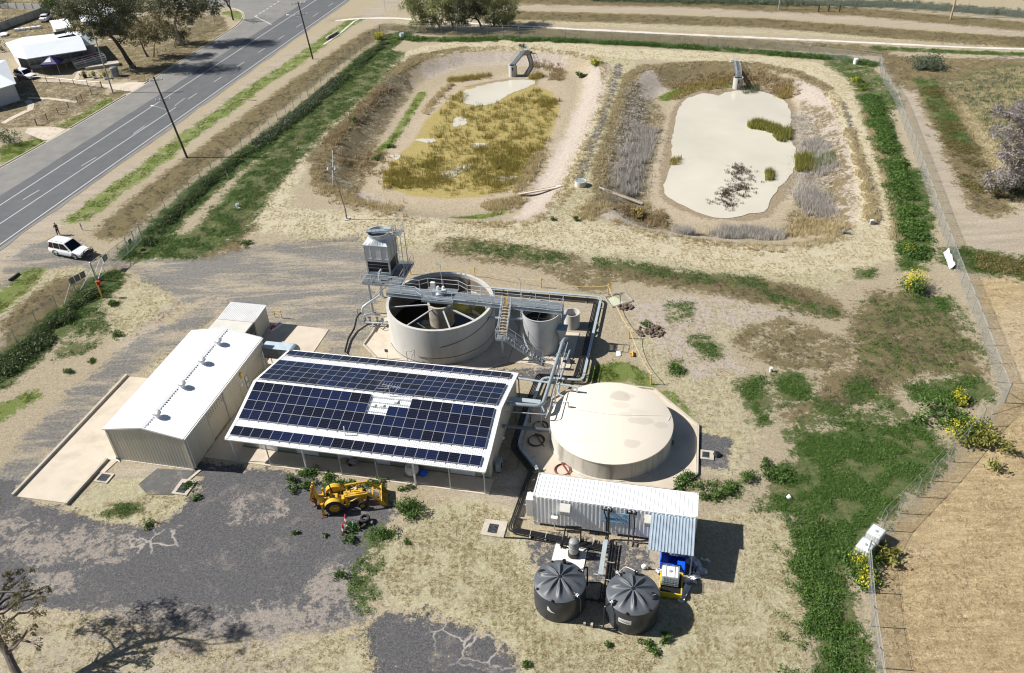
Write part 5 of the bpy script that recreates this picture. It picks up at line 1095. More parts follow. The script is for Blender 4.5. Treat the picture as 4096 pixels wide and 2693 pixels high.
for x in (-9.4,-8.2,-6.9,-5.6,-4.6): 
    mb.box(x-.06,40.95,0,x+.06,41.75,.2); mb.box(x-.02,41.0,.36,x+.02,41.7,.4)
for y in (47.0,45.6,44.2,42.8): mb.box(-11.0,y-.05,0,-10.2,y+.05,.2)
mb.build('support',M('concrete_kerb'),T.e)
# aeration tower
T=Thing('stripping_tower','tall galvanised fan tower raised on a railed platform beside the open tank','tower',(-30.4,70.2),fr=True)
PZ=4.35; px0,px1,py0,py1=-32.35,-28.25,67.75,72.6
mb=T.mb(); mb.box(px0,py0,PZ-.03,px1,py1,PZ); mb.build('deck',M('grating_dark'),T.e)
mb=T.mb()
for y in (py0,py1): mb.beam((px0,y,PZ-.15),(px1,y,PZ-.15),.07,.26)
for x in (px0,px1): mb.beam((x,py0,PZ-.15),(x,py1,PZ-.15),.07,.26)
for x in (-32.0,-29.7): mb.beam((x,py0,PZ-.16),(x,py1,PZ-.16),.1,.22)
mb.build('platform_frame',M('galv_blue'),T.e)
for x in (-32.0,-29.7):
    for y in (68.5,71.6): mb=T.mb(); mb.beam((x,y,0),(x,y,PZ-.2),.15); mb.box(x-.2,y-.2,0,x+.2,y+.2,.06); mb.build('leg',M('galv_blue'),T.e)
for a_,b_ in (((-32,68.5,1.6),(-29.7,68.5,1.6)),((-32,68.5,1.7),(-29.7,68.5,3.9)),((-32,68.5,1.6),(-32,71.6,1.6)),((-32,68.5,3.9),(-32,71.6,1.7)),((-32,71.6,1.6),(-29.7,71.6,3.9)),((-29.7,68.5,3.9),(-29.7,71.6,1.6))): mb=T.mb(); mb.beam(a_,b_,.08); mb.build('brace',M('galv'),T.e)
mb=T.mb(); rail(mb,[(px1,67.75,PZ),(px1-.9,py0,PZ),(px0,py0,PZ),(px0,69.0,PZ)],1.0,1.0); rail(mb,[(px1,68.2,PZ),(px1,py1,PZ),(px1-1.6,py1,PZ)],1.0,1.2); mb.build('handrail',M('galv'),T.e,smooth=True)
tx0,tx1,ty0,ty1=-32.2,-29.6,69.15,71.7
mb=T.mb(); mb.box(tx0,ty0,PZ+.02,tx1,ty1,PZ+.45); mb.build('basin',M('galv_blue'),T.e)
mb=T.mb(); mb.box(tx0+.12,ty0+.12,PZ+.45,tx1-.12,ty1-.12,6.15); mb.build('louvre',M('black_trim'),T.e)
mb=T.mb()
for x in (tx0,tx1-.16):
    for y in (ty0,ty1-.16): mb.box(x,y,PZ+.45,x+.16,y+.16,6.2)
for z in (PZ+.9,PZ+1.3): mb.box(tx0+.16,ty0+.1,z,tx1-.16,ty0+.115,z+.03)
mb.box(tx0-.03,ty0-.03,6.1,tx1+.03,ty0+.05,6.28); mb.box(tx1-.05,ty0-.03,6.1,tx1+.03,ty1+.03,6.28); mb.build('corner_post',M('galv'),T.e)
mb=T.mb(); mb.box(tx0,ty0,6.2,tx1,ty1,8.0)
for x in (tx0,tx0+.72,tx0+1.8,tx1-.04): mb.box(x,ty0-.05,6.2,x+.04,ty0,8.0)
for y in (ty0,ty0+.85,ty0+1.7,ty1-.04): mb.box(tx1,y,6.2,tx1+.05,y+.04,8.0)
mb.box(tx0,ty0-.05,6.9-.5,tx1,ty0-.001,6.44); mb.build('casing',M('galv'),T.e)
cx,cy=(tx0+tx1)/2,(ty0+ty1)/2
mb=T.mb(); n=32; vs=[]; 
sq=[]
for j in range(n):
    a=2*PI*j/n; c,s=math.cos(a),math.sin(a); m_=max(abs(c),abs(s)); sq.append((cx+c/m_*1.36,cy+s/m_*1.33,8.0))
ci=[(cx+math.cos(2*PI*j/n)*1.08,cy+math.sin(2*PI*j/n)*1.08,8.5) for j in range(n)]
mb.add(sq+ci,[(j,(j+1)%n,n+(j+1)%n,n+j) for j in range(n)]); mb.lathe([(1.08,8.5),(1.04,8.62),(1.1,8.95),(1.16,9.0),(1.1,9.0),(.98,8.62)],(cx,cy,0),40,cap=False); mb.build('fan_cowl',M('galv'),T.e)
mb=T.mb(); mb.lathe([(1.0,8.7),(.01,8.7)],(cx,cy,0),32,cap=False); mb.build('fan_screen',M('grating_dark'),T.e)
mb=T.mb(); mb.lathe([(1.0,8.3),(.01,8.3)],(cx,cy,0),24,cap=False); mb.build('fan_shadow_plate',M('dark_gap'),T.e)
mb=T.mb()
for k_ in range(6):
    a=k_*PI/3; mb.beam((cx+.15*math.cos(a),cy+.15*math.sin(a),8.55),(cx+.95*math.cos(a),cy+.95*math.sin(a),8.6),.2,.02)
mb.lathe([(.16,8.45),(.16,8.68)],(cx,cy,0),12); mb.build('fan',M('galv_dark'),T.e)
mb=T.mb(); mb.beam((cx-1.15,cy-.35,9.08),(cx+1.45,cy+.35,9.08),.5,.1); 
for i in range(6): mb.beam((cx-1.0+i*.42,cy-.55+i*.11,9.14),(cx-1.1+i*.42,cy-.15+i*.11,9.14),.03,.03)
mb.build('drive_beam',M('galv_blue'),T.e); mb=T.mb(); mb.box(cx+.7,cy+.05,9.13,cx+1.45,cy+.5,9.35); mb.build('motor_guard',M('tray_blue'),T.e,bevel=.02)
# caged ladder on the right side
mb=T.mb(); lx=tx1+.3
for y in (70.3,70.75): mb.beam((lx,y,PZ),(lx,y,9.9),.045)
for i in range(17): mb.tube([(lx,70.3,PZ+.3+i*.3),(lx,70.75,PZ+.3+i*.3)],.014,5)
mb.build('ladder',M('galv'),T.e)
mb=T.mb()
for z in (6.6,7.4,8.2,9.0,9.8): mb.tube([(lx+.36*math.sin(a)*1.0,70.52-.34*math.cos(a),z) for a in [PI*i/8 for i in range(9)]],.02,5)
for a in (.5,1.57,2.6): mb.tube([(lx+.36*math.sin(a),70.52-.34*math.cos(a),6.6),(lx+.36*math.sin(a),70.52-.34*math.cos(a),9.8)],.015,5)
mb.build('ladder_cage',M('galv'),T.e)
mb=T.mb(); rail(mb,[(lx,71.3,8.9),(lx+.9,71.3,8.9),(lx+.9,70.0,8.9),(lx,70.0,8.9)],.9,.8); mb.build('top_handrail',M('galv'),T.e); mb=T.mb(); mb.box(lx,70.0,8.86,lx+.9,71.3,8.9); mb.build('top_landing',M('grating'),T.e)
for y in (70.0,71.3): mb=T.mb(); mb.beam((lx+.9,y,PZ),(lx+.9,y,8.9),.06); mb.build('landing_post',M('galv'),T.e)
mb=T.mb(); mb.tube(fillet([(-30.6,68.4,5.2),(-30.6,68.4,2.6),(-31.6,67.2,2.3),(-32.3,66.7,1.9),(-32.35,66.6,1.2)],.5),.13,12); mb.tube(fillet([(-30.6,68.4,5.2),(-30.6,69.1,5.2)],.1),.13,10); mb.build('inlet_pipe',M('galv'),T.e,smooth=True)
T=Thing('valve_manifold','tangle of valves, bends and pumps at the foot of the fan tower','valve',(-31.2,66.2),fr=True)
mb=T.mb(); mb.tube(fillet([(-32.35,66.6,1.3),(-32.6,66.5,1.25),(-32.9,66.2,.9),(-32.8,65.0,.3),(-32.8,63.3,.25),(-32.3,61.0,.2),(-30.2,59.5,.2),(-29.2,58.3,.2)],.25),.1,10); mb.build('black_pipe',M('black_pipe'),T.e,smooth=True)
mb=T.mb(); mb.tube(fillet([(-32.1,66.4,.1),(-32.1,66.4,1.2),(-31.6,66.6,1.2),(-31.0,67.0,.9),(-29.4,67.0,.8),(-28.6,66.6,.8)],.2),.08,8); mb.tube([(-31.9,66.0,.5),(-29.2,66.2,.5)],.1,8); mb.tube([(-31.0,66.0,.5),(-30.9,65.0,.45)],.06,8); mb.build('manifold',M('galv'),T.e,smooth=True)
mb=T.mb()
for x,y,z in ((-31.5,66.3,.95),(-30.7,66.4,.95),(-30.1,66.3,.9),(-32.1,66.4,.7)): mb.lathe([(.17,-.05),(.17,.05)],(x,y,z),12,ax=(.3,1,.2)); mb.lathe([(.12,0),(.12,.2)],(x,y,z-.45),10)
mb.build('valve',M('galv_dark'),T.e)
mb=T.mb(); mb.lathe([(.22,0),(.24,.2),(.2,.6)],(-29.5,66.3,.35),14,ax=(1,0,.0)); mb.build('pump',M('black_trim'),T.e,smooth=True)
mb=T.mb(); mb.tube([(-30.3,66.2,.9),(-30.2,65.6,.3),(-29.8,65.4,.25),(-29.4,66.0,.5)],.03,6); mb.tube([(-33.0,66.8,.05),(-33.0,66.8,1.5),(-32.3,66.8,1.5)],.025,6); mb.build('cable',M('black_pipe'),T.e)
# rope barrier
posts=[('near the tower platform',(1643,1099)),('behind the open tank',(1900,1108)),('above the pipe corner at mid span',(2165,1152)),('beside the flooded frame',(2432,1178.5)),('next to the heap of clods',(2516,1354.5)),('beside the covered tank',(2603.5,1538))]
RPp=[]
for lab,(x,y) in posts:
    p=G(x,y); T=Thing('rope_post','orange rope barrier post '+lab,'post',(p[0],p[1],0),group='orange rope barrier posts'); mb=T.mb(); mb.cyl((p[0],p[1],0),(p[0],p[1],1.25),.055,n=10); mb.build('post',M('orange_post'),T.e,smooth=True); mb=T.mb(); mb.cyl((p[0],p[1],1.25),(p[0],p[1],1.32),.07,n=10); mb.build('cap',M('yellow_light'),T.e); RPp.append(p)
mb=MB(); 
for a_,b_ in zip(RPp,RPp[1:]):
    mb.tube([(a_[0]+(b_[0]-a_[0])*t/8,a_[1]+(b_[1]-a_[1])*t/8,1.15-.5*(1-(t/4-1)**2)) for t in range(9)],.025,5)
tag(mb.build('barrier_rope',M('rope_yellow')),'sagging yellow rope strung between the orange barrier posts','rope')
# flooded shallow frame with greenish water
Z2=Zm(1850,1150,2.609)
fr4=[Z2(1478,108),Z2(1690,52),Z2(1775,145),Z2(1562,212)]
mb=MB(); 
for i in range(4): mb.beam((*fr4[i],.12),(*fr4[(i+1)%4],.12),.07)
tag(mb.build('settling_frame',M('galv')),'open grey pipe frame lying round a greenish puddle','frame')
sheet('puddle',[Z2(1520,120),Z2(1590,95),Z2(1660,145),Z2(1690,170),Z2(1640,210),Z2(1560,190)],.03,M('water_green'))
for (x,y,w_,lab) in ((2600,1328,1.5,'heap of dark clods beside the rope post'),(2503,1230,.75,'smaller pile of clods beside the pipe frame')):
    c=G(x,y); mb=MB(); rs=random.Random(int(x))
    for i in range(int(70*w_)):
        a=rs.uniform(0,2*PI); r_=w_*rs.random()**.6; z=max(0,.28*(1-r_/w_))*rs.random(); s_=rs.uniform(.07,.17); q=(c[0]+r_*math.cos(a),c[1]+r_*.75*math.sin(a),z)
        mb.lathe([(s_*.5,0),(s_,s_*.5),(s_*.8,s_*1.1),(s_*.2,s_*1.4)],q,6,ax=(rs.uniform(-.5,.5),rs.uniform(-.5,.5),1))
    tag(mb.build('clod_heap',M('clod')),lab,'soil heap','heaps of clods')
for (x,y,lab) in ((Z2(1630,705),0,'white disc'),(Z2(1778,722),1,'orange marker')):
    p=x; T=Thing('marker',('pair of round white lids' if not y else 'small orange marker frame')+' lying in the grass beside the covered tank','marker',(p[0],p[1],0)); mb=T.mb()
    if not y:
        for dx,dy in ((0,0),(.05,.42)): mb.lathe([(.25,0),(.25,.08),(.1,.12)],(p[0]+dx,p[1]+dy,0),16)
        mb.build('lid',M('white_plastic'),T.e)
    else:
        for dy in (0,.25,.5): mb.box(p[0]-.22,p[1]+dy,.02,p[0]+.22,p[1]+dy+.06,.1)
        mb.box(p[0]-.03,p[1]-.1,0,p[0]+.03,p[1]+.65,.3); mb.build('frame',M('orange_post'),T.e)
# ================================================================ CONTAINER PLANT
X0,X1,Y0,Y1,ZB,ZT=-9.38,2.81,42.46,44.90,.28,3.17
T=Thing('shipping_container','long white shipping container with blue signboard and pipes entering its side','container',(X0,Y0),fr=True)
mb=T.mb()
mb.corr((X0+.1,Y0+.02,ZB+.12),(1,0,0),(0,0,1),X1-X0-.2,ZT-ZB-.22,.30,.045,(0,-1,0),trap=True); mb.corr((X1-.1,Y1-.02,ZB+.12),(-1,0,0),(0,0,1),X1-X0-.2,ZT-ZB-.22,.30,.045,(0,1,0),trap=True)
mb.corr((X1-.02,Y0+.1,ZB+.12),(0,1,0),(0,0,1),Y1-Y0-.2,ZT-ZB-.22,.30,.04,(1,0,0),trap=True); mb.box(X0,Y0+.1,ZB+.1,X0+.05,Y1-.1,ZT-.1); mb.build('side_panel',M('car_white'),T.e)
mb=T.mb(); mb.corr((X0+.08,Y0+.06,ZT-.05),(1,0,0),(0,1,0),X1-X0-.16,Y1-Y0-.12,.31,.03,(0,0,1),trap=True,thick=.02); mb.build('roof',M('roof_white'),T.e)
mb=T.mb()
for x in (X0,X1-.14):
    for y in (Y0,Y1-.14): mb.box(x,y,ZB+.1,x+.14,y+.14,ZT-.1)
for y in (Y0,Y1-.08): mb.box(X0+.14,y,ZT-.1,X1-.14,y+.08,ZT-.005); mb.box(X0+.14,y,ZB,X1-.14,y+.08,ZB+.12)
for x in (X0,X1-.08): mb.box(x,Y0+.14,ZT-.1,x+.08,Y1-.14,ZT-.005); mb.box(x,Y0+.14,ZB,x+.08,Y1-.14,ZB+.12)
mb.build('frame',M('car_white'),T.e)
mb=T.mb()
for x in (X0-.01,X1-.17):
    for y in (Y0-.01,Y1-.16):
        for z in (ZB-.01,ZT-.11): mb.box(x,y,z,x+.18,y+.17,z+.125)
mb.build('corner_casting',M('steel_paint'),T.e)
mb=T.mb()
for x in (X0,-3.4,X1-.5):
    for y in (Y0,Y1-.35): mb.box(x,y,0,x+.5,y+.35,ZB)
mb.build('footing',M('pale_plinth'),T.e)
mb=T.mb(); mb.box(X0-.55,Y0-.05,.95,X0-.003,Y0+.75,2.75); mb.build('end_cabinet',M('pale_plinth'),T.e,bevel=.02)
for x in (-7.28,-.98+.02):
    mb=T.mb(); mb.hexa([(x,Y0-.42,1.95),(x+.78,Y0-.42,1.95),(x+.78,Y0-.03,1.95),(x,Y0-.03,1.95)],[(x,Y0-.42,2.35),(x+.78,Y0-.42,2.35),(x+.78,Y0-.03,2.85),(x,Y0-.03,2.85)]); ac=mb.build('air_conditioner',M('pale_plinth'),T.e)
    mb=T.mb(); mb.box(x+.05,Y0-.424,2.0,x+.73,Y0-.42,2.28); mb.build('grille',M('dark_gap'),ac)
    mb=T.mb()
    for i in range(5): mb.box(x+.06+i*.155,Y0-.432,2.0,x+.08+i*.155,Y0-.422,2.28)
    for i in range(3): mb.box(x+.05,Y0-.431,2.05+i*.08,x+.73,Y0-.423,2.07+i*.08)
    mb.beam((x+.05,Y0-.4,1.93),(x+.05,Y0-.05,1.5),.03); mb.beam((x+.73,Y0-.4,1.93),(x+.73,Y0-.05,1.5),.03); mb.build('bars',M('pale_plinth'),ac)
# signboard with the supplier lettering
SB0,SB1,SZ0,SZ1=-4.12,-2.15,1.42,2.62; ys=Y0-.05
mb=T.mb(); mb.box(SB0,ys-.02,SZ0,SB1,ys,SZ1); sb=mb.build('signboard',M('sign_board'),T.e)
def text(s_,size,x,z,y,mt,parent,name='lettering',bold=0.,o=(X0,Y0,0),ext=.004,rz=0,shear=0,wscale=1.):
    cu=bpy.data.curves.new('t','FONT'); cu.body=s_; cu.size=size; cu.extrude=ext; cu.offset=bold; cu.shear=shear
    ob=bpy.data.objects.new('t',cu); COL.objects.link(ob); bpy.context.view_layer.update(); dg=bpy.context.evaluated_depsgraph_get(); me=bpy.data.meshes.new_from_object(ob.evaluated_get(dg)); bpy.data.objects.remove(ob)
    me.transform(Matrix.Translation((x-o[0],y-o[1],z-o[2]))@Matrix.Rotation(rz,4,'Z')@Matrix.Rotation(PI/2,4,'X')@Matrix.Diagonal((wscale,1,1,1)))
    me.materials.clear(); me.materials.append(mt); q=bpy.data.objects.new(name,me); COL.objects.link(q); q.parent=parent; return q
text('OSMO',.34,SB0+.18,1.80,ys-.024,M('ink_blue'),sb,bold=.014,wscale=1.05)
text('FLO',.34,SB0+1.22,1.80,ys-.024,M('ink_blue'),sb,bold=-.004,wscale=1.05)
text('clean water solutions',.145,SB0+.32,1.53,ys-.024,M('ink_pale'),sb,wscale=1.1)
mb=T.mb(); dp=[]
for i in range(20):
    a=2*PI*i/20; r_=.13*(1+.0*a); x=SB1-.30+.15*math.cos(a); z=2.32+.12*math.sin(a)
    if math.sin(a)>0: z+=.10*math.sin(a)**3; x+=.06*math.sin(a)**3
    dp.append((x,z))
mb.vprism(dp,ys-.028,ys-.021,'y'); mb.build('drop_emblem',M('ink_cyan'),sb)
mb=T.mb(); mb.vprism([(SB1-.40,2.3),(SB1-.29,2.22),(SB1-.17,2.33),(SB1-.29,2.27)],ys-.034,ys-.029,'y'); mb.build('leaf_emblem',M('sign_board'),sb)
for i,(x,n_) in enumerate(((-4.1,2),(-2.3,2))):
    mb=T.mb(); mb.box(x,Y0-.06,2.66,x+.75,Y0-.03,3.0); mb.build('pipe_entry_plate',M('black_trim'),T.e)
for x,x2,r_ in ((-3.95,-3.72,.05),(-3.62,-3.58,.085),(-2.08,-2.03,.05),(-1.76,-1.66,.05)):
    mb=T.mb(); mb.tube(fillet([(x,Y0-.06,2.9),(x,Y0-.32,2.9),(x2,Y0-.42,2.2),(x2,Y0-.45,.35),(x2,Y0-.9,.3)],.12),r_,10); pp=mb.build('pipe',M('black_pipe'),T.e,smooth=True)
    mb=T.mb(); mb.lathe([(r_*2,-.02),(r_*2,.02)],(x,Y0-.08,2.9),14,ax=(0,1,0)); mb.build('flange',M('white_plastic'),pp)
    mb=T.mb(); mb.lathe([(r_*1.5,0),(r_*1.5,.08)],(x2,Y0-.45,.85),10); mb.build('union',M('galv_dark'),pp)
mb=T.mb(); mb.box(-7.95,42.0,1.05,-7.45,42.3,1.5); mb.box(-7.75,42.15,.1,-7.65,42.25,1.05); mb.build('meter_box',M('pale_plinth'),T.e)
mb=T.mb(); mb.cyl((-5.9,Y0-.03,3.1),(-5.9,Y0-.3,3.25),.015,n=5); mb.lathe([(.06,0),(.04,.1)],(-5.9,Y0-.3,3.1),8); mb.build('lamp',M('duct_tape_grey'),T.e)
# awning
T=Thing('awning','blue grey ribbed awning on two posts off the right end of the container','awning',(1.1,39.7),fr=True)
mb=T.mb(); mb.corr((-.50,39.35,2.62),(1,0,0),(0,3.2,.36),3.2,3.22,.235,.045,(0,-.1,1),trap=True,thick=.008); mb.build('roof_sheet',M('duct_blue'),T.e)
for x in (-.41,2.6): mb=T.mb(); mb.beam((x,39.75,0),(x,39.75,2.58),.09); mb.build('post',M('galv'),T.e)
mb=T.mb()
mb.beam((-.45,39.75,2.55),(2.65,39.75,2.55),.07,.12); mb.beam((-.41,39.75,2.5),(-.41,42.4,2.84),.06,.1); mb.beam((2.6,39.75,2.5),(2.6,42.4,2.84),.06,.1); mb.beam((-.45,41.1,2.7),(2.65,41.1,2.7),.05,.08); mb.build('frame',M('galv'),T.e)
# media filter
FX,FY=-5.88,40.05
mb=MB(); mb.prism([B(-7.45,38.2),B(-5.0,38.2),B(-4.95,41.35),B(-7.35,41.35)],-.1,.08); o=mb.build('filter_slab',M('pale_plinth')); o['kind']='structure'
T=Thing('filter_vessel','grey domed filter vessel with black valve pipes on a white slab','filter',(FX,FY,.08),fr=True)
mb=T.mb(); mb.lathe([(.44,0),(.44,.32),(.38,.34),(.38,.38)],(FX,FY,.08),32); mb.build('base_skirt',M('black_trim'),T.e,smooth=True)
mb=T.mb(); mb.lathe([(.37,.38),(.37,.85),(.4,.87),(.4,.95),(.37,.97),(.37,1.35),(.33,1.52),(.2,1.62),(.03,1.65)],(FX,FY,.08),32); mb.build('vessel',M('grey_vessel'),T.e,smooth=True)
mb=T.mb()
for z in (.75,1.12): mb.tube(fillet([(FX-.35,FY,z),(FX-.95,FY+.05,z),(FX-.95,FY+.05,z-.2)],.08),.06,8)
mb.tube(fillet([(FX-.85,FY+.1,.6),(FX-.85,FY+.15,1.3),(FX-.75,41.0,1.9),(FX-.75,41.0,1.9),(FX+.35,41.2,1.9),(FX+.35,41.2,.35)],.12),.06,10); mb.tube([(FX-.6,FY+.1,.4),(FX-.6,41.2,1.4)],.03,6); mb.build('valve_pipes',M('black_pipe'),T.e,smooth=True)
mb=T.mb(); 
for z in (.75,1.12): mb.lathe([(.11,-.12),(.11,.12)],(FX-.7,FY,z),10,ax=(1,0,0)); mb.lathe([(.12,0),(.12,.04)],(FX-.95,FY+.05,z+.12),10)
mb.build('valve',M('black_trim'),T.e)
# trough from container to tanks, with pipes and manifold
T=Thing('cable_trough','short pale trough running between container and the black tanks','cable trough',(-3.7,40),fr=True)
mb=T.mb(); mb.box(-3.85,38.3,.42,-3.52,41.55,.5); mb.build('cover',M('tray_blue'),T.e); mb=T.mb()
for y in (38.5,40.2): mb.box(-4.2,y,0,-3.3,y+.1,.12); mb.box(-3.75,y,.1,-3.65,y+.1,.42)
mb.build('support',M('galv'),T.e)
T=Thing('tank_pipework','black plastic pipework with clamps linking container and both black tanks','pipes',(-3.2,38),fr=True)
for pts,r_ in (([(-3.3,41.4,.3),(-3.25,36.3,.3),(-3.6,36.2,.3)],.07),([(-3.1,41.5,.3),(-3.05,37.0,.3),(-3.4,36.9,.3)],.055),([(-2.88,41.6,.3),(-2.85,35.6,.3)],.055),([(-4.4,37.6,.35),(-3.5,37.7,.35),(-3.45,36.4,.3)],.05),([(-4.5,36.2,.25),(-2.9,36.25,.25)],.08),([(-4.3,34.3,.22),(-2.95,34.15,.22),(-2.95,34.15,1.4)],.055),([(-1.9,34.0,.15),(-2.95,34.15,.22)],.05)):
    mb=T.mb(); mb.tube(fillet(pts,.15),r_,9); mb.build('pipe',M('black_pipe'),T.e,smooth=True)
for a in [(x-.08,y-.12,0,x+.08,y+.12,.3) for x,y in ((-4.25,34.3),(-3.75,34.25))]+[(-3.35,y,.2,-2.8,y+.05,.36) for y in (39.6,38.0)]: mb=T.mb(); mb.box(*a); mb.build('pipe_clamp',M('concrete_kerb'),T.e)
mb=T.mb()
for x,y in ((-4.0,36.2),(-3.5,36.2),(-3.2,36.7)): mb.lathe([(.15,-.06),(.15,.06)],(x,y,.27),10,ax=(1,0,0)); mb.cyl((x,y,.3),(x,y,.5),.05,n=8)
mb.build('valve',M('black_trim'),T.e)
# black poly tanks
def polytank(a,b,ht,rot,label,hatch,torn):
    T=Thing('water_tank',label,'water tank',(a,b),fr=True,group='pair of black water tanks'); rr=1.81
    mb=T.mb(); mb.lathe([(rr-.02,0),(rr,.05),(rr,ht-.06),(rr-.04,ht)],(a,b,0),72); mb.build('shell',M('black_poly'),T.e,smooth=True)
    # radially ribbed dome
    mb=T.mb(); n=144; prof=[(rr-.01,0.0),(rr-.1,.05),(rr*.86,.10),(rr*.74,.165),(rr*.6,.24),(rr*.45,.32),(rr*.3,.39),(rr*.16,.45),(rr*.08,.48)]; vs=[];fs=[]
    for i,(r_,h) in enumerate(prof):
        env=math.sin(PI*min(1,max(0,(r_/rr-.06)/.80)))**.7 if .06<r_/rr<.86 else 0
        for j in range(n):
            th=2*PI*j/n+rot; ph=(j/n*10)%1; lb=math.exp(-((ph-.5)/.17)**2)
            vs.append((a+r_*math.cos(th),b+r_*math.sin(th),ht+h+env*.19*lb))
    for i in range(len(prof)-1):
        for j in range(n): fs.append((i*n+j,i*n+(j+1)%n,(i+1)*n+(j+1)%n,(i+1)*n+j))
    fs.append(tuple(range((len(prof)-1)*n,len(prof)*n))); mb.add(vs,fs); rf=mb.build('dome_roof',M('poly_roof'),T.e,smooth=True,ang=50)
    mb=T.mb(); mb.lathe([(.16,.46),(.13,.52),(.03,.53)],(a,b,ht),12); mb.build('crown_boss',M('black_trim'),rf,smooth=True)
    hx,hy=a+1.33*math.cos(R(hatch)),b+1.33*math.sin(R(hatch)); mb=T.mb(); mb.lathe([(.31,.04),(.31,.17),(.27,.2),(.02,.21)],(hx,hy,ht),28); mb.build('hatch',M('black_trim'),rf,smooth=True)
    mb=T.mb(); mb.ring((hx,hy,ht+.03),.3,.325,0,.05,28); mb.beam((hx-.22,hy-.12,ht+.225),(hx+.22,hy+.12,ht+.225),.035,.02); mb.build('hatch_ring',M('duct_tape_grey'),rf)
    vx,vy=a+.08,b+1.45; mb=T.mb(); mb.lathe([(.15,.02),(.16,.12),(.1,.16),(.08,.32),(.12,.34),(.12,.4)],(vx,vy,ht),14)
    for k in range(8): q=k*PI/4; mb.lathe([(.05,.38),(.04,.46)],(vx+.1*math.cos(q),vy+.1*math.sin(q),ht),6)
    mb.build('inlet_valve',M('black_trim'),rf,smooth=True)
    for an,r_ in ((118,1.62),(215,1.66),(315,1.66),(262,1.72)):
        if abs(an-hatch)<30: continue
        qx,qy=a+r_*math.cos(R(an)),b+r_*math.sin(R(an)); mb=T.mb(); mb.lathe([(.09,0),(.09,.12),(.03,.17)],(qx,qy,ht+.03),10,ax=(math.cos(R(an)),math.sin(R(an)),1)); mb.build('lifting_lug',M('black_trim'),rf,smooth=True)
    return T,rf
T,rf=polytank(-6.23,35.9,2.2,R(8),'left black plastic water tank with a torn white sticker and hatch at its left','' or 165,True)
def overflow(T,a,b,ang,out,down):
    c,s=math.cos(R(ang)),math.sin(R(ang)); mb=T.mb(); mb.tube(fillet([(a+1.45*c,b+1.45*s,2.42),(a+1.9*c,b+1.9*s,2.40),(a+out*c,b+out*s,2.30),(a+out*c,b+out*s,down)],.14),.06,10); mb.build('overflow_pipe',M('black_pipe'),T.e,smooth=True)
    mb=T.mb(); mb.lathe([(.11,-.03),(.11,.03)],(a+1.72*c,b+1.72*s,2.41),12,ax=(c,s,0)); mb.lathe([(.11,-.03),(.11,.03)],(a+1.84*c,b+1.84*s,2.40),12,ax=(c,s,0)); mb.build('union',M('white_plastic'),T.e)
overflow(T,-6.23,35.9,40,2.25,.3); overflow(T,-6.23,35.9,-38,2.1,1.0)
def sticker(T,a,b,poly,rr=1.815,mt='label_white'):
    mb=T.mb(); n=len(poly); f=lambda p,r_:(a+r_*math.sin(p[0]/rr),b-r_*math.cos(p[0]/rr),p[1]); mb.add([f(p,rr+.006) for p in poly]+[f(p,rr+.001) for p in poly],[tuple(range(n))]+[(i,n+i,n+(i+1)%n,(i+1)%n) for i in range(n)]); return mb.build('sticker',M(mt),T.e)
def arcgrid(x0,x1,z0,z1,k=8): return [(x0+(x1-x0)*i/k,z0) for i in range(k+1)]+[(x1-(x1-x0)*i/k,z1) for i in range(k+1)]
sticker(T,-6.23,35.9,[(-.60,1.18),(-.44,1.10),(-.30,1.05),(-.12,1.02),(-.05,1.06),(-.2,1.12),(-.33,1.24),(-.42,1.40),(-.48,1.55),(-.60,1.56)])
T2,rf2=polytank(-1.2,35.85,2.17,R(8),'right black plastic water tank with a printed white label and hatch at its right',-5,False)
overflow(T2,-1.2,35.85,132,2.3,.3); overflow(T2,-1.2,35.85,222,2.35,.25)
for i in range(8): pass
sk_=sticker(T2,-1.2,35.85,arcgrid(-.80,.10,1.14,1.56))
# lettering wrapped on the tank
cu=text('Polymaster',.2,-.74,1.27,0,M('ink_dark'),T2.e,name='lettering',o=(0,0,0),ext=.002,shear=.0,wscale=.78)
for v in cu.data.vertices:
    x,z=v.co.x,v.co.z; rr=1.823; v.co=(rr*math.sin(x/rr),-rr*math.cos(x/rr),z)
mb=T2.mb(); f=lambda x,z:(-1.2+1.824*math.sin(x/1.824),35.85-1.824*math.cos(x/1.824),z)
P=[f(-.62+i*.055,1.41+.07*math.sin(i/10*PI)) for i in range(11)]; mb.tube(P,.006,4); P=[f(-.55+i*.06,1.30-.06*math.sin(i/10*PI)) for i in range(11)]; mb.tube(P,.006,4); mb.build('logo_swash',M('ink_dark'),T2.e)
# hose from tank top over the grass
T=Thing('hose','thin pale hose looping from the right black tank towards the trough','hose',(-1.4,37.4),fr=True); mb=T.mb(); mb.tube(fillet([(-1.05,37.3,2.6),(-1.9,37.9,2.3),(-2.45,38.6,.6),(-2.6,38.0,.05),(-2.75,37.6,.04)],.4),.025,6); mb.build('hose',M('white_plastic'),T.e,smooth=True)
T=Thing('float_ball','small white round float beside the left awning post','float',(-.65,39.75),fr=True); mb=T.mb(); mb.lathe([(.05,0),(.17,.07),(.2,.2),(.14,.34),(.03,.38)],(-.68,39.8,0),14); mb.build('ball',M('white_plastic'),T.e,smooth=True)
T=Thing('black_pipe','single black pipe lying in the straw in front of the container','pipe',(-8,41),fr=True); mb=T.mb(); mb.tube([(-11.4,40.75,.05),(-9.8,40.95,.06),(-7.2,40.9,.05),(-5.0,40.7,.05)],.05,8); mb.build('pipe',M('black_pipe'),T.e,smooth=True)
T=Thing('timber_plank','bare timber plank lying against the container footing','plank',(-8,42),fr=True); mb=T.mb(); mb.box(-8.9,41.95,.0,-7.3,42.12,.07); mb.build('plank',M('wood_pale'),T.e)
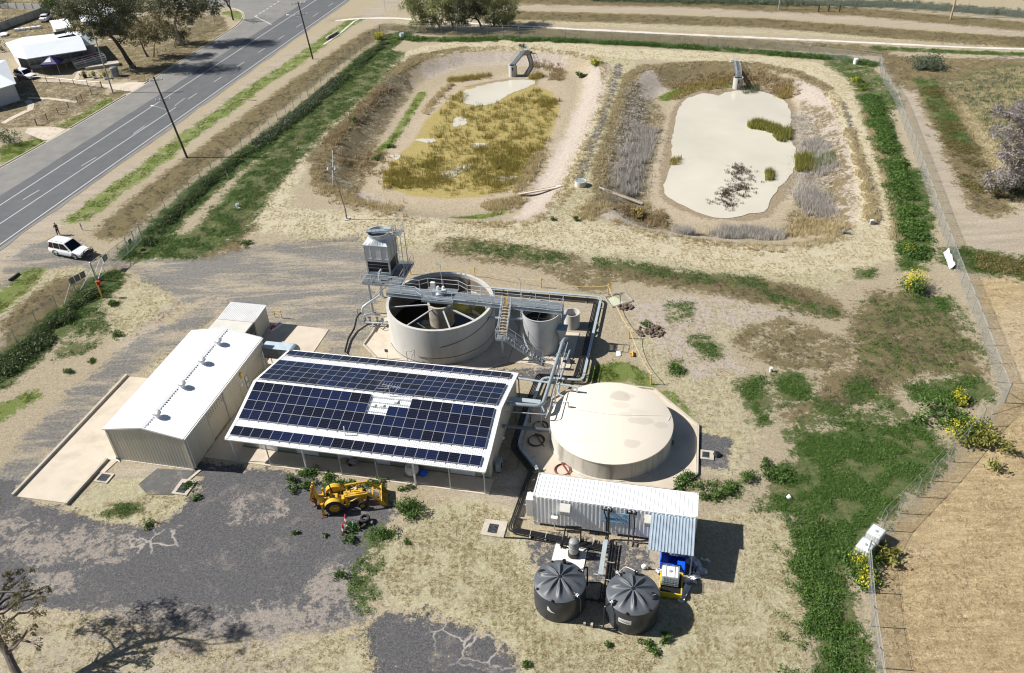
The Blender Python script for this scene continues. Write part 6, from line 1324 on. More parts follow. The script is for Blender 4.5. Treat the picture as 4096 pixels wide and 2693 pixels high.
# IBC totes
def ibc(a,b,z,label,rot=0,liq=None,tall=1.0,world=False,group='caged liquid totes'):
    T=Thing('ibc_tote',label,'tote',(*( (a,b) if world else B(a,b)),z),rz=rot if world else PS+rot,local=True,group=group)
    mb=T.mb(); w_,l_=.48,.58; mb.box(-l_,-w_,.16,l_,w_,1.10*tall); tk=mb.build('bottle',M('white_plastic') ,T.e,bevel=.07)
    if liq: mb=T.mb(); mb.box(-l_-.004,-w_-.004,.2,l_+.004,w_+.004,.62); mb.build('liquid_band',M(liq),tk,bevel=.07)
    mb=T.mb(); mb.lathe([(.11,0),(.11,.05),(.07,.06)],(0,0,1.10*tall),14); mb.build('lid',M('duct_tape_grey'),tk)
    mb=T.mb(); L1,W1=l_+.03,w_+.03
    for zz in (.18,.36,.55,.74,.93,1.12*tall): mb.tube([(-L1,-W1,zz),(L1,-W1,zz),(L1,W1,zz),(-L1,W1,zz)],.011,5,close=True)
    for i in range(7): 
        x=-L1+2*L1*i/6
        for y in (-W1,W1): mb.tube([(x,y,.14),(x,y,1.12*tall)],.010,5)
    for i in range(1,6):
        y=-W1+2*W1*i/6
        for x in (-L1,L1): mb.tube([(x,y,.14),(x,y,1.12*tall)],.010,5)
    for x in (-.3,.3): mb.tube([(x,-W1,1.13*tall),(x,W1,1.13*tall)],.014,5)
    mb.build('cage',M('galv'),T.e)
    mb=T.mb(); mb.box(-.6,-.5,.1,.6,.5,.14); 
    for x in (-.55,0,.55):
        for y in (-.42,.42): mb.box(x-.05 if abs(x)<.5 else x-.05,y-.08,0,x+.05,y+.08,.1)
    mb.build('pallet',M('black_trim'),T.e); return T
# yellow bund with a tote in it
T=Thing('spill_bund','yellow plastic spill bund below the awning front','bund',(1.3,38.45),fr=True)
b0,b1,c0,c1=.52,2.12,37.5,39.45
mb=T.mb()
for a_ in ((b0,c0,.06,b1,c0+.09,.55),(b0,c1-.09,.06,b1,c1,.55),(b0,c0+.09,.06,b0+.09,c1-.09,.55),(b1-.09,c0+.09,.06,b1,c1-.09,.55)): mb.box(*a_)
mb.box(b0,c0,.0599,b1,c1,.12); 
for x in (b0+.05,b0+.65,b1-.25):
    for y in (c0,c1-.2): mb.box(x,y,0,x+.2,y+.2,.06)
mb.build('tub',M('yellow_bund'),T.e); mb=T.mb(); mb.box(b0+.09,c0+.09,.46,b1-.09,c1-.09,.48); mb.build('deck_grate',M('black_trim'),T.e)
ibc(1.2,38.6,.48,'caged tote with green tinted liquid standing in the yellow bund',liq='bucket_green'); 
ibc(1.65,41.3,.5,'caged white tote half hidden under the awning behind the blue bin')
# blue bin
T=Thing('blue_bin','open bright blue plastic bin with sloping front under the awning','bin',(1.35,40.6),fr=True)
mb=T.mb(); a0,a1,q0,q1=.45,2.28,39.75,41.85
mb.hexa([(a0,q0-.04,0.08),(a1,q0-.04,.08),(a1,q0+.04,.08),(a0,q0+.04,.08)],[(a0,q0-.03,.95),(a1-.35,q0-.03,.95),(a1-.35,q0+.04,.95),(a0,q0+.04,.95)])
mb.box(a0,q0+.04,.08,a0+.07,q1,1.15); mb.box(a1-.07,q0+.04,.08,a1,q1,.9); mb.box(a0,q1-.07,.08,a1,q1,1.1); mb.box(a0,q0,.06,a1,q1,.12)
for x in (a0+.1,a1-.45): mb.box(x,q0,0,x+.3,q1,.06)
mb.box(a0-.03,q0-.06,.9,a0+.1,q1,1.0); mb.build('tub',M('blue_bin'),T.e,bevel=.015); mb=T.mb(); mb.box(a1-.85,q0-.05,.62,a1-.45,q0-.043,.86); s_=mb.build('sticker',M('label_white'),T.e); mb=T.mb(); mb.box(a1-.8,q0-.055,.76,a1-.62,q0-.051,.79); mb.box(a1-.8,q0-.055,.70,a1-.6,q0-.051,.73); mb.lathe([(.04,0),(.04,.004)],(a1-.54,q0-.054,.74),8,ax=(0,-1,0)); mb.build('printing',M('ink_dark'),s_)
# rubbish: bent white gutter lengths
rs=random.Random(5)
LB=['longest one reaching out to the right','lying flat beside the yellow bund','crossing the others near the post','half under the awning edge','outermost at lower right','short curled piece near the tank','topmost of the heap','next to the blue bin','pointing to the back','closest to the black tank']
for i,(a,b,l,r_,w_) in enumerate(((2.5,39.1,1.3,.15,.3),(2.75,39.5,1.4,.45,.34),(3.1,39.85,1.3,.5,.3),(3.0,40.6,1.6,-.6,.5),(2.3,38.0,1.5,1.25,.42),(3.4,40.2,.9,-.5,.25),(2.75,39.25,1.1,.6,.3),(2.9,41.0,1.2,-.9,.45),(3.7,41.1,.7,-.1,.22),(.35,39.55,.5,.9,.3))):
    T=Thing('plastic_strip','white plastic offcut strip, '+LB[i],'offcut',(a,b,.0),fr=True,group='white offcuts heaped by the awning'); mb=MB((0,0,0)); n=8; c,s=math.cos(r_),math.sin(r_); vs=[];fs=[]
    for k in range(n+1):
        t=(k/n-.5)*l; zb=.05+.05*i*.5+.10*math.sin(k*1.3+i)
        for m_ in range(5):
            u=(m_/4-.5)*w_; zz=max(.01,zb+.10*math.cos(m_/4*2*PI)*.6)
            vs.append((t*c-u*s,t*s+u*c,zz))
    for k in range(n):
        for m_ in range(4): fs.append((k*5+m_,(k+1)*5+m_,(k+1)*5+m_+1,k*5+m_+1))
    nv=len(vs); vs+=[(x,y,z-.012) for x,y,z in vs]; fs+=[tuple(q+nv for q in f[::-1]) for f in fs]; mb.add(vs,fs); mb.build('strip',M('bag_white'),T.e,smooth=True)
T=Thing('hanging_bottles','cluster of dull grey bottles hung on the awning post','bottles',(2.75,40.2),fr=True); mb=T.mb()
for i in range(9): 
    x,y=2.65+.22*(i%3),39.9+.25*(i//3); mb.lathe([(.07,0),(.08,.1),(.08,.26),(.03,.34),(.03,.38)],(x,y,.0 if i%2 else .02),8)
mb.build('bottle',M('duct_tape_grey'),T.e,smooth=True)
for (x,y,rot,lab) in ((15.55,45.05,.72,'white tote against the fence corner, lower left of the pair'),(16.3,45.95,.72,'white tote against the fence, upper right of the pair')):
    c=(x,y); ibc(*B(0,0),0,'') if False else None
zf=Zm(3000,1750,1.6597); p0=zf(770,712,1.1); p1=zf(836,628,1.1); ang=math.atan2(p1[1]-p0[1],p1[0]-p0[0])
ibc(*p0,0,'white caged tote beside the fence corner, the nearer of the pair',rot=ang,world=True); ibc(p0[0]+(p1[0]-p0[0])*1.0+math.cos(ang)*.1,p0[1]+(p1[1]-p0[1])*1.0+math.sin(ang)*.1,0,'white caged tote beside the fence corner, the farther of the pair',rot=ang,world=True)
# ================================================================ VEHICLES AND PERSON
def wheel(T,x,y,r,w_,parent=None,rim='galv',lug=0,name='wheel',dish=.6):
    par=parent or T.e; s=1 if y>0 else -1
    mb=MB(); mb.lathe([(r*.58,-w_/2),(r*.9,-w_/2),(r,-w_/2+.04),(r,w_/2-.04),(r*.9,w_/2),(r*.58,w_/2)],(0,0,0),32,ax=(0,1,0),cap=False)
    if lug:
        for i in range(lug):
            a=2*PI*i/lug
            for q in (-1,1):
                aa=a+(0 if q<0 else PI/lug); c,sn=math.cos(aa),math.sin(aa); c2,s2=math.cos(aa+.16),math.sin(aa+.16)
                mb.beam((c*(r+.0),q*w_*.46,sn*(r+.0)),(c2*(r+.01),q*w_*.05,s2*(r+.01)),.07,.07)
    for i in range(len(mb.v)): v=mb.v[i]; mb.v[i]=(v[0]+x,v[1]+y,v[2]+r)
    w=mb.build(name,M('rubber'),par,smooth=True)
    mb=MB(); mb.lathe([(r*.6,-w_*.42),(r*.56,-w_*.1),(r*.5,0),(r*.2,.02*s),(r*.02,.03*s)],(x,y,r),24,ax=(0,1,0),cap=False); mb.lathe([(r*.6,w_*.42),(r*.56,w_*.1),(r*.5,0)],(x,y,r),24,ax=(0,1,0),cap=False); mb.lathe([(r*.2,s*w_*.1),(r*.17,s*w_*.3),(.01,s*w_*.32)],(x,y,r),12,ax=(0,1,0)); mb.build('rim',M(rim),w,smooth=True)
    return w
def loft(sections,n=None):
    mb=MB(); m=len(sections[0]); vs=[p for s in sections for p in s]; fs=[]
    for i in range(len(sections)-1):
        for j in range(m-1): fs.append((i*m+j,i*m+j+1,(i+1)*m+j+1,(i+1)*m+j))
        fs.append((i*m+m-1,i*m,(i+1)*m,(i+1)*m+m-1))
    fs.append(tuple(range(m-1,-1,-1))); fs.append(tuple(range((len(sections)-1)*m,len(sections)*m))); mb.add(vs,fs); return mb
def car(name,label,cat,loc,rz,L_=4.85,Wd=1.88,H_=1.85,kind='suv',bull=False,col='car_white',group=None):
    T=Thing(name,label,cat,(loc[0],loc[1],hz(*loc)+.034),rz=rz,local=True,group=group); W2=Wd/2; r=.39 if kind=='suv' else .32; hb=.98 if kind=='suv' else .86
    # lower body sections along x
    def sec(x,wt,wb,zb,zt): 
        return [(x,-wb,zb),(x,-wt*1.0,zb+.22),(x,-wt,zt-.16),(x,-wt*.93,zt-.03),(x,-wt*.6,zt+.02),(x,wt*.6,zt+.02),(x,wt*.93,zt-.03),(x,wt,zt-.16),(x,wt*1.0,zb+.22),(x,wb,zb)]
    h=L_/2; zb=.32 if kind=='suv' else .22
    X=[(-h,.86,.74,zb+.12,hb-.10),(-h+.12,.95,.88,zb+.02,hb+.0),(-h*.62,1,.93,zb,hb+.02),(0,1,.93,zb,hb+.02),(h*.38,1,.93,zb,hb+.03),(h*.62,.985,.92,zb,hb-.01),(h*.88,.93,.87,zb+.02,hb-.10),(h,.80,.70,zb+.10,hb-.22)]
    mb=loft([sec(x,wt*W2,wb*W2,a,b) for x,wt,wb,a,b in X]); body=mb.build('body',M(col),T.e,smooth=True,ang=40)
    # greenhouse
    xr=-h+.10 if kind!='sedan' else -h*.55
    def gs(x,w_,z): return [(x,-w_,hb-.02),(x,-w_*.99,hb+.1),(x,-w_*.86,z-.05),(x,-w_*.7,z),(x,w_*.7,z),(x,w_*.86,z-.05),(x,w_*.99,hb+.1),(x,w_,hb-.02)]
    g=W2*.93
    mb=loft([gs(xr,g*.92,hb+.05),gs(xr+.22,g*.96,H_-.10),gs(xr+.6,g,H_-.01),(gs(0,g,H_)),gs(h*.10,g*.99,H_-.05),gs(h*.44,g*.94,hb+.02)]); cab=mb.build('cabin',M(col),body,smooth=True,ang=40)
    # glass panes set 4 mm proud
    mb=T.mb()
    def side(x0,x1,x2,x3,z0,z1):
        for s in (-1,1):
            f=lambda x,z: (x,s*(g*(.995-.13*(z-hb-.1)/(H_-.05-hb-.1))+.006),z)
            q=[f(x0,z0),f(x1,z0),f(x2,z1),f(x3,z1)]; q=q if s<0 else q[::-1]; mb.add(q,[(0,1,2,3)])
    zt=H_-.14; zl=hb+.12
    side(xr+.22,xr+.95,xr+.95,xr+.38,zl,zt); side(xr+1.02,xr+1.95,xr+1.95,xr+1.02,zl,zt); side(xr+2.02,h*.33,h*.06,xr+2.02,zl,zt)
    mb.add([(h*.43+.012,-g*.86,hb+.07),(h*.43+.012,g*.86,hb+.07),(h*.11+.012,g*.78,H_-.07),(h*.11+.012,-g*.78,H_-.07)],[(0,1,2,3)])
    mb.add([(xr+.03-.01,g*.82,hb+.12),(xr+.03-.01,-g*.82,hb+.12),(xr+.20-.012,-g*.76,H_-.16),(xr+.20-.012,g*.76,H_-.16)],[(0,1,2,3)])
    mb.build('windows',M('glass_dark'),cab)
    for x in (h*.60,-h*.56):
        for s in (-1,1):
            wheel(T,x,s*(W2-.13),r,.25,rim='galv')
            mb=T.mb(); pts=[(x+math.cos(a)*(r+.07),s*(W2+.005),r+math.sin(a)*(r+.07)) for a in [PI*i/10 for i in range(11)]]; mb.tube(pts,.035,6); mb.build('wheel_arch',M('black_trim' if kind=='suv' else col),body)
    for s in (-1,1):
        mb=T.mb(); mb.box(h-.28,s*W2*.58-.16,hb-.30,h-.06,s*W2*.58+.16,hb-.13); mb.build('headlight',M('head_lamp'),body,bevel=.04)
        mb=T.mb(); mb.box(-h-.0,s*W2*.78-.08,hb-.2,-h+.12,s*W2*.78+.1,hb+.12); mb.build('tail_light',M('red_lamp'),body,bevel=.03)
        mb=T.mb(); mb.box(h*.36,s*(W2+.0)-.02,hb+.08,h*.42,s*(W2+.2),hb+.28); mb.build('mirror',M(col),body,bevel=.04)
        mb=T.mb(); mb.beam((-h*.34,s*(W2+.04),.42),(h*.38,s*(W2+.04),.42),.16,.05); mb.build('side_step',M('galv_dark'),body)
    mb=T.mb(); mb.box(h-.06,-W2*.45,hb-.42,h+.015,W2*.45,hb-.16); mb.build('grille',M('black_trim'),body)
    for a in ((h-.12,-W2*.86,zb+.02,h+.05,W2*.86,zb+.24),(-h-.05,-W2*.86,zb+.04,-h+.1,W2*.86,zb+.28)): mb=T.mb(); mb.box(*a); mb.build('bumper',M('black_trim' if kind=='suv' and a[0]>0 else col),body,bevel=.04)
    mb=T.mb(); mb.box(h+.12 if bull else h+.052,-.2,zb+.05,h+.13 if bull else h+.06,.2,zb+.17); mb.build('number_plate',M('label_white'),body)
    for s in (-1,1):
        mb=T.mb(); mb.beam((-h*.7,s*g*.72,H_+.03),(h*.0,s*g*.72,H_+.04),.04,.03); mb.build('roof_rail',M('galv_dark'),cab)
    if bull:
        mb=T.mb(); 
        for z_,w_ in ((.95,.62),(1.12,.5)): mb.tube(fillet([(h-.1,-w_,z_-.35),(h+.12,-w_,z_-.3),(h+.12,-w_,z_),(h+.12,w_,z_),(h+.12,w_,z_-.3),(h-.1,w_,z_-.35)],.12),.035,8)
        mb.box(h-.05,-W2*.95,.42,h+.16,W2*.95,.72)
        for s in (-1,1): mb.tube(fillet([(h-.35,s*W2*1.0,.62),(h+.08,s*W2*.92,.62),(h+.08,s*W2*.92,1.02),(h+.12,s*.5,1.04)],.1),.03,8)
        mb.build('bull_bar',M('black_trim'),body,bevel=.02)
        mb=T.mb(); mb.cyl((h-.1,W2*.5,1.0),(h-.15,W2*.5,2.1),.008,n=5); mb.build('antenna',M('black_trim'),body)
        mb=T.mb(); 
        for s in (-1,1): mb.lathe([(.12,-.05),(.12,.05)],(h+.12,s*.36,1.02),14,ax=(1,0,0))
        mb.build('spot_light',M('head_lamp'),body)
    return T
Zg=Zm(160,860,2.524)
pf,pr_=Zg(372,455),Zg(163,414); dv=Vector((pf[0]-pr_[0],pf[1]-pr_[1])); rz=math.atan2(dv.y,dv.x)
c=Vector(((pf[0]+pr_[0])/2,(pf[1]+pr_[1])/2)); nrm2=Vector((-math.sin(rz),math.cos(rz)))
CW=1.0
c=c+nrm2*.92
car('parked_suv','white four wheel drive with black bull bar parked at the plant gate','car',(c.x,c.y),rz,L_=5.3,Wd=1.98,H_=1.95,bull=True)
# cars at the houses
Z8=Zm(0,0,2.1636)
p=Z8(240,690); p2=Z8(120,665); rz2=math.atan2(p[1]-p2[1],p[0]-p2[0]); c2=Z8(235,655)
car('parked_wagon','silver white station wagon parked beside the verandah of the white house','car',Z8(228,672),rz2,L_=4.9,Wd=1.85,H_=1.6,kind='wagon')
p=Z8(365,190);p2=Z8(455,130); car('parked_sedan','white sedan parked behind the white house near the long grey fence','car',Z8(405,175),math.atan2(p2[1]-p[1],p2[0]-p[0]),L_=4.6,Wd=1.8,H_=1.45,kind='sedan')
# ---------------------------------------------------------------- person
def skinned(name,verts,edges,radii,mt,parent,sub=2,root=0,at=None):
    me=bpy.data.meshes.new(name); me.from_pydata(verts,edges,[]); o=bpy.data.objects.new(name,me); COL.objects.link(o); o.parent=parent
    sk_=o.modifiers.new('skin','SKIN'); 
    if not me.skin_vertices: 
        bm=None
    import bmesh
    bm=bmesh.new(); bm.from_mesh(me); ly=bm.verts.layers.skin.verify(); bm.verts.ensure_lookup_table()
    for i,v in enumerate(bm.verts): v[ly].radius=radii[i] if isinstance(radii[i],tuple) else (radii[i],radii[i]); v[ly].use_root=(i==root)
    bm.to_mesh(me); bm.free(); s=o.modifiers.new('sub','SUBSURF'); s.levels=sub; s.render_levels=sub; sk_.use_smooth_shade=True; me.materials.append(mt); return o
pp=G(236,941); T=Thing('person','person in dark t-shirt and trousers standing behind the four wheel drive, looking down','person',(pp[0],pp[1],0),rz=R(-35),local=True)
V_=[(0,0,.95),(0,.02,1.12),(0,.02,1.30),(0,.0,1.45),(.02,0,1.53),(.05,0,1.60), (0,.09,.90),(.02,.11,.50),(0,.13,.08),(.14,.15,.04), (0,-.09,.90),(-.02,-.11,.50),(-.04,-.13,.08),(.10,-.15,.04), (0,.17,1.40),(-.02,.24,1.15),(.2,.12,1.10),(.28,.05,1.14), (0,-.17,1.40),(-.02,-.24,1.15),(.2,-.12,1.10),(.28,-.05,1.14)]
E_=[(0,1),(1,2),(2,3),(3,4),(4,5),(0,6),(6,7),(7,8),(8,9),(0,10),(10,11),(11,12),(12,13),(3,14),(14,15),(15,16),(16,17),(3,18),(18,19),(19,20),(20,21)]
Rr=[(.15,.11),(.14,.10),(.17,.11),(.14,.09),.055,.05,.095,.065,.045,.04,.095,.065,.045,.04,.065,.045,.035,.025,.065,.045,.035,.025]
skinned('body',V_,E_,Rr,M('skin'),T.e)
# clothes: trousers and shirt over the body
skinned('trousers',[(0,0,1.0),(0,.09,.88),(.02,.11,.50),(0,.13,.10),(0,-.09,.88),(-.02,-.11,.50),(-.04,-.13,.10)],[(0,1),(1,2),(2,3),(0,4),(4,5),(5,6)],[(.165,.125),.11,.08,.065,.11,.08,.065],M('cloth_black'),T.e)
skinned('shirt',[(0,0,.98),(0,.02,1.15),(0,.02,1.32),(0,0,1.46),(0,.17,1.41),(-.02,.235,1.2),(0,-.17,1.41),(-.02,-.235,1.2)],[(0,1),(1,2),(2,3),(3,4),(4,5),(3,6),(6,7)],[(.17,.13),(.16,.12),(.19,.13),(.10,.08),.085,.065,.085,.065],M('cloth_black'),T.e)
mb=T.mb(); mb.lathe([(.03,-.13),(.065,-.1),(.088,-.02),(.092,.05),(.07,.11),(.02,.13)],(.06,0,1.65),16,ax=(.35,0,1)); hd=mb.build('head',M('skin'),T.e,smooth=True)
mb=T.mb(); mb.lathe([(.096,.02),(.101,.06),(.078,.12),(.02,.145)],(.045,0,1.66),16,ax=(.2,0,1)); mb.build('hair',M('hair_dark'),hd,smooth=True)
mb=T.mb(); mb.hexa([(.135,-.014,1.58),(.165,-.012,1.575),(.165,.012,1.575),(.135,.014,1.58)],[(.13,-.006,1.63),(.14,-.006,1.63),(.14,.006,1.63),(.13,.006,1.63)])
for s in (-1,1): mb.lathe([(.012,0),(.022,.012),(.012,.02)],(.06,s*.088,1.64),8,ax=(0,s,0))
mb.build('nose_and_ears',M('skin'),hd)
mb=T.mb(); 
for s in (-1,1): mb.lathe([(.011,0),(.006,.006)],(.14,s*.034,1.645),8,ax=(1,0,-.3))
mb.box(.13,-.025,1.552,.142,.025,1.56); mb.build('eyes_and_mouth',M('hair_dark'),hd)
for s in (-1,1):
    mb=T.mb(); hx,hy,hzv=.29,s*.05,1.145
    mb.hexa([(hx-.02,hy-.03,hzv-.03),(hx+.06,hy-.035,hzv-.03),(hx+.06,hy+.035,hzv-.03),(hx-.02,hy+.03,hzv-.03)],[(hx-.02,hy-.03,hzv),(hx+.06,hy-.035,hzv),(hx+.06,hy+.035,hzv),(hx-.02,hy+.03,hzv)])
    for k in range(4): y=hy-.028+k*.019; l_=(.055,.065,.062,.048)[k]; mb.tube([(hx+.055,y,hzv-.015),(hx+.055+l_*.6,y,hzv-.005),(hx+.055+l_*.75,y,hzv+.02)],.008,6)
    mb.tube([(hx+.0,hy-s*.03,hzv-.01),(hx+.035,hy-s*.055,hzv+.01),(hx+.055,hy-s*.05,hzv+.025)],.009,6); mb.build('hand',M('skin'),T.e)
for s in (-1,1): mb=T.mb(); mb.hexa([(-.07,s*.14-.045,0),(.2,s*.14-.045,0),(.2,s*.14+.045,0),(-.07,s*.14+.045,0)],[(-.05,s*.14-.04,.1),(.17,s*.14-.035,.05),(.17,s*.14+.035,.05),(-.05,s*.14+.04,.1)]); mb.build('shoe',M('black_trim'),T.e,bevel=.015)
tab=MB(); tab=Thing('phone','small dark phone held in the hands of the standing person','phone',(pp[0]+math.cos(R(-35))*.34,pp[1]+math.sin(R(-35))*.34,1.165),rz=R(-35),local=True); mb=tab.mb(); mb.box(-.03,-.06,0,.06,.06,.012); mb.build('case',M('black_trim'),tab.e)
# ---------------------------------------------------------------- backhoe tractor
Z7=Zm(1150,1800,3.9133)
w0,w1=Z7(762,990),Z7(1185,930); rz=math.atan2(w1[1]-w0[1],w1[0]-w0[0]); wb=math.hypot(w1[0]-w0[0],w1[1]-w0[1])
nn=Vector((-math.sin(rz),math.cos(rz))); o_=Vector(w0)+nn*.85
T=Thing('backhoe_tractor','old yellow backhoe loader tractor parked on the dark gravel in front of the workshop','tractor',(o_.x,o_.y,.0),rz=rz,local=True)
print('backhoe wheelbase',wb)
for s in (-1,1): wheel(T,0,s*.82,.70,.42,rim='yellow',lug=18,name='rear_wheel'); wheel(T,wb,s*.72,.34,.2,rim='yellow',name='front_wheel')
mb=T.mb(); mb.box(-.35,-.28,.45,wb*.55,.28,.85); mb.box(wb*.5,-.2,.42,wb+.35,.2,.72); mb.box(-.12,-.62,.58,.12,.62,.82); mb.box(wb-.08,-.62,.28,wb+.08,.62,.4); ch=mb.build('chassis',M('yellow'),T.e,bevel=.03)
mb=T.mb(); mb.box(.75,-.26,.86,wb*.72,.26,1.22); mb.box(wb*.72,-.3,.8,wb+.15,.3,1.3); mb.build('engine_hood',M('yellow'),T.e,bevel=.05)
mb=T.mb(); mb.box(wb*.5,-.285,.74,wb*.78,.285,.92); mb.tube([(.8,-.3,.6),(1.3,-.32,.55),(1.6,-.3,.7)],.05,6); mb.build('engine_block',M('galv_dark'),T.e)
for s in (-1,1):
    mb=T.mb(); n=9; vs=[]
    for i in range(n):
        a=R(20)+R(140)*i/(n-1); 
        for y in (s*.58,s*1.02): vs.append((math.cos(a)*.80,y,.70+math.sin(a)*.80))
    for i in range(n):
        a=R(20)+R(140)*i/(n-1)
        for y in (s*.58,s*1.02): vs.append((math.cos(a)*.77,y,.70+math.sin(a)*.77))
    fs=[(2*i,2*i+1,2*i+3,2*i+2) for i in range(n-1)]+[(2*n+2*i+2,2*n+2*i+3,2*n+2*i+1,2*n+2*i) for i in range(n-1)]+[(2*i,2*i+2,2*n+2*i+2,2*n+2*i) for i in range(n-1)]+[(2*i+1,2*n+2*i+1,2*n+2*i+3,2*i+3) for i in range(n-1)]; mb.add(vs,fs)
    vs=[(math.cos(R(20)+R(140)*i/8)*.78,s*.6,.70+math.sin(R(20)+R(140)*i/8)*.78) for i in range(9)]; mb.add(vs+[(x,y-s*.02,z) for x,y,z in vs],[tuple(range(9)),tuple(range(17,8,-1))]); mb.build('fender',M('yellow'),T.e,smooth=True,ang=50)
mb=T.mb(); mb.box(-.15,-.24,.86,.35,.24,1.02); mb.box(-.2,-.26,1.02,.28,.26,1.10); mb.hexa([(-.26,-.25,1.08),(-.14,-.25,1.08),(-.14,.25,1.08),(-.26,.25,1.08)],[(-.36,-.2,1.45),(-.3,-.2,1.45),(-.3,.2,1.45),(-.36,.2,1.45)]); mb.build('seat',M('yellow'),T.e,bevel=.04)
mb=T.mb(); mb.beam((.78,0,1.1),(.6,0,1.38),.04); cx=Vector((.58,0,1.42)); mb.tube([(cx.x+.06*math.cos(a),.2*math.sin(a),cx.z+.19*math.cos(a)) for a in [2*PI*i/20 for i in range(20)]],.015,6,close=True); mb.build('steering_wheel',M('black_trim'),T.e)
for s in (-1,1): mb=T.mb(); mb.beam((-.15,s*.5,.8),(-.3,s*.5,2.0),.09,.06); mb.build('roll_bar',M('black_trim'),T.e)
mb=T.mb(); mb.cyl((wb*.62,.05,1.2),(wb*.62,.05,1.95),.035,n=8); mb.build('exhaust_pipe',M('black_trim'),T.e,smooth=True)
mb=T.mb(); mb.lathe([(.09,0),(.09,.1),(.03,.13)],(wb*.82,.2,1.3),12); mb.build('air_filter_cap',M('white_plastic'),T.e)
# loader
for s in (-1,1):
    y=s*.66; mb=T.mb(); mb.beam((wb*.45,y,.42),(wb*.45,y,1.42),.10,.18,up=(1,0,0)); mb.beam((wb*.1,y,.55),(wb*.55,y,.55),.1,.12); mb.beam((wb*.45,y*.3,1.0),(wb*.45,y,1.0),.1,.1); mb.build('loader_frame',M('yellow'),T.e)
    mb=T.mb(); mb.beam((wb*.42,y,1.42),(wb+.55,y,1.50),.12,.16); mb.beam((wb+.5,y,1.52),(wb+1.42,y,.55),.12,.17); arm=mb.build('loader_arm',M('yellow'),T.e)
    mb=T.mb(); mb.cyl((wb*.46,y,.75),(wb*.85,y,1.12),.05,n=8); mb.cyl((wb*.85,y,1.12),(wb+.1,y,1.36),.025,n=8); mb.cyl((wb*.85,y*.85,1.62),(wb+.4,y*.85,1.62),.045,n=8); mb.cyl((wb+.4,y*.85,1.62),(wb+1.35,y*.85,.95),.025,n=8); mb.build('hydraulic_ram',M('yellow'),arm,smooth=True)
mb=T.mb(); mb.beam((wb+.9,-.66,1.1),(wb+.9,.66,1.1),.1,.1); mb.build('cross_tube',M('yellow'),T.e)
bx=wb+1.38; mb=T.mb(); n=9; prof=[]
for i in range(n): a=R(100)+R(160)*i/(n-1); prof.append((bx+.38+math.cos(a)*.38,.42+math.sin(a)*.36))
prof=[(bx+.32,1.02)]+prof+[(bx+.95,.02)]
ins=[(x+.03,z+.03) if i>1 else (x+.04,z) for i,(x,z) in enumerate(prof)]
full=prof+ins[::-1]
full=[(bx+(x-bx)*.65,z*.92) for x,z in full]; prof=[(bx+(x-bx)*.65,z*.92) for x,z in prof]; P0=[(x,-.9,z) for x,z in full];P1=[(x,.9,z) for x,z in full]; m_=len(full); mb.add(P0+P1,[(i,(i+1)%m_,m_+(i+1)%m_,m_+i) for i in range(m_)])
for s in (-1,1):
    q=[(x,s*.9,z) for x,z in prof]+[(bx+.4,s*.9,.5)]; q2=[(x,y-s*.03,z) for x,y,z in q]; k=len(q); mb.add(q+q2,[tuple(range(k)),tuple(range(2*k-1,k-1,-1))]+[(i,(i+1)%k,k+(i+1)%k,k+i) for i in range(k)])
mb.build('loader_bucket',M('yellow'),T.e)
# backhoe
mb=T.mb(); mb.box(-1.05,-.85,.45,-.85,.85,.75); mb.box(-1.25,-.18,.35,-.8,.18,1.3); mb.box(-.9,-.3,.5,-.3,.3,.8); mb.build('backhoe_frame',M('yellow'),T.e,bevel=.02)
for s in (-1,1):
    mb=T.mb(); mb.beam((-.95,s*.85,1.25),(-.95,s*.95,.12),.16,.16); mb.beam((-.95,s*.3,.7),(-.95,s*.88,.95),.1,.12); lg=mb.build('stabiliser_leg',M('yellow'),T.e); mb=T.mb(); mb.box(-1.15,s*.98-.22,0,-.7,s*.98+.22,.06); mb.beam((-.95,s*.97,.06),(-.95,s*.96,.2),.2,.1); mb.build('foot',M('rust'),lg)
mb=T.mb(); mb.beam((-1.25,.0,.9),(-1.55,.12,2.35),.18,.24,up=(1,0,0)); mb.beam((-1.32,.0,.95),(-1.7,.1,1.9),.08,.1,up=(1,0,0)); bo=mb.build('boom',M('yellow'),T.e)
mb=T.mb(); mb.beam((-1.5,.14,2.45),(-1.85,.14,1.0),.14,.18,up=(1,0,0)); mb.beam((-1.35,.14,2.2),(-1.45,.14,2.75),.1,.14,up=(1,0,0)); di=mb.build('dipper',M('yellow'),bo)
mb=T.mb(); mb.cyl((-1.42,.0,2.5),(-1.74,.0,1.5),.04,n=8); mb.cyl((-1.6,.22,1.1),(-1.72,.22,1.9),.04,n=8); mb.tube([(-1.3,.2,1.3),(-1.75,.3,1.1),(-1.7,.25,.7),(-1.3,.15,.9)],.02,6); mb.build('hydraulic_ram',M('rust'),bo,smooth=True)
mb=T.mb(); mb.vprism([(-1.95,1.05),(-1.62,.98),(-1.42,.62),(-1.5,.32),(-1.78,.2),(-1.75,.34),(-1.58,.45),(-1.58,.62),(-1.72,.85)],-.12,.42,'y'); mb.build('digging_bucket',M('rust'),di)
mb=T.mb(); 
for i in range(5): mb.cyl((-.55,-.2+i*.1,.85),(-.6,-.2+i*.1,1.25),.012,n=5); mb.lathe([(.02,0),(.02,.04)],(-.6,-.2+i*.1,1.25),6)
mb.build('control_levers',M('black_trim'),T.e); text('FORD',.12,wb*.72,1.42,-.72,M('ink_dark'),T.e,o=(0,0,0))
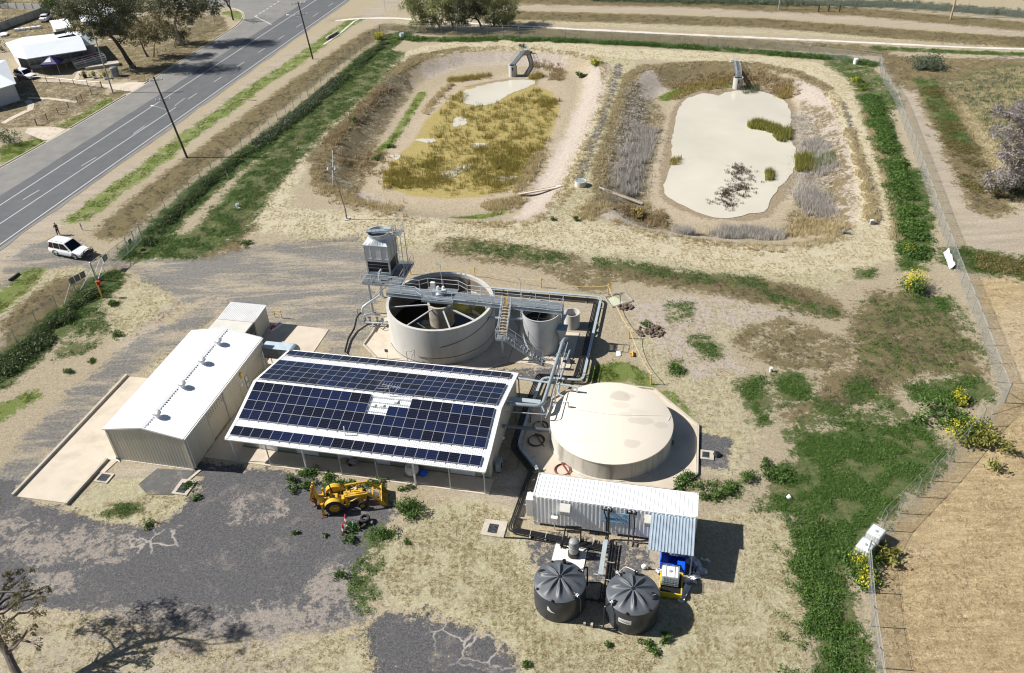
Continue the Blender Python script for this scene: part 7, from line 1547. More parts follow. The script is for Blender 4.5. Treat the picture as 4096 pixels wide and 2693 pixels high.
# cones
for px,py,lab in ((930,1150,'behind the other, nearer the tractor wheel'),(888,1303,'with torn sleeve, in front of the other')):
    p=Z7(px,py); T=Thing('traffic_cone','red traffic cone with white band, '+lab,'traffic cone',(p[0],p[1],0),rz=.3,group='pair of tall red cones',local=True); mb=T.mb(); mb.box(-.2,-.2,0,.2,.2,.06); mb.build('base',M('rubber'),T.e,bevel=.02)
    mb=T.mb(); mb.lathe([(.15,.06),(.125,.35)],(0,0,0),16,cap=False); mb.lathe([(.10,.62),(.07,.88),(.045,.98),(.01,1.0)],(0,0,0),16); mb.build('cone',M('cone_red'),T.e,smooth=True)
    mb=T.mb(); mb.lathe([(.126,.35),(.10,.62)],(0,0,0),16,cap=False); mb.build('band',M('label_white'),T.e,smooth=True)
def tyre(p,z,r,w_,label,tilt=0):
    T=Thing('tyre',label,'tyre',(p[0],p[1],z),rz=0,local=True,group='two old tyres lying stacked'); T.e.rotation_euler=(tilt,0,0); mb=T.mb(); prof=[(r*.55,-.3),(r*.62,-.5),(r*.9,-.48),(r,-.32),(r,.32),(r*.9,.48),(r*.62,.5),(r*.55,.3)]; prof=[(a,b*w_) for a,b in prof]+[(r*.55,-.3*w_)]; mb.lathe(prof,(0,0,w_*.5),36,cap=False); mb.build('casing',M('rubber'),T.e,smooth=True)
    mb=T.mb(); mb.lathe([(r*.55,-.3*w_),(r*.8,-.1*w_),(r*.55,.3*w_)],(0,0,w_*.5),24,cap=False); mb.build('inner_wall',M('black_trim'),T.e)
p=Z7(1172,1175); tyre(p,0,.43,.28,'lower tyre of the two lying on the gravel'); p=Z7(1200,1130); tyre((p[0]+.12,p[1]-.0),.28,.40,.26,'upper tyre resting on the other tyre')
p=Z7(975,1200); T=Thing('bucket','crumpled pale green bucket in the weeds between cones and tyres','bucket',(p[0],p[1],0)); mb=T.mb(); mb.lathe([(.2,0),(.26,.35),(.24,.35),(.18,.03)],(p[0],p[1],.05),14,ax=(.3,-.2,1),cap=False); mb.build('bucket',M('bucket_green'),T.e,smooth=True)
p=Z7(910,1225); T=Thing('plastic_tub','cream plastic tub beside the red cones','tub',(p[0],p[1],0)); mb=T.mb(); mb.lathe([(.12,0),(.16,.3),(.14,.3),(.11,.02)],(p[0],p[1],0),14,cap=False); mb.build('tub',M('pale_plinth'),T.e,smooth=True)
# ================================================================ FENCES, GATE, POLES, POND WORKS, HOUSES
def uvquad(name,parts,mt,parent):
    me=bpy.data.meshes.new(name); vs=[];fs=[];uv=[]
    for a,b,z0,z1,u in parts:
        n=len(vs); l=math.hypot(b[0]-a[0],b[1]-a[1]); vs+=[(a[0],a[1],z0),(b[0],b[1],z0),(b[0],b[1],z1),(a[0],a[1],z1)]; fs.append((n,n+1,n+2,n+3)); uv+=[(u,z0),(u+l,z0),(u+l,z1),(u,z1)]
    me.from_pydata(vs,[],fs); l_=me.uv_layers.new(name='uv')
    for i,c in enumerate(uv): l_.data[i].uv=c
    me.materials.append(mt); o=bpy.data.objects.new(name,me); COL.objects.link(o); o.parent=parent; return o
def fence(label,pts,h=1.9,sp=3.0,arm=1,outs=1,mesh='chain_link',postm='post_grey',r=.035,wires=True,name='chain_link_fence',endbrace=True,group='chain link security fences',cat='fence'):
    P=[Vector((p[0],p[1],0)) for p in pts]; T=Thing(name,label,cat,(P[0].x,P[0].y,0),group=group); parts=[];u=0;tops=[]; cm=None
    for i in range(len(P)-1):
        a,b=P[i],P[i+1]; d=(b-a); n=max(1,round(d.length/sp)); dn=d.normalized(); nn=Vector((-dn.y,dn.x,0))*outs
        for k in range(n+(i==len(P)-2)):
            p=a.lerp(b,k/n); g=hz(p.x,p.y); big=(i==0 and k==0) or (i==len(P)-2 and k==n) or (k==0 and i>0 and abs(dn.angle((P[i]-P[i-1]).normalized()))>.35); rr=r*(1.5 if big else 1)
            mb=T.mb(); 
            if arm and not big: mb.tube([p+Vector((0,0,g-.1)),p+Vector((0,0,g+h)),p+nn*.28+Vector((0,0,g+h+.34))],rr,7)
            else: mb.tube([p+Vector((0,0,g-.1)),p+Vector((0,0,g+h+(.3 if arm else .03)))],rr,8)
            if big and endbrace and i<len(P)-1:
                for s in ((1,) if k<n else (-1,)):
                    q=p+dn*s*min(2.4,d.length*.8); mb.tube([p+Vector((0,0,g+h*.85)),q+Vector((0,0,hz(q.x,q.y)))],r*.8,6)
            mb.build('post',M(postm),T.e)
            tops.append(p+nn*(.28 if (arm and not big) else 0)+Vector((0,0,g+h+(.34 if arm else 0))))
            if k<n:
                q=a.lerp(b,(k+1)/n); parts.append(((p.x-T.o[0],p.y-T.o[1]),(q.x-T.o[0],q.y-T.o[1]),hz((p.x+q.x)/2,(p.y+q.y)/2)+.03,hz((p.x+q.x)/2,(p.y+q.y)/2)+h,u)); u+=(q-p).length
    uvquad('mesh',parts,M(mesh),T.e)
    if wires:
        mb=T.mb(); base=[]
        for (a,b,z0,z1,_) in parts: mb.tube([(a[0]+T.o[0],a[1]+T.o[1],z1),(b[0]+T.o[0],b[1]+T.o[1],z1)],.012,4,cap=False)
        if arm: mb.tube(tops,.008,4,cap=False)
        mb.build('line_wire',M('galv'),T.e)
    return T
Zg=Zm(160,860,2.524); Z9=Zm(0,700,2.1636); Zb=Zm(800,0,2.1636); Z5b=Zm(3000,0,1.739); Z6b=Zm(3200,1000,1.9565); Z7b=Zm(3000,1750,1.6597)
fence('tall chain link fence along the roadside verge from the gate to the far corner',[Zg(1035,250),Z9(1345,455),G(762.6,771.6),G(1206.7,413.7),G(1521,138.7)],outs=1)
fence('chain link fence across the far end of the ponds under the trees',[G(1521,138.7),G(1829,142),G(2200,155),G(2700,184),G(3100,208),G(3517,262)],outs=1,sp=3.2)
fence('silvery chain link fence running down the right side past the ponds to the sharp corner',[G(3517,262),G(3522,312),G(3575,402),G(3667,650),G(3753,900),G(3844,1140),G(3910,1312),G(4018,1612)],outs=-1)
fence('chain link fence from the sharp right corner down to the white totes',[G(4018,1612),G(3921,1703),G(3726,1925),G(3530,2123),Z7b(765,820)],outs=-1)
fence('chain link fence running out of the bottom edge below the white totes',[Z7b(765,820),G(3482,2506),G(3506,2672),G(3530,2900)],outs=-1)
fence('chain link fence with bent tops from the gate to the left edge of the photo',[Zg(575,665),Zg(365,780),G(233,1238),G(71,1374),G(-60,1500)],outs=1)
# gate
def gateleaf(T,a,b,h,lab,sign=None):
    mb=T.mb(); a=Vector((*a,0));b=Vector((*b,0)); u=Vector((0,0,1))
    for z in (.12,h*.55,h): mb.tube([a+u*z,b+u*z],.03,7)
    for p in (a,b,a.lerp(b,.5)): mb.tube([p+u*.12,p+u*h],.03,7)
    mb.tube([a+u*.12,b+u*h*.98],.025,6); mb.tube([a.lerp(b,.5)+u*h,a+u*.55*h],.02,6); g=mb.build('gate_leaf',M('galv'),T.e)
    uvquad('mesh',[((a.x-T.o[0],a.y-T.o[1]),(b.x-T.o[0],b.y-T.o[1]),.12,h,0)],M('chain_link'),g)
    return g
ga,gb,gc,gd=Zg(575,665),Zg(733,520),Zg(905,390),Zg(970,315)
T=Thing('entrance_gate','double tubular steel gate with green notice across the plant entrance','gate',(gb[0],gb[1],0))
for p,h,r_ in ((ga,2.5,.09),(gc,2.3,.07)): mb=T.mb(); mb.cyl((*p,-.1),(*p,h),r_,n=10); mb.lathe([(r_,0),(.01,.06)],(*p,h),10); mb.build('post',M('galv'),T.e,smooth=True)
mid=Vector(gb); gl=gateleaf(T,(ga[0]+.12,ga[1]+.1),(gb[0]-.03,gb[1]-.06),2.0,''); gr=gateleaf(T,(gc[0]-.1,gc[1]-.1),(gb[0]+.03,gb[1]+.06),2.0,'')
sx,sy=ga[0]+(gb[0]-ga[0])*.78,ga[1]+(gb[1]-ga[1])*.78; dd=(Vector(gb)-Vector(ga)).normalized(); no=Vector((dd.y,-dd.x)); f3=lambda t,z,o_: (sx+dd.x*t+no.x*o_,sy+dd.y*t+no.y*o_,z)
mb=T.mb(); mb.hexa([f3(-.42,1.25,.04),f3(.42,1.25,.04),f3(.42,1.25,.02),f3(-.42,1.25,.02)],[f3(-.42,1.95,.04),f3(.42,1.95,.04),f3(.42,1.95,.02),f3(-.42,1.95,.02)]); sg=mb.build('notice',M('green_sign'),T.e)
mb=T.mb(); 
for k in range(5):
    z=1.36+k*.12; w_=(.3,.22,.33,.26,.3)[k]; mb.hexa([f3(-w_,z,.046),f3(w_,z,.046),f3(w_,z,.041),f3(-w_,z,.041)],[f3(-w_,z+.03,.046),f3(w_,z+.03,.046),f3(w_,z+.03,.041),f3(-w_,z+.03,.041)])
mb.build('notice_lines',M('label_white'),sg)
T=Thing('fence_panel','short braced steel fence bay with notice beside the right gate post','fence',(gd[0],gd[1],0)); ge=Zg(1035,250)
for p in (gd,ge): mb=T.mb(); mb.cyl((*p,-.1),(*p,2.3),.07,n=10); mb.build('post',M('galv'),T.e,smooth=True)
mb=T.mb(); a=Vector((*gc,0));b=Vector((*gd,0));e=Vector((*ge,0)); u=Vector((0,0,1))
for q0,q1 in ((a,b),(b,e)): 
    for z in (.15,1.1,2.05): mb.tube([q0+u*z,q1+u*z],.028,6)
mb.tube([b+u*.15,e+u*2.05],.025,6); mb.tube([b.lerp(e,.5)+u*.1,b.lerp(e,.5)+u*2.05],.02,6); mb.build('rails',M('galv'),T.e)
uvquad('mesh',[((gc[0]-T.o[0],gc[1]-T.o[1]),(gd[0]-T.o[0],gd[1]-T.o[1]),.12,2.05,0),((gd[0]-T.o[0],gd[1]-T.o[1]),(ge[0]-T.o[0],ge[1]-T.o[1]),.12,2.05,2)],M('chain_link'),T.e)
m_=a.lerp(b,.5); mb=T.mb(); d2=(b-a).normalized(); mb.beam(m_-d2*.35+u*1.2,m_+d2*.35+u*1.2,.02,.6); mb.build('notice',M('galv_dark'),T.e)
# grey notice boards left of the gate
T=Thing('notice_boards','grey backs of three notice boards fixed to the fence left of the gate','sign',(*Zg(425,750),0)); a=Vector((*Zg(425,750),0)); b=Vector((*ga,0)); d2=(b-a).normalized()
mb=T.mb(); mb.tube([a-d2*.0,b+Vector((0,0,2.2))],.025,6); mb.build('brace',M('galv_blue'),T.e)
for i in range(3): 
    q=a+d2*(-.75+i*.72)+Vector((0,0,1.55-.0*i)); mb=T.mb(); mb.beam(q-d2*.32,q+d2*.32,.02,.8); mb.build('board',M('galv_dark'),T.e)
p=Zg(630,835); T=Thing('keypad_post','tall orange post carrying a red box just inside the gate','post',(p[0],p[1],0)); mb=T.mb(); mb.cyl((*p,0),(*p,2.2),.085,n=10); mb.build('post',M('orange_post'),T.e,smooth=True); mb=T.mb(); mb.box(p[0]+.05,p[1]-.14,1.7,p[0]+.4,p[1]+.14,2.2); mb.build('box',M('red_paint'),T.e,bevel=.02)
p=Zg(430,155); T=Thing('marker_post','white marker post with a small plate beside the gravel entry','post',(p[0],p[1],0)); mb=T.mb(); mb.box(p[0]-.08,p[1]-.04,0,p[0]+.08,p[1]+.04,1.15); mb.build('post',M('label_white'),T.e); mb=T.mb(); mb.box(p[0]-.06,p[1]-.05,.55,p[0]+.06,p[1]-.041,.8); mb.build('plate',M('galv_dark'),T.e)
p=Z9(130,885); q=Z9(165,862); T=Thing('fallen_log','charred log lying in the grass near the left edge','log',(*Z9(125,900),0)); mb=T.mb(); a,b=Z9(85,922),Z9(168,860); mb.tube([(*a,.16),(*b,.14)],[.17,.13],10); mb.build('log',M('bark_dark'),T.e,smooth=True)
for (x,y,lab) in ((2058/2.1636,265/2.1636+700,'white riser pipe with a lid beside it in bare soil left of the plant track'),(1970/2.1636,30/2.1636+700,None)):
    pass
p=Z9(2058,275); T=Thing('capped_riser','white capped riser with loose lid in bare soil','pipe',(p[0],p[1],0)); mb=T.mb(); mb.lathe([(.22,0),(.22,.42),(.17,.42),(.17,.1)],(p[0],p[1],0),16,cap=False); mb.lathe([(.2,0),(.2,.06)],(p[0]+.3,p[1]-.5,0),14); mb.build('riser',M('white_plastic'),T.e,smooth=True)
p=Z9(1975,35); T=Thing('white_stake','short white stake in the weeds by the roadside fence','stake',(p[0],p[1],0)); mb=T.mb(); mb.box(p[0]-.06,p[1]-.03,0,p[0]+.06,p[1]+.03,.8); mb.build('stake',M('label_white'),T.e)
p=Zb(1752,335); T=Thing('blue_drum','white and blue drum with a short stake near the far fence corner','drum',(p[0],p[1],0)); mb=T.mb(); mb.lathe([(.5,0),(.5,1.0),(.46,1.03)],(p[0],p[1],0),20); mb.build('drum',M('label_white'),T.e,smooth=True); mb=T.mb(); mb.lathe([(.5,1.03),(.5,1.14),(.1,1.16)],(p[0],p[1],0),20); mb.build('lid',M('tray_blue'),T.e); mb=T.mb(); mb.beam((p[0]+1.2,p[1]+1.0,0),(p[0]+1.0,p[1]+1.,1.3),.14); mb.build('stake',M('label_white'),T.e)
p=Z5b(733,445); T=Thing('white_drum','white drum standing in weeds near the top right fence corner','drum',(p[0],p[1],0)); mb=T.mb(); mb.lathe([(.42,0),(.42,.9),(.3,.98)],(p[0],p[1],0),18); mb.build('drum',M('label_white'),T.e,smooth=True)
p=Z7b(248,405); T=Thing('white_bucket','small white bucket dropped in the green weeds','bucket',(p[0],p[1],0)); mb=T.mb(); mb.lathe([(.16,0),(.2,.3),(.17,.3),(.1,.1)],(p[0],p[1],.02),12,ax=(.7,.2,.5),cap=False); mb.build('bucket',M('white_plastic'),T.e,smooth=True)
p=Z7b(0,0); p=G(3082,1486); T=Thing('white_riser','short white capped riser pipe in the weeds right of the rope posts','pipe',(p[0],p[1],0)); mb=T.mb(); mb.lathe([(.13,0),(.13,.38),(.15,.38),(.15,.44)],(p[0],p[1],0),12); mb.build('riser',M('white_plastic'),T.e,smooth=True)
# white sheeting propped against the right fence
a,b=Z6b(1140,20),Z6b(1190,150); T=Thing('white_sheeting','torn white sheeting slumped against the right fence','sheet',(*a,0)); mb=T.mb(); n=9; vs=[]
for i in range(n):
    t=i/(n-1); x=a[0]+(b[0]-a[0])*t; y=a[1]+(b[1]-a[1])*t
    for k,(o,z) in enumerate(((-.3,.03),(-.05,.2+.1*math.sin(i*2)),(.2,.5+.12*math.cos(i*1.7)))): vs.append((x+o,y,z))
mb.add(vs+[(x+.02,y,z+.02) for x,y,z in vs],[(3*i+k,3*i+k+1,3*i+3+k+1,3*i+3+k) for i in range(n-1) for k in range(2)]+[(27+3*i+k,27+3*i+3+k,27+3*i+3+k+1,27+3*i+k+1) for i in range(n-1) for k in range(2)]); mb.build('sheet',M('bag_white'),T.e,smooth=True)
# ---- poles
def powerpole(px,h,lab,lean,arms,lamp=None,mt='wood_pole',r=.17,yaw=.3):
    p=G(*px); T=Thing('power_pole',lab,'power pole',(p[0],p[1],0),group='power poles along the road'); top=Vector((p[0]+lean[0],p[1]+lean[1],h)); b=Vector((p[0],p[1],-.2)); mb=T.mb(); mb.tube([b,b.lerp(top,.5),top],[r,r*.85,r*.65],12); mb.build('pole',M(mt),T.e,smooth=True); ax=Vector((math.cos(yaw),math.sin(yaw),0))
    for z,w_ in arms:
        c=b.lerp(top,z/h); mb=T.mb(); mb.beam(c-ax*w_,c+ax*w_,.1,.12); mb.beam(c-ax*w_*.5-Vector((0,0,.05)),c-Vector((0,0,.6)),.04); mb.beam(c+ax*w_*.5-Vector((0,0,.05)),c-Vector((0,0,.6)),.04); ca=mb.build('cross_arm',M('galv'),T.e)
        mb=T.mb()
        for t in (-.95,-.4,.4,.95): q=c+ax*w_*t; mb.lathe([(.03,.05),(.07,.1),(.05,.18),(.08,.22),(.04,.32)],q,8)
        mb.build('insulator',M('trim_white'),ca)
    if lamp:
        z,d,l_=lamp; c=b.lerp(top,z/h); dv=Vector((math.cos(d),math.sin(d),0)); mb=T.mb(); mb.tube(fillet([c,c+dv*l_*.5+Vector((0,0,.35)),c+dv*l_+Vector((0,0,.45))],.5),.035,6); br=mb.build('lamp_bracket',M('galv'),T.e); mb=T.mb(); mb.lathe([(.05,-.1),(.16,.15),(.14,.5),(.03,.62)],c+dv*l_+Vector((0,0,.45)),10,ax=dv); mb.build('lamp_head',M('white_plastic'),br,smooth=True)
    return T
powerpole((749,631),12.3,'nearest dark power pole on the verge, with crossarms and a lamp over the road',(-1.75,.6),((11.75,1.1),(8.9,1.05)),(7.4,R(160),2.2),yaw=R(10))
powerpole((1252,237),10.8,'farther dark power pole on the verge near the road junction, with white lamp',(-1.0,.3),((10.5,1.35),(8.5,1.2)),(7.9,R(165),2.6),yaw=R(12))
powerpole((452,372),11.3,'green grey lamp pole on the footpath in front of the white house',(.0,.0),(),(8.9,R(10),2.2),mt='fence_grey',r=.14)
powerpole((3802,78),9.5,'weathered pole in the paddock at the top right corner',(.5,1.),(),None,mt='wood_pale',r=.2)
powerpole((3114,40),9,'green steel pole at the top edge behind the drain',(0,0),(),None,mt='ink_cyan' if False else 'fence_grey',r=.13)
p=G(1387.5,877); T=Thing('light_mast','slim light mast with twin arms on the bank below the left pond','lamp post',(p[0],p[1],0)); mb=T.mb(); mb.tube([(p[0],p[1],0),(p[0],p[1],1.5)],.09,10); top=Vector((p[0]-.75,p[1]+.2,7.2)); mb.tube([(p[0],p[1],1.5),top],[.06,.035],8); mb.build('mast',M('galv_dark'),T.e,smooth=True); mb=T.mb(); mb.lathe([(.45,-.05),(.45,.1)],(p[0],p[1],0),16); mb.build('footing',M('concrete_kerb'),T.e)
mb=T.mb(); mb.beam(top-Vector((.5,0,0)),top+Vector((.4,0,0)),.06); 
for s in (-.5,.4): mb.beam(top+Vector((s,0,0)),top+Vector((s-.12,-.1,-.35)),.2,.14)
mb.build('lamp_head',M('galv'),T.e)
p2=G(1335,775,-.8); mb=MB(); mb.tube([(*G(1332,777,-.8),-.7),(*G(1342,668,-.4),2.2)],.02,6)
tag(mb.build('white_stick',M('white_plastic')),'thin white pole standing in dead reeds at the left pond corner','pole')
for i,(x,y) in enumerate(((3273,47),(3313,47),(3357,48))):
    p=G(x,y); T=Thing('bollard',('left','middle','right')[i]+' one of three dark short posts beyond the far track','bollard',(p[0],p[1],0),group='dark posts beyond the far track'); mb=T.mb(); mb.cyl((*p,0),(*p,1.3),.18,.16,8); mb.lathe([(.16,0),(.1,.08)],(*p,1.3),8); mb.build('post',M('bark_dark'),T.e)
fence('thin wire fence along the weeds at the very top edge',[G(1600,-40),G(2400,-10),G(3200,18),G(3650,45),G(4096,80),G(4500,110)],h=1.7,sp=6,arm=0,wires=True,endbrace=False,mesh='chain_link',group='wire fences')
p=Zb(1605,105); T=Thing('road_sign','small sign on a thin post beside the drain end','sign',(p[0],p[1],0)); mb=T.mb(); mb.cyl((*p,0),(*p,4.2),.05,n=6); mb.build('post',M('galv'),T.e); mb=T.mb(); mb.box(p[0]-.3,p[1]-.06,3.4,p[0]+.3,p[1]-.03,4.2); mb.build('plate',M('green_sign'),T.e)
# culvert headwall beside the road
a=Zb(1120,330);b=Zb(1195,285); T=Thing('culvert','concrete culvert mouth opening beside the road','culvert',(*a,0)); mb=T.mb(); d=(Vector(b)-Vector(a)); mb.beam((a[0],a[1],.35),(b[0],b[1],.35),.3,.25); mb.beam((a[0],a[1],.3),(a[0]-.4,a[1]-1.6,.1),.3,.6); mb.build('headwall',M('concrete_kerb'),T.e); mb=T.mb(); mb.beam((a[0]+.2,a[1]-.4,.05),(b[0]-.1,b[1]-.5,.05),1.0,.3); mb.build('opening',M('dark_gap'),T.e)
mb=MB(); strip([Zb(1070,388),Zb(1200,300),Zb(1330,190),Zb(1390,160)],.5,.05,mb); o=mb.build('concrete_edging',M('white_concrete')); o['kind']='structure'
mb=MB(); a,b=Zb(350,862),Zb(485,872); mb.tube([(*a,.1),(*b,.1)],.1,8); tag(mb.build('fallen_branch',M('wood_pale'),smooth=True),'pale branch lying across the verge near the roadside grass','branch')
# ---- pond towers
def pondtower(c,r,ztop,deck,lab,hd):
    g=hz(*c); T=Thing('outlet_tower',lab,'outlet tower',(c[0],c[1],g),group='pond outlet towers'); o=(c[0],c[1]); zb=FLOOR-.2
    mb=T.mb(); mb.lathe([(r,zb),(r,ztop),(r-.12,ztop),(r-.12,zb+.3)],(c[0],c[1],0),36,cap=False); mb.build('shell',M('concrete_wall'),T.e,smooth=True)
    mb=T.mb(); f=Vector((-.1,-1,0)); mb.beam((c[0]+f.x*(r-.02),c[1]+f.y*(r-.02),ztop-.55),(c[0]+f.x*(r+.03),c[1]+f.y*(r+.03),ztop-.55),.2,.55); mb.beam((c[0]+f.x*r-.16,c[1]+f.y*r,zb),(c[0]+f.x*r-.16,c[1]+f.y*r,ztop),.05,.05); mb.build('inlet_slot',M('black_trim'),T.e)
    mb=T.mb(); mb.lathe([(r-.12,ztop-.5),(.01,ztop-.5)],(c[0],c[1],0),20,cap=False); mb.build('floor',M('dark_gap'),T.e)
    a=Vector((c[0],c[1],ztop+.12)); b=Vector((deck[0],deck[1],deck[2])); d=(b-a).normalized(); sd_=Vector((d.y,-d.x,0)).normalized()
    mb=T.mb(); mb.beam(a-d*.3,b,.75,.05); mb.build('walkway_deck',M('grating_dark'),T.e)
    mb=T.mb()
    for s in (-.4,.4): mb.beam(a+sd_*s-d*.3-Vector((0,0,.1)),b+sd_*s-Vector((0,0,.1)),.06,.22)
    mb.build('walkway_beam',M('galv_dark'),T.e)
    mb=T.mb()
    for s in (-.4,.4): rail(mb,[a+sd_*s-d*.3,b+sd_*s],1.05,1.5,.03)
    rail(mb,[a-d*.35+sd_*.4,a-d*.35-sd_*.4],1.05,.8,.03); mb.build('handrail',M('galv'),T.e)
    mb=T.mb(); mb.box(b.x-1.0,b.y-.3,hz(b.x,b.y)-.6,b.x+1.0,b.y+.5,b.z-.06); mb.build('abutment',M('concrete_kerb'),T.e); mb=T.mb(); mb.cyl((b.x+.5*hd,b.y-.2,b.z),(b.x+.5*hd,b.y-.2,b.z+.25),.08,n=8); mb.beam((b.x+.5*hd,b.y-.4,b.z+.3),(b.x+1.1*hd,b.y-.4,b.z+.3),.2,.2); mb.build('gauge_box',M('label_white'),T.e)
pondtower((2.59,154.94),.8,.35,(5.2,164.2,.25),'round concrete outlet tower of the reedy left pond, its walkway slanting right',1)
pondtower((41.78,142.59),.83,.2,(43.5,151.6,.2),'round concrete outlet tower of the milky right pond, its walkway straight back',-1)
# distribution pit on the bank and chutes
c=(10.3,102.95); T=Thing('distribution_pit','round white rimmed concrete pit with mesh cover on the bank between the ponds','pit',(c[0],c[1],0)); mb=T.mb(); mb.lathe([(.78,-.3),(.78,.72),(.7,.72),(.7,0)],(c[0],c[1],0),36,cap=False); mb.build('wall',M('white_concrete'),T.e,smooth=True); mb=T.mb(); mb.lathe([(.7,.66),(.01,.66)],(c[0],c[1],0),24,cap=False); mb.build('cover',M('galv_blue'),T.e)
def chute(a,b,lab):
    T=Thing('concrete_chute',lab,'chute',(a[0],a[1],a[2])); a=Vector(a);b=Vector(b); d=(b-a).normalized(); s=Vector((-d.y,d.x,0)).normalized(); mb=T.mb(); mb.beam(a,b,.6,.08)
    for k in (-.3,.3): mb.beam(a+s*k+Vector((0,0,.07)),b+s*k+Vector((0,0,.07)),.07,.15)
    mb.build('channel',M('concrete_slab'),T.e); mb=T.mb(); mb.tube([a-d*.5+Vector((0,0,.15)),a+d*.25+Vector((0,0,.1))],.13,8); mb.build('inlet_pipe',M('trim_white'),T.e)
Z3p=Zm(1200,150,1.957); Z4p=Zm(2300,150,1.739)
a,b=Z3p(2020,1160),Z3p(1700,1210,-1.2); chute((a[0],a[1],hz(*a)+.05),(b[0],b[1],hz(*b)+.1),'pale concrete chute running down into the left pond'); a,b=Z4p(190,1060),Z4p(470,1140,-1.2); chute((a[0],a[1],hz(*a)+.05),(b[0],b[1],hz(*b)+.1),'pale concrete chute running down into the right pond')
p=Z4p(2062,1298); T=Thing('pump_box','small box with pipe on the bank at the lower right pond corner','box',(p[0],p[1],0)); mb=T.mb(); mb.box(p[0]-.25,p[1]-.2,0,p[0]+.25,p[1]+.2,.5); mb.build('cabinet',M('duct_tape_grey'),T.e,bevel=.03); mb=T.mb(); mb.box(p[0]-.2,p[1]-.15,.5,p[0]+.2,p[1]+.15,.56); mb.build('lid',M('label_white'),T.e); 
p=Z4p(1860,1362); q=Z4p(1920,1370); mb=MB(); mb.tube([(*Z4p(1830,1355),.1),(*p,.25),(*q,.12)],.12,8); tag(mb.build('pump_hose',M('galv_dark'),smooth=True),'black hose end resting on the lower right pond bank','hose')
# ---------------------------------------------------------------- HOUSES
Z8=Zm(0,0,2.1636)
def roofmesh(T,P,thick=.1,mt='house_roof'):
    pass
RH=3.3
hr=lambda x,y,h: Vector((*Z8(x,y,h),h))
T=Thing('white_house','white weatherboard house with pale roof, verandah and a ramp','house',(*Z8(250,600),0))
# roof: hip form around a ridge
e=[hr(45,372,RH),hr(128,492,RH),hr(232,510,RH),hr(750,430,RH),hr(738,392,RH),hr(832,382,RH),hr(735,262,RH),hr(200,322,RH)]
r1,r2=hr(185,395,RH+1.5),hr(700,315,RH+1.5)
mb=T.mb(); vs=e+[r1,r2]; fs=[(0,1,8),(1,2,8),(2,3,9,8),(3,4,9),(4,5,9),(5,6,9),(6,7,8,9),(7,0,8)]; mb.add(vs,fs); mb.add([v-Vector((0,0,.14)) for v in e],[tuple(range(7,-1,-1))]); n=8; mb.add(e+[v-Vector((0,0,.14)) for v in e],[(i,n+i,n+(i+1)%n,(i+1)%n) for i in range(n)]); rf=mb.build('roof',M('house_roof'),T.e)
cen=sum((Vector(v) for v in e),Vector())/8
def inn(v,k=.93): q=cen+(v-cen)*k; return (q.x,q.y)
WP=[inn(e[0]),inn(e[1]),inn(e[2],.9),(lambda q:q)(inn(e[3]+(e[6]-e[3])*.42,.93)),inn(e[5]),inn(e[6]),inn(e[7])]
WP=[inn(e[0]),inn(e[1],.94),tuple(Vector(Z8(200,595))),tuple(Vector(Z8(272,600))+Vector((.3,2.4))),tuple(Vector(Z8(735,500))+Vector((.0,2.0))),tuple(Vector(Z8(745,498))),inn(e[5],.95),inn(e[6],.94),inn(e[7],.94)]
mb=T.mb(); mb.prism(WP,0,RH-.15); mb.build('wall',M('house_wall'),T.e)
fl=[Z8(272,605),Z8(740,510)]; d=Vector((fl[1][0]-fl[0][0],fl[1][1]-fl[0][1])); dn=d.normalized(); back=Vector((-dn.y,dn.x)); L_=d.length
f=lambda t,b_,z: (fl[0][0]+dn.x*t+back.x*b_,fl[0][1]+dn.y*t+back.y*b_,z)
mb=T.mb(); mb.hexa([f(0,0,0),f(L_,0,0),f(L_,2.6,0),f(0,2.6,0)],[f(0,0,.7),f(L_,0,.7),f(L_,2.6,.7),f(0,2.6,.7)]); mb.build('verandah_floor',M('house_wall'),T.e)
for i in range(5): t=L_*i/4; mb=T.mb(); mb.beam(f(t+.0,.1,.7),f(t,.1,RH-.1),.12); mb.build('verandah_post',M('trim_white'),T.e)
mb=T.mb(); rail(mb,[f(0,.05,.7),f(L_,.05,.7)],.95,1.2,.04); mb.build('verandah_rail',M('trim_white'),T.e)
for t0,t1 in ((.15,.3),(.45,.6),(.75,.85)):
    mb=T.mb(); mb.hexa([f(L_*t0,2.28,1.2),f(L_*t1,2.28,1.2),f(L_*t1,2.38,1.2),f(L_*t0,2.38,1.2)],[f(L_*t0,2.28,2.6),f(L_*t1,2.28,2.6),f(L_*t1,2.38,2.6),f(L_*t0,2.38,2.6)]); mb.build('window',M('window_dark'),T.e)
# solar heater on the roof
a,b,c_,d_=hr(495,330,RH+1.05),hr(600,385-10,RH+.85),hr(715,350,RH+.95),hr(605,300,RH+1.25)
mb=T.mb(); up=Vector((0,0,.16)); mb.hexa([hr(500,330,RH+1.0),hr(565,370,RH+.9),hr(712,350,RH+.9),hr(640,300,RH+1.2)],[hr(500,330,RH+1.0)+up,hr(565,370,RH+.9)+up,hr(712,350,RH+.9)+up,hr(640,300,RH+1.2)+up]); mb.build('solar_collector',M('glass_dark'),rf)
mb=T.mb(); a=hr(470,292,RH+1.75);b=hr(575,272,RH+1.85); mb.tube([a,b],.3,12); mb.build('hot_water_cylinder',M('black_trim'),rf,smooth=True)
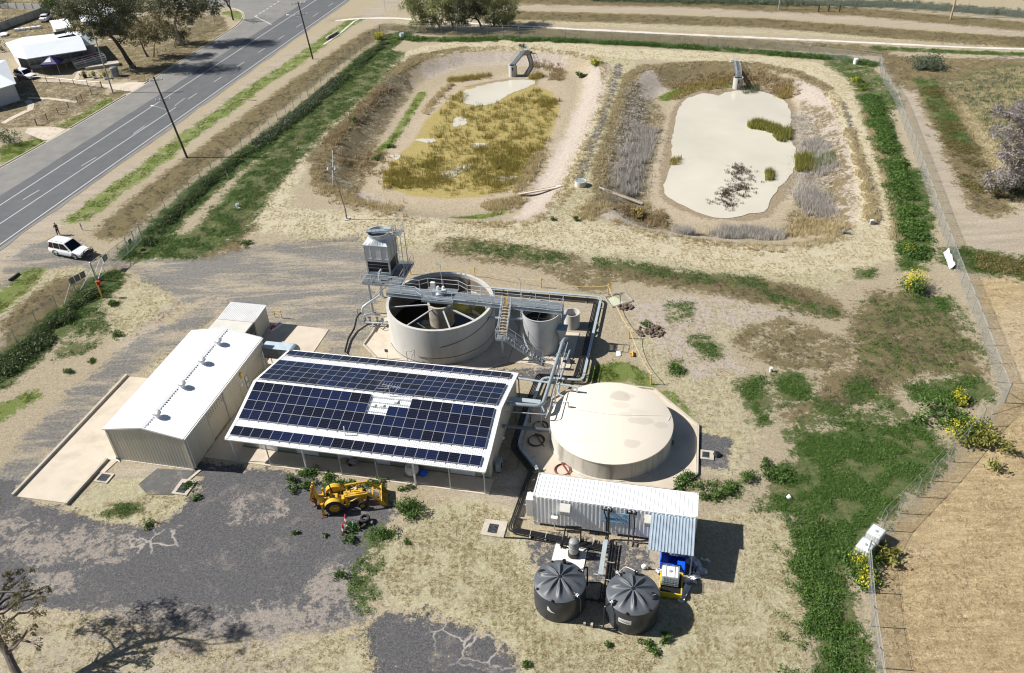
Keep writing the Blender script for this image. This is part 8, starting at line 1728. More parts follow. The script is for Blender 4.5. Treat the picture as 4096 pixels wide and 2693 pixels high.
# ramp
T=Thing('access_ramp','pale switchback access ramp with white rails in front of the white house','ramp',(*Z8(820,560),0))
rp=[Z8(655,590),Z8(930,540),Z8(1030,560),Z8(1000,490)]
a=Vector((*Z8(660,600),.3));b=Vector((*Z8(925,545),.75)); d2=(b-a); s=Vector((-d2.y,d2.x,0)).normalized()
mb=T.mb(); mb.beam(a-Vector((0,0,.1)),b-Vector((0,0,.1)),1.4,.35); mb.beam(b+s*1.6-Vector((0,0,.1)),a+s*1.6+Vector((0,0,.4)),1.3,.35); mb.prism([Z8(740,612),Z8(1038,570),Z8(1030,548),Z8(900,560)],0,.55); mb.build('ramp_slab',M('concrete_kerb'),T.e)
mb=T.mb(); 
for o_ in (-.65,.65,2.2): rail(mb,[a+s*o_+Vector((0,0,.1)),b+s*o_+Vector((0,0,.1))],.95,1.8,.045)
mb.build('handrail',M('trim_white'),T.e)
mb=MB(); a=Vector((*Z8(685,560),.95));b=Vector((*Z8(850,530),1.2)); mb.beam(a,b,.04,.9); tag(mb.build('banner',M('pink_cloth')),'pink banner hung along the ramp rail','banner')
# gazebo
c=Z8(482,628); T=Thing('gazebo','dark purple pop-up gazebo tent with pale print in front of the white house','gazebo',(c[0],c[1],0)); W_=1.6
mb=T.mb(); q=[(c[0]-W_,c[1]-W_),(c[0]+W_,c[1]-W_),(c[0]+W_,c[1]+W_),(c[0]-W_,c[1]+W_)]; v=[(x,y,2.1) for x,y in q]; v2=[(x,y,1.8) for x,y in q]; mb.add(v+[(c[0],c[1],3.3)],[(0,1,4),(1,2,4),(2,3,4),(3,0,4)]); mb.add(v+v2,[(i,4+i,4+(i+1)%4,(i+1)%4) for i in range(4)]); mb.build('canopy',M('purple_cloth'),T.e)
mb=T.mb(); mb.add([(c[0]-.9,c[1]-1.3,2.4),(c[0]+.5,c[1]-1.25,2.42),(c[0]+.1,c[1]-.35,3.06),(c[0]-.5,c[1]-.7,2.82)],[(0,1,2,3)]); mb.build('print',M('bag_white'),T.e)
for x,y in q: mb=T.mb(); mb.beam((x,y,0),(x,y,2.05),.05); mb.build('leg',M('galv'),T.e)
# second house at the left edge
T=Thing('corner_house','house with pale blue-white roof cut off by the left edge','house',(*Z8(60,820),0)); h2=3.2
e2=[hr(-700,640,h2),hr(-560,900,h2),hr(0,765,h2),hr(140,722,h2),hr(48,518,h2),hr(0,522,h2),hr(-500,580,h2)]
r1,r2=hr(-480,680,h2+1.3),hr(-80,600,h2+1.3)
mb=T.mb(); mb.add(e2+[r1,r2],[(0,1,7),(1,2,8,7),(2,3,8),(3,4,8),(4,5,8),(5,6,7,8),(6,0,7)]); n=7; mb.add(e2+[v-Vector((0,0,.14)) for v in e2],[(i,n+i,n+(i+1)%n,(i+1)%n) for i in range(n)]+[tuple(range(2*n-1,n-1,-1))]); mb.build('roof',M('house_roof'),T.e)
ce=sum(e2,Vector())/7; mb=T.mb(); mb.prism([(ce.x+(v.x-ce.x)*.94,ce.y+(v.y-ce.y)*.94) for v in e2],0,h2-.14); mb.build('wall',M('house_wall'),T.e)
a=Vector((*Z8(-150,930),0)); b=Vector((*Z8(140,880),0)); mb=T.mb(); d_=(b-a).normalized(); s=Vector((-d_.y,d_.x,0)); mb.beam(a+s*.8+Vector((0,0,.35)),b+s*.8+Vector((0,0,.35)),1.6,.7); mb.build('verandah_floor',M('trim_white'),T.e); mb=T.mb(); rail(mb,[a+Vector((0,0,.7)),b+Vector((0,0,.7)),b+s*1.6+Vector((0,0,.7))],.95,1.0,.045); mb.build('verandah_rail',M('trim_white'),T.e)
for t in (0,.5,1): q=a.lerp(b,t); mb=T.mb(); mb.beam(q+Vector((0,0,.7)),q+Vector((0,0,3.0)),.11); mb.build('verandah_post',M('trim_white'),T.e)
# garage and back roof behind the white house
T=Thing('garage','white roofed garage behind the white house, partly under trees','garage',(*Z8(540,240),0))
g=[hr(425,180,2.6),hr(475,255,2.6),hr(625,235,2.6),hr(575,158,2.6)]
mb=T.mb(); mb.hexa([v-Vector((0,0,.1)) for v in g],g); mb.build('roof',M('roof_white'),T.e); cc=sum(g,Vector())/4; mb=T.mb(); mb.prism([(cc.x+(v.x-cc.x)*.94,cc.y+(v.y-cc.y)*.94) for v in g],0,2.5); mb.build('wall',M('house_wall'),T.e)
T=Thing('back_house','blue white roof of a house glimpsed through the tall gum trees','house',(*Z8(760,150),0)); g=[hr(655,60,3.2),hr(700,190,3.2),hr(860,175,3.2),hr(1000,90,3.2),hr(880,20,3.2)]; ap=hr(800,85,4.5)
mb=T.mb(); mb.add(g+[ap],[(i,(i+1)%5,5) for i in range(5)]); mb.add([v-Vector((0,0,.1)) for v in g],[(4,3,2,1,0)]); mb.build('roof',M('house_roof'),T.e); cc=sum(g,Vector())/5; mb=T.mb(); mb.prism([(cc.x+(v.x-cc.x)*.93,cc.y+(v.y-cc.y)*.93) for v in g],0,3.15); mb.build('wall',M('house_wall'),T.e)
# garden fences
def panelfence(lab,a,b,h,mt,cat='fence',name='panel_fence'):
    a=Vector((*a,0));b=Vector((*b,0)); T=Thing(name,lab,cat,(a.x,a.y,0)); mb=T.mb(); d=(b-a); n=max(1,int(d.length/2.4)); mb.beam(a+Vector((0,0,h/2)),b+Vector((0,0,h/2)),.05,h); mb.build('panel',M(mt),T.e)
    for i in range(n+1): p=a.lerp(b,i/n); mb=T.mb(); mb.box(p.x-.05,p.y-.06,0,p.x+.05,p.y+.06,h+.06); mb.build('post',M('galv_dark'),T.e)
panelfence('long grey panel fence behind the white house garden',Z8(-60,290),Z8(435,110),1.7,'fence_grey')
panelfence('pale boundary fence on the lawn far behind at top left',Z8(-60,70),Z8(430,85),1.3,'roof_pale')
fence('rusty low wire fence round the bare garden at left',[Z8(320,1088),Z8(412,1040),Z8(507,993),Z8(597,940),Z8(675,890),Z8(714,872),Z8(795,820),Z8(885,762)],h=1.15,sp=3,arm=0,mesh='chain_link_brown',postm='fence_brown',endbrace=False,group='low garden fences',r=.06,name='garden_fence')
fence('rusty low wire fence between the bare garden and the driveway',[Z8(170,700),Z8(410,718),Z8(645,740),Z8(765,752),Z8(885,762)],h=1.1,sp=3.4,arm=0,mesh='chain_link_brown',postm='fence_brown',endbrace=False,group='low garden fences',r=.06,name='garden_fence')
fence('dark wire fence in front of the gum trees beside the road',[Z8(980,705),Z8(1135,625),Z8(1180,590)],h=1.1,sp=2.5,arm=0,mesh='chain_link',postm='black_trim',endbrace=False,group='low garden fences',name='garden_fence')
fence('wire garden fence under the tall gum trees',[Z8(1370,478),Z8(1440,455),Z8(1520,420),Z8(1600,350)],h=1.2,sp=2.5,arm=0,mesh='chain_link',postm='black_trim',endbrace=False,group='low garden fences',name='garden_fence')
fence('pale tall mesh fence round the sports court near the junction',[Z8(1630,330),Z8(1862,220),Z8(1780,110),Z8(1300,60),Z8(1170,75)],h=2.6,sp=4,arm=0,mesh='chain_link',postm='rope_yellow',endbrace=False,group='low garden fences',r=.06,name='court_fence')
# garden bits
for i,(x,y) in enumerate(((738,672),(822,678),(918,684))):
    p=Z8(x,y); T=Thing('potted_plant',('left potted shrub in a dark pot','middle potted shrub in a white pot','right potted shrub in a white pot')[i]+' on the path before the ramp','potted plant',(p[0],p[1],0),group='potted shrubs'); mb=T.mb(); mb.lathe([(.3,0),(.42,.45),(.36,.45),(.25,.05)],(p[0],p[1],.03),16,cap=False); mb.lathe([(.36,.38),(.01,.38)],(p[0],p[1],.03),12,cap=False); mb.build('pot',M('label_white' if i else 'black_trim'),T.e,smooth=True); T.e['_plant']=1
p=Z8(1005,660); T=Thing('water_tank','small grey corrugated garden tank by the driveway fence','water tank',(p[0],p[1],0)); mb=T.mb(); mb.lathe([(.7,0)]+[(.7+.02*(i%2),i*.1) for i in range(1,18)]+[(.66,1.75),(.2,1.85)],(p[0],p[1],0),28); mb.build('shell',M('galv_dark'),T.e,smooth=True)
p=Z8(225,265); T=Thing('pallet_stack','white slatted crates lying on the bare yard by the grey fence','crates',(p[0],p[1],0)); mb=T.mb(); 
for i in range(5): mb.box(p[0]-2.5+i*1.1,p[1]-.4+i*.35,0,p[0]-1.6+i*1.1,p[1]+.5+i*.35,.5)
mb.build('crates',M('label_white'),T.e)
mb=MB(); a,b=Z8(0,310),Z8(70,300); mb.prism([Z8(0,300),Z8(40,290),Z8(75,298),Z8(60,315),Z8(10,325)],0,.35); tag(mb.build('rubbish_pile',M('bag_white')),'white rubbish lying at the left edge behind the house','rubbish')
# ================================================================ PLANTS
def RY(sx,sy,y):
    d=R_*((sx-PW/2)/CF)+U_*((PH/2-sy)/CF)+F_; t=y/d.y; return Vector((d.x*t,y,CH+d.z*t))
def npmesh(name,co,faces_n,mt,parent=None):
    # co: (F*faces_n,3) unshared verts
    n=len(co); nf=n//faces_n; me=bpy.data.meshes.new(name); me.vertices.add(n); me.vertices.foreach_set('co',np.ascontiguousarray(co,dtype=np.float32).ravel())
    me.loops.add(n); me.loops.foreach_set('vertex_index',np.arange(n,dtype=np.int32)); me.polygons.add(nf); me.polygons.foreach_set('loop_start',np.arange(nf,dtype=np.int32)*faces_n)
    me.update(calc_edges=True); me.materials.append(mt); o=bpy.data.objects.new(name,me); COL.objects.link(o)
    if parent is not None: o.parent=parent
    return o
def tpl_grass(n,rng,spread=.5,lean=.5,w=.05,hv=.4):
    a=rng.uniform(0,2*PI,n); r=spread*np.sqrt(rng.random(n)); bx,by=r*np.cos(a),r*np.sin(a); b=rng.uniform(0,2*PI,n); h=1-hv*rng.random(n); l=lean*rng.random(n)
    tx,ty=bx+np.cos(a)*l*.6+np.cos(b)*l*.4,by+np.sin(a)*l*.6+np.sin(b)*l*.4; wx,wy=np.cos(b)*w,np.sin(b)*w
    return np.stack([np.stack([bx-wx,by-wy,np.full(n,-.05)],1),np.stack([bx+wx,by+wy,np.full(n,-.05)],1),np.stack([tx,ty,h],1)],1).reshape(-1,3),3
def tpl_leaf(n,rng,ls=.16,h=1.,flat=.6):
    # dome of small leaf quads
    u=rng.normal(size=(n,3)); u/=np.linalg.norm(u,axis=1)[:,None]; u[:,2]=np.abs(u[:,2]); rr=rng.random(n)**.33; c=u*rr[:,None]; c[:,2]*=h
    t=rng.normal(size=(n,3)); t[:,2]*=flat; t/=np.linalg.norm(t,axis=1)[:,None]; s=np.cross(t,rng.normal(size=(n,3))); s/=np.linalg.norm(s,axis=1)[:,None]
    L=ls*(.6+.8*rng.random(n))[:,None]; q=np.stack([c-t*L,c+s*L*.45,c+t*L,c-s*L*.45],1); return q.reshape(-1,3),4
def scatter(name,P,scale,mt,tpls,label,hscale=None,zoff=0.,seed=1,kind='stuff'):
    rng=np.random.default_rng(seed); N=len(P); 
    if N==0: return
    Z=height(P[:,0],P[:,1])+zoff; th=rng.uniform(0,2*PI,N); k=rng.integers(0,len(tpls),N); out=[]; fn=tpls[0][1]
    hs=np.ones(N) if hscale is None else hscale
    for i,(t,_) in enumerate(tpls):
        m=k==i
        if not m.any(): continue
        c,s=np.cos(th[m])[:,None],np.sin(th[m])[:,None]; sc=scale[m][:,None]; x=t[None,:,0]*c-t[None,:,1]*s; y=t[None,:,0]*s+t[None,:,1]*c
        out.append(np.stack([x*sc+P[m,0][:,None],y*sc+P[m,1][:,None],t[None,:,2]*sc*hs[m][:,None]+Z[m][:,None]],2).reshape(-1,3))
    o=npmesh(name,np.concatenate(out),fn,mt); o['kind']=kind; o['label']=label; return o
cellA=CELLA
inview=(GX>-150)&(GX<128)&(GY>23)&(GY<262)
# a plan position is only planted where the picture could see it
def view_ok(X,Y,m=120):
    dx,dy,dz=X,Y,-CH; zc=dy*F_.y+dz*F_.z; u=PW/2+CF*(dx*R_.x+dy*R_.y+dz*R_.z)/zc; v=PH/2-CF*(dx*U_.x+dy*U_.y+dz*U_.z)/zc; return (u>-m)&(u<PW+m)&(v>-m)&(v<PH+m)
BLD=[[B(-46.6,37.5),B(-36.2,43.5),B(-36.2,43.9),B(-13.3,43.9),B(-9.8,42.3),B(3.0,42.2),B(3.1,45),B(2.9,56.5),B(-1,60.6),B(-7.6,60.6),B(-7.6,75),B(-31,75),B(-33.5,64),B(-35,65.5),B(-46.7,65.2),B(-46.7,57.5),B(-52.7,54.2),B(-52.8,37.6)],
 [B(-7.5,38.1),B(-4.9,38.1),B(-4.9,41.4),B(-7.5,41.4)],[B(.2,37.3),B(2.3,37.3),B(2.3,42),B(.2,42)]]
BLD=[np.array(b) for b in BLD]
def clear(P,extra=0.):
    ok=np.ones(len(P),bool)
    for b in BLD: ok&=sd_poly(P[:,0],P[:,1],b)<-.15-extra
    for (x,y,r) in ((*B(-6.23,35.9),1.9),(*B(-1.2,35.85),1.9)): ok&=np.hypot(P[:,0]-x,P[:,1]-y)>r
    ok&=sd_poly(P[:,0],P[:,1],ROADP)<-.4
    return ok
ROADP=np.array(road[:])
ROADP=np.array([tuple(edge[0]),tuple(edge[-1])]+road[len(edge):])
def zpick(name,N,lo,seed,pw=0.,excl=()):
    v=ZONES[name].copy(); rng=np.random.default_rng(seed); w=np.clip((v-lo)/(1-lo+1e-6),0,1)*cellA*inview
    for e,th in excl: w=w*(ZONES[e]<th)
    if pw: d=np.sqrt(GX**2+GY**2+CH**2); w=w*(60/d)**pw
    w/=w.sum(); i=rng.choice(len(w),N,p=w); P=np.stack([GX[i]+rng.uniform(-.4,.4,N),GY[i]+rng.uniform(-.4,.4,N)],1); P=P[view_ok(P[:,0],P[:,1])]; return P[clear(P)]
def clumpy(P,seed,sc=.5,th=.5):
    # keep points in noise patches
    from mathutils import noise as mn
    rng=np.random.default_rng(seed); f=np.array([mn.fractal(Vector((x*sc,y*sc,seed*7.3)),1.,2.,4) for x,y in P])
    return P[(f*.9+.5+rng.normal(0,.1,len(P)))>th]
rg=np.random.default_rng(11)
TG=[tpl_grass(9,rg,.55,.6,.07) for _ in range(4)]; TGf=[tpl_grass(14,rg,.45,.45,.05) for _ in range(3)]
TL=[tpl_leaf(20,rg,.20,.8) for _ in range(4)]; TLb=[tpl_leaf(46,rg,.17,.95) for _ in range(4)]; TR=[tpl_grass(8,rg,.30,.18,.028,.4) for _ in range(4)]; TD=[tpl_grass(20,rg,.42,.35,.022,.4) for _ in range(4)]
U=lambda n,a,b,s: np.random.default_rng(s).uniform(a,b,n)
P=clumpy(zpick('straw',60000,.4,1,1.6,(('gravel',.62),)),1,.6,.25); scatter('dry_grass',P,U(len(P),.14,.30,2),M('lf_straw'),TG,'short pale straw grass',U(len(P),.3,.6,3))
P=clumpy(zpick('field',18000,.6,4,1.2),2,.4,.3); scatter('dry_grass',P,U(len(P),.14,.28,5),M('lf_straw_brown'),TG,'short tan stubble grass',U(len(P),.3,.5,6))
P=clumpy(zpick('green',90000,.40,7,1.2),3,.45,.46); scatter('ground_cover',P,U(len(P),.16,.38,8),M('lf_green'),TL,'low dark green weeds covering the ground',U(len(P),.45,.9,9))
P=clumpy(zpick('lime',22000,.46,10,1.),4,.5,.5); scatter('green_grass',P,U(len(P),.12,.24,11),M('lf_lime'),TG,'short bright green grass',U(len(P),.4,.7,12))
P=clumpy(zpick('brown',42000,.4,13,1.),5,.6,.46); scatter('dry_weeds',P,U(len(P),.14,.30,14),M('lf_dead_brown'),TL,'low brown dying weeds',U(len(P),.3,.6,15))
def alongline(pts,hw,N,seed,h=0.,Z=V):
    P=npoly(pts,h,Z); rng=np.random.default_rng(seed); L_=np.hypot(*(P[1:]-P[:-1]).T); i=rng.choice(len(L_),N,p=L_/L_.sum()); t=rng.random(N)[:,None]; q=P[i]*(1-t)+P[i+1]*t; d=(P[i+1]-P[i])/L_[i][:,None]; n=np.stack([-d[:,1],d[:,0]],1); return q+n*(rng.normal(0,.5,N)*hw)[:,None]
def inpoly(pts,N,seed,h=0.,Z=V):
    P=npoly(pts,h,Z); rng=np.random.default_rng(seed); lo,hi=P.min(0),P.max(0); Q=rng.uniform(lo,hi,(N*3,2)); return Q[sd_poly(Q[:,0],Q[:,1],P)>0][:N]
# taller weeds hugging the fences
W1=[(345,568),(365,545),(400,505),(440,470),(480,432),(520,402),(560,372),(600,344),(640,314),(680,285),(720,253),(760,218),(800,184),(835,150),(870,122),(900,100)]
P=clumpy(alongline(W1,.85,3000,20),20,.35,.42); scatter('hedge_weeds',P,U(len(P),.3,.65,21),M('lf_dark'),TLb,'tall dark weeds growing along the roadside fence',U(len(P),.7,1.2,22))
P=alongline([(600,338),(650,300),(690,270),(740,228),(790,182)],.9,900,23); scatter('hedge_weeds',P,U(len(P),.35,.7,24),M('lf_grey_green'),TLb,'grey green bushy weeds against the roadside fence',U(len(P),.8,1.4,25))
P=alongline([(225,680),(200,705),(180,720),(140,755),(100,790),(60,822),(0,870)],1.25,1500,26); P=clumpy(P,21,.35,.4); scatter('hedge_weeds',P,U(len(P),.35,.75,27),M('lf_dark'),TLb,'tall dark weeds along the fence left of the gate',U(len(P),.7,1.2,28))
P=alongline([(2022,225),(2040,280),(2062,350),(2085,410),(2108,490),(2122,560),(2128,600)],1.35,2600,29); P=clumpy(P,22,.3,.42); scatter('hedge_weeds',P,U(len(P),.4,.85,30),M('lf_green'),TLb,'deep green broad weeds between the pond track and right fence',U(len(P),.6,1.1,31))
P=alongline([(1880,1215),(1890,1300),(1890,1400),(1905,1500),(1910,1600)],1.5,2000,32); P=clumpy(P,23,.4,.45); scatter('hedge_weeds',P,U(len(P),.25,.5,33),M('lf_green'),TLb,'green weed border beside the dry field at lower right',U(len(P),.6,1.1,34))
P=alongline([(905,88),(1000,95),(1150,93),(1330,97),(1500,105),(1650,114),(1800,126),(1930,136),(2030,152)],1.,2400,35); P=clumpy(P,24,.2,.45); scatter('hedge_weeds',P,U(len(P),.35,.7,36),M('lf_green'),TLb,'green weeds along the far fence beyond the ponds',U(len(P),.7,1.3,37))
P=alongline([(1380,-2),(1600,3),(1900,9),(2100,12),(2380,35)],2.6,1500,38); scatter('hedge_weeds',P,U(len(P),.4,.9,39),M('lf_grey_green'),TLb,'scrubby green and yellow weeds at the top edge',U(len(P),.7,1.2,40))
P=np.concatenate([alongline([(2160,205),(2210,295),(2255,380),(2290,450)],2.2,1400,41),alongline([(2235,600),(2310,612),(2400,626)],1.8,700,42)]); P=clumpy(P,25,.3,.4); scatter('hedge_weeds',P,U(len(P),.25,.55,43),M('lf_olive'),TLb,'olive weeds beside the outer track on the right',U(len(P),.5,1.0,44))
P=inpoly([(2200,195),(2280,163),(2400,150),(2400,470),(2330,330),(2265,250)],3800,45,1.); P=clumpy(P,9,.5,.5); scatter('mound_grass',P,U(len(P),.3,.6,46),M('lf_grey_green'),TG,'olive grass patches on the mound at right',U(len(P),.5,.9,47))
P=inpoly([(2200,195),(2280,163),(2400,150),(2400,470),(2330,420),(2265,300)],5000,48,1.); scatter('mound_grass',P,U(len(P),.3,.6,49),M('lf_straw'),TG,'straw grass on the mound at right',U(len(P),.4,.8,50))
P=clumpy(zpick('brown',14000,.45,16,1.),6,.5,.52); scatter('ground_cover',P,U(len(P),.14,.3,17),M('lf_dark'),TL,'dark green weeds among the dry brown ones',U(len(P),.4,.7,18))
# tussocks on pond rims
def rim(Pp,N,seed,a,b):
    rng=np.random.default_rng(seed); n=len(Pp); i=rng.integers(0,n,N); t=rng.random(N)[:,None]; q=Pp[i]*(1-t)+Pp[(i+1)%n]*t; d=Pp[(i+1)%n]-Pp[i]; d/=np.linalg.norm(d,axis=1)[:,None]; return q+np.stack([-d[:,1],d[:,0]],1)*rng.uniform(a,b,N)[:,None]
P=clumpy(np.concatenate([rim(PL,2600,60,-1.1,.9),rim(PR,2600,61,-1.1,.9)]),12,.35,.36); P=P[ZONES['pale'][0]*0+1>0] if False else P; scatter('tussock_grass',P,U(len(P),.25,.5,62),M('lf_straw'),TGf,'pale tussocks along the pond rims',U(len(P),.7,1.25,63))
P=np.concatenate([alongline([(1975,300),(2000,380),(2020,450),(2030,520)],.9,500,64),alongline([(2010,260),(2040,340),(2065,430),(2085,500),(2080,560)],.7,600,65)]); scatter('tussock_grass',P,U(len(P),.3,.6,66),M('lf_straw'),TGf,'pale tussocks edging the track on the right pond bank',U(len(P),.6,1.1,67))
P=np.concatenate([alongline([(760,440),(800,460),(860,480),(930,480)],2.4,420,68,-.7),alongline([(1130,475),(1180,455),(1215,460)],1.7,300,69,-.9),alongline([(1390,470),(1375,490),(1360,510)],1.6,260,70),alongline([(1830,520),(1900,535),(1960,545),(1900,500),(1850,505)],2.,650,71,-.7),alongline([(1255,350),(1230,400),(1195,440)],1.2,350,72,-1.2),alongline([(1050,190),(1010,225),(985,260)],.9,180,73,-1.2)]); scatter('tussock_grass',P,U(len(P),.35,.75,74),M('lf_straw'),TGf,'feathery pale grass in the pond corners',U(len(P),.7,1.3,75))
P=np.concatenate([alongline([(780,385),(830,370),(880,345),(860,400)],2.2,200,76,-1.),alongline([(760,345),(800,305),(850,250),(900,205)],1.5,420,176,-.6),alongline([(1560,190),(1640,178),(1740,175),(1810,190),(1840,215)],2.2,800,77,-.7),alongline([(1240,140),(1300,150),(1290,175)],1.6,260,78,-.7),alongline([(1450,480),(1500,500),(1550,500)],2.2,420,79,-1.)]); scatter('brown_scrub',P,U(len(P),.35,.8,80),M('lf_straw_brown'),TGf,'brown dead scrub on the pond slopes',U(len(P),.6,1.1,81))
# reeds of the left pond
RP_=[(895,430),(890,400),(930,370),(1000,350),(1010,300),(1040,250),(1060,215),(1110,225),(1150,245),(1230,205),(1300,235),(1300,260),(1270,320),(1240,380),(1200,440),(1100,455),(1000,440),(950,440)]
P=inpoly(RP_,9000,90,FLOOR); 
def clus(P,cs,seed): # denser clusters
    rng=np.random.default_rng(seed); C_=P[rng.integers(0,len(P),cs)]; i=rng.integers(0,cs,len(P)); return C_[i]+rng.normal(0,.55,(len(P),2))
A_=clus(P[:3300],420,91); A_=A_[(sd_poly(A_[:,0],A_[:,1],npoly([(1075,240),(1105,203),(1190,186),(1240,188),(1245,205),(1190,230),(1110,248)],FLOOR))<0)|(np.random.default_rng(5).random(len(A_))<.12)]
Dn=np.concatenate([inpoly([(895,435),(900,400),(1010,375),(1040,420),(960,440)],800,92,FLOOR),inpoly([(1080,380),(1120,330),(1180,330),(1240,360),(1210,430),(1110,440)],1000,93,FLOOR),inpoly([(1240,230),(1300,235),(1300,260),(1250,270)],200,94,FLOOR)])
P=np.concatenate([A_,clus(Dn,300,95)]); m=np.random.default_rng(3).random(len(P))<.3
scatter('reeds',P[~m],U((~m).sum(),.55,.95,96),M('lf_reed'),TR,'golden olive reeds standing in the left pond',zoff=-.0); scatter('reeds',P[m],U(m.sum(),.55,1.0,97),M('lf_reed_green'),TR,'greener reeds mixed in the left pond')
P=np.concatenate([alongline([(1040,185),(1080,180),(1140,172)],1.3,260,98,-1.3),alongline([(1230,180),(1260,172)],1.0,140,99,-1.4)]); scatter('reeds',P,U(len(P),.7,1.1,100),M('lf_reed'),TR,'tan reeds at the foot of the left outlet tower')
# green reeds of the right pond
for k,(pts,N,hh,mt_,lab) in enumerate(((( (1738,290),(1760,283),(1790,290),(1815,300),(1800,312),(1770,303),(1742,300)),420,1.25,'lf_reed_green','green reed bed reaching into the milky pond'),(((1800,305),(1835,300),(1838,325),(1815,332),(1800,320)),260,1.2,'lf_reed_green','green reeds joining the reed bed to the right shore'),(((1850,365),(1890,362),(1895,398),(1852,400)),420,1.25,'lf_reed_green','green reed clump on the right shore of the milky pond'),(((1900,370),(1935,368),(1935,392),(1905,395)),220,.9,'lf_lime','bright green weeds behind the shore reeds'),(((1780,400),(1796,396),(1796,420),(1780,422)),90,1.1,'lf_reed_green','small reed tuft standing alone in the milky water'),(((1556,372),(1580,368),(1580,382),(1560,386)),60,.9,'lf_reed','thin reed tuft at the left shore of the milky pond'),(((1800,214),(1835,210),(1845,228),(1812,232)),150,.9,'lf_reed','olive reeds on the far right shore'),(((1550,235),(1600,200),(1640,190),(1690,185),(1690,205),(1620,212),(1575,232)),380,.8,'lf_reed','olive reeds left of the right outlet tower'),(((1715,205),(1760,200),(1765,215),(1730,222)),140,.8,'lf_grey_green','dark shrubs right of the right outlet tower'))):
    P=inpoly(pts,N,110+k,FLOOR); scatter('reeds',P,U(len(P),hh*.8,hh*1.1,120+k),M(mt_),TR,lab)
# ashen dead reeds
P=np.concatenate([alongline([(1500,290),(1490,330),(1475,370),(1465,410),(1450,450)],2.2,620,130,-1.),alongline([(1900,440),(1870,470),(1930,480),(1900,490)],2.,380,131,-1.1),alongline([(1670,540),(1720,525),(1780,535),(1820,540)],1.5,480,132,-.7),alongline([(1570,540),(1610,535)],1.0,150,133,-.7),alongline([(1885,320),(1910,360),(1920,400)],1.8,260,134,-1.)]); scatter('dead_reeds',P,U(len(P),.7,1.25,135),M('lf_dead_grey'),TD,'ashen dead reeds on the banks of the right pond')
P=np.concatenate([alongline([(1860,260),(1880,300),(1890,340),(1870,430),(1850,445)],2.6,900,136,-1.),alongline([(1480,200),(1470,260),(1450,340),(1430,420)],2.6,500,137,-.9),alongline([(760,330),(820,290),(880,230),(930,180)],2.0,140,138,-.8)]); scatter('fallen_reeds',P,U(len(P),.45,.9,139),M('lf_dead_grey'),[tpl_grass(12,rg,.6,1.3,.05,.8) for _ in range(3)],'flattened grey reed litter on the pond slopes',U(len(P),.2,.45,140))
P=clus(inpoly([(1650,470),(1700,420),(1690,385),(1735,385),(1760,410),(1740,460),(1690,485)],420,141,FLOOR),36,142); scatter('drowned_scrub',P,U(len(P),.3,.6,143),M('lf_dead_brown'),TGf,'drowned brown scrub standing in the milky pond',U(len(P),.6,1.1,144))
P=inpoly([(1380,420+0),(1395,300),(1430,170),(1420,140),(1400,200)],10,1)
# ---------------------------------------------------------------- single weeds and shrubs
def leafblob(rng,c,rx,ry,h,n,ls,drop=0.,clump=10):
    C_=rng.normal(size=(clump,3))*np.array([.45,.45,.3]); C_[:,2]=np.abs(C_[:,2])+.25; i=rng.integers(0,clump,n); p=C_[i]+rng.normal(0,.22,(n,3)); p[:,2]=np.clip(p[:,2],.02,1.15)
    p=p*np.array([rx,ry,h]); t=rng.normal(size=(n,3)); t[:,2]-=drop; t/=np.linalg.norm(t,axis=1)[:,None]; s=np.cross(t,rng.normal(size=(n,3))); s/=np.linalg.norm(s,axis=1)[:,None]; L=ls*(.6+.8*rng.random(n))[:,None]
    return (np.stack([p-t*L,p+s*L*.42,p+t*L,p-s*L*.42],1)+np.array(c)).reshape(-1,3)
def shrub(name,label,cat,p,r,h,mt,n=None,ls=.1,group=None,seed=0,mt2=None,stem=True,ry=None,fl=.6):
    g=hz(*p); T=Thing(name,label,cat,(p[0],p[1],g),group=group,local=True); rng=np.random.default_rng(seed+int(abs(p[0]*37)+abs(p[1]*91))); n=n or int(260*r*r/.3+60)
    co=leafblob(rng,(0,0,0),r,ry or r,h,n,ls); npmesh('foliage',co,4,M(mt),T.e)
    if mt2: co=leafblob(rng,(0,0,h*.12),r*.95,(ry or r)*.95,h*1.0,max(160,int(n*fl)),ls*(.7 if fl>.5 else .4)); npmesh('flowers',co,4,M(mt2),T.e)
    if stem:
        mb=MB(); 
        for k in range(4): a=rng.uniform(0,6.28); mb.tube([(0,0,-.05),(math.cos(a)*r*.25,math.sin(a)*r*.25,h*.4),(math.cos(a)*r*.5,math.sin(a)*r*.5,h*.8)],[.03*r+.01,.02*r+.008,.006],5)
        mb.build('stem',M('bark_grey'),T.e)
    return T
Z7=Zm(1150,1800,3.9133); wl=[(80,480,.55,.55),(110,640,.5,.45),(350,560,.5,.45),(265,575,.35,.3),(290,385,.55,.5),(400,380,.6,.5),(640,400,.65,.4),(950,590,.8,.7),(650,600,.6,.5),(780,520,.5,.5),(1260,545,.5,.4),(1390,560,.5,.45),(1820,620,.32,.3),(1930,590,.28,.3),(1860,900,.85,.75),(2020,990,1.05,.6),(1000,1270,.6,.5),(985,1400,.6,.4),(130,1310,.3,.25),(600,1340,.2,.15),(1600,1330,.6,.4),(1860,1450,.3,.25),(215,395,.35,.3),(1470,530,.35,.3)]
for i,(x,y,r,h) in enumerate(wl): shrub('leafy_weed','leafy green weed growing in the gravel round the tractor','weed',Z7(x,y),r,h,'lf_green',ls=.085,group='leafy weeds in the gravel yard',seed=i)
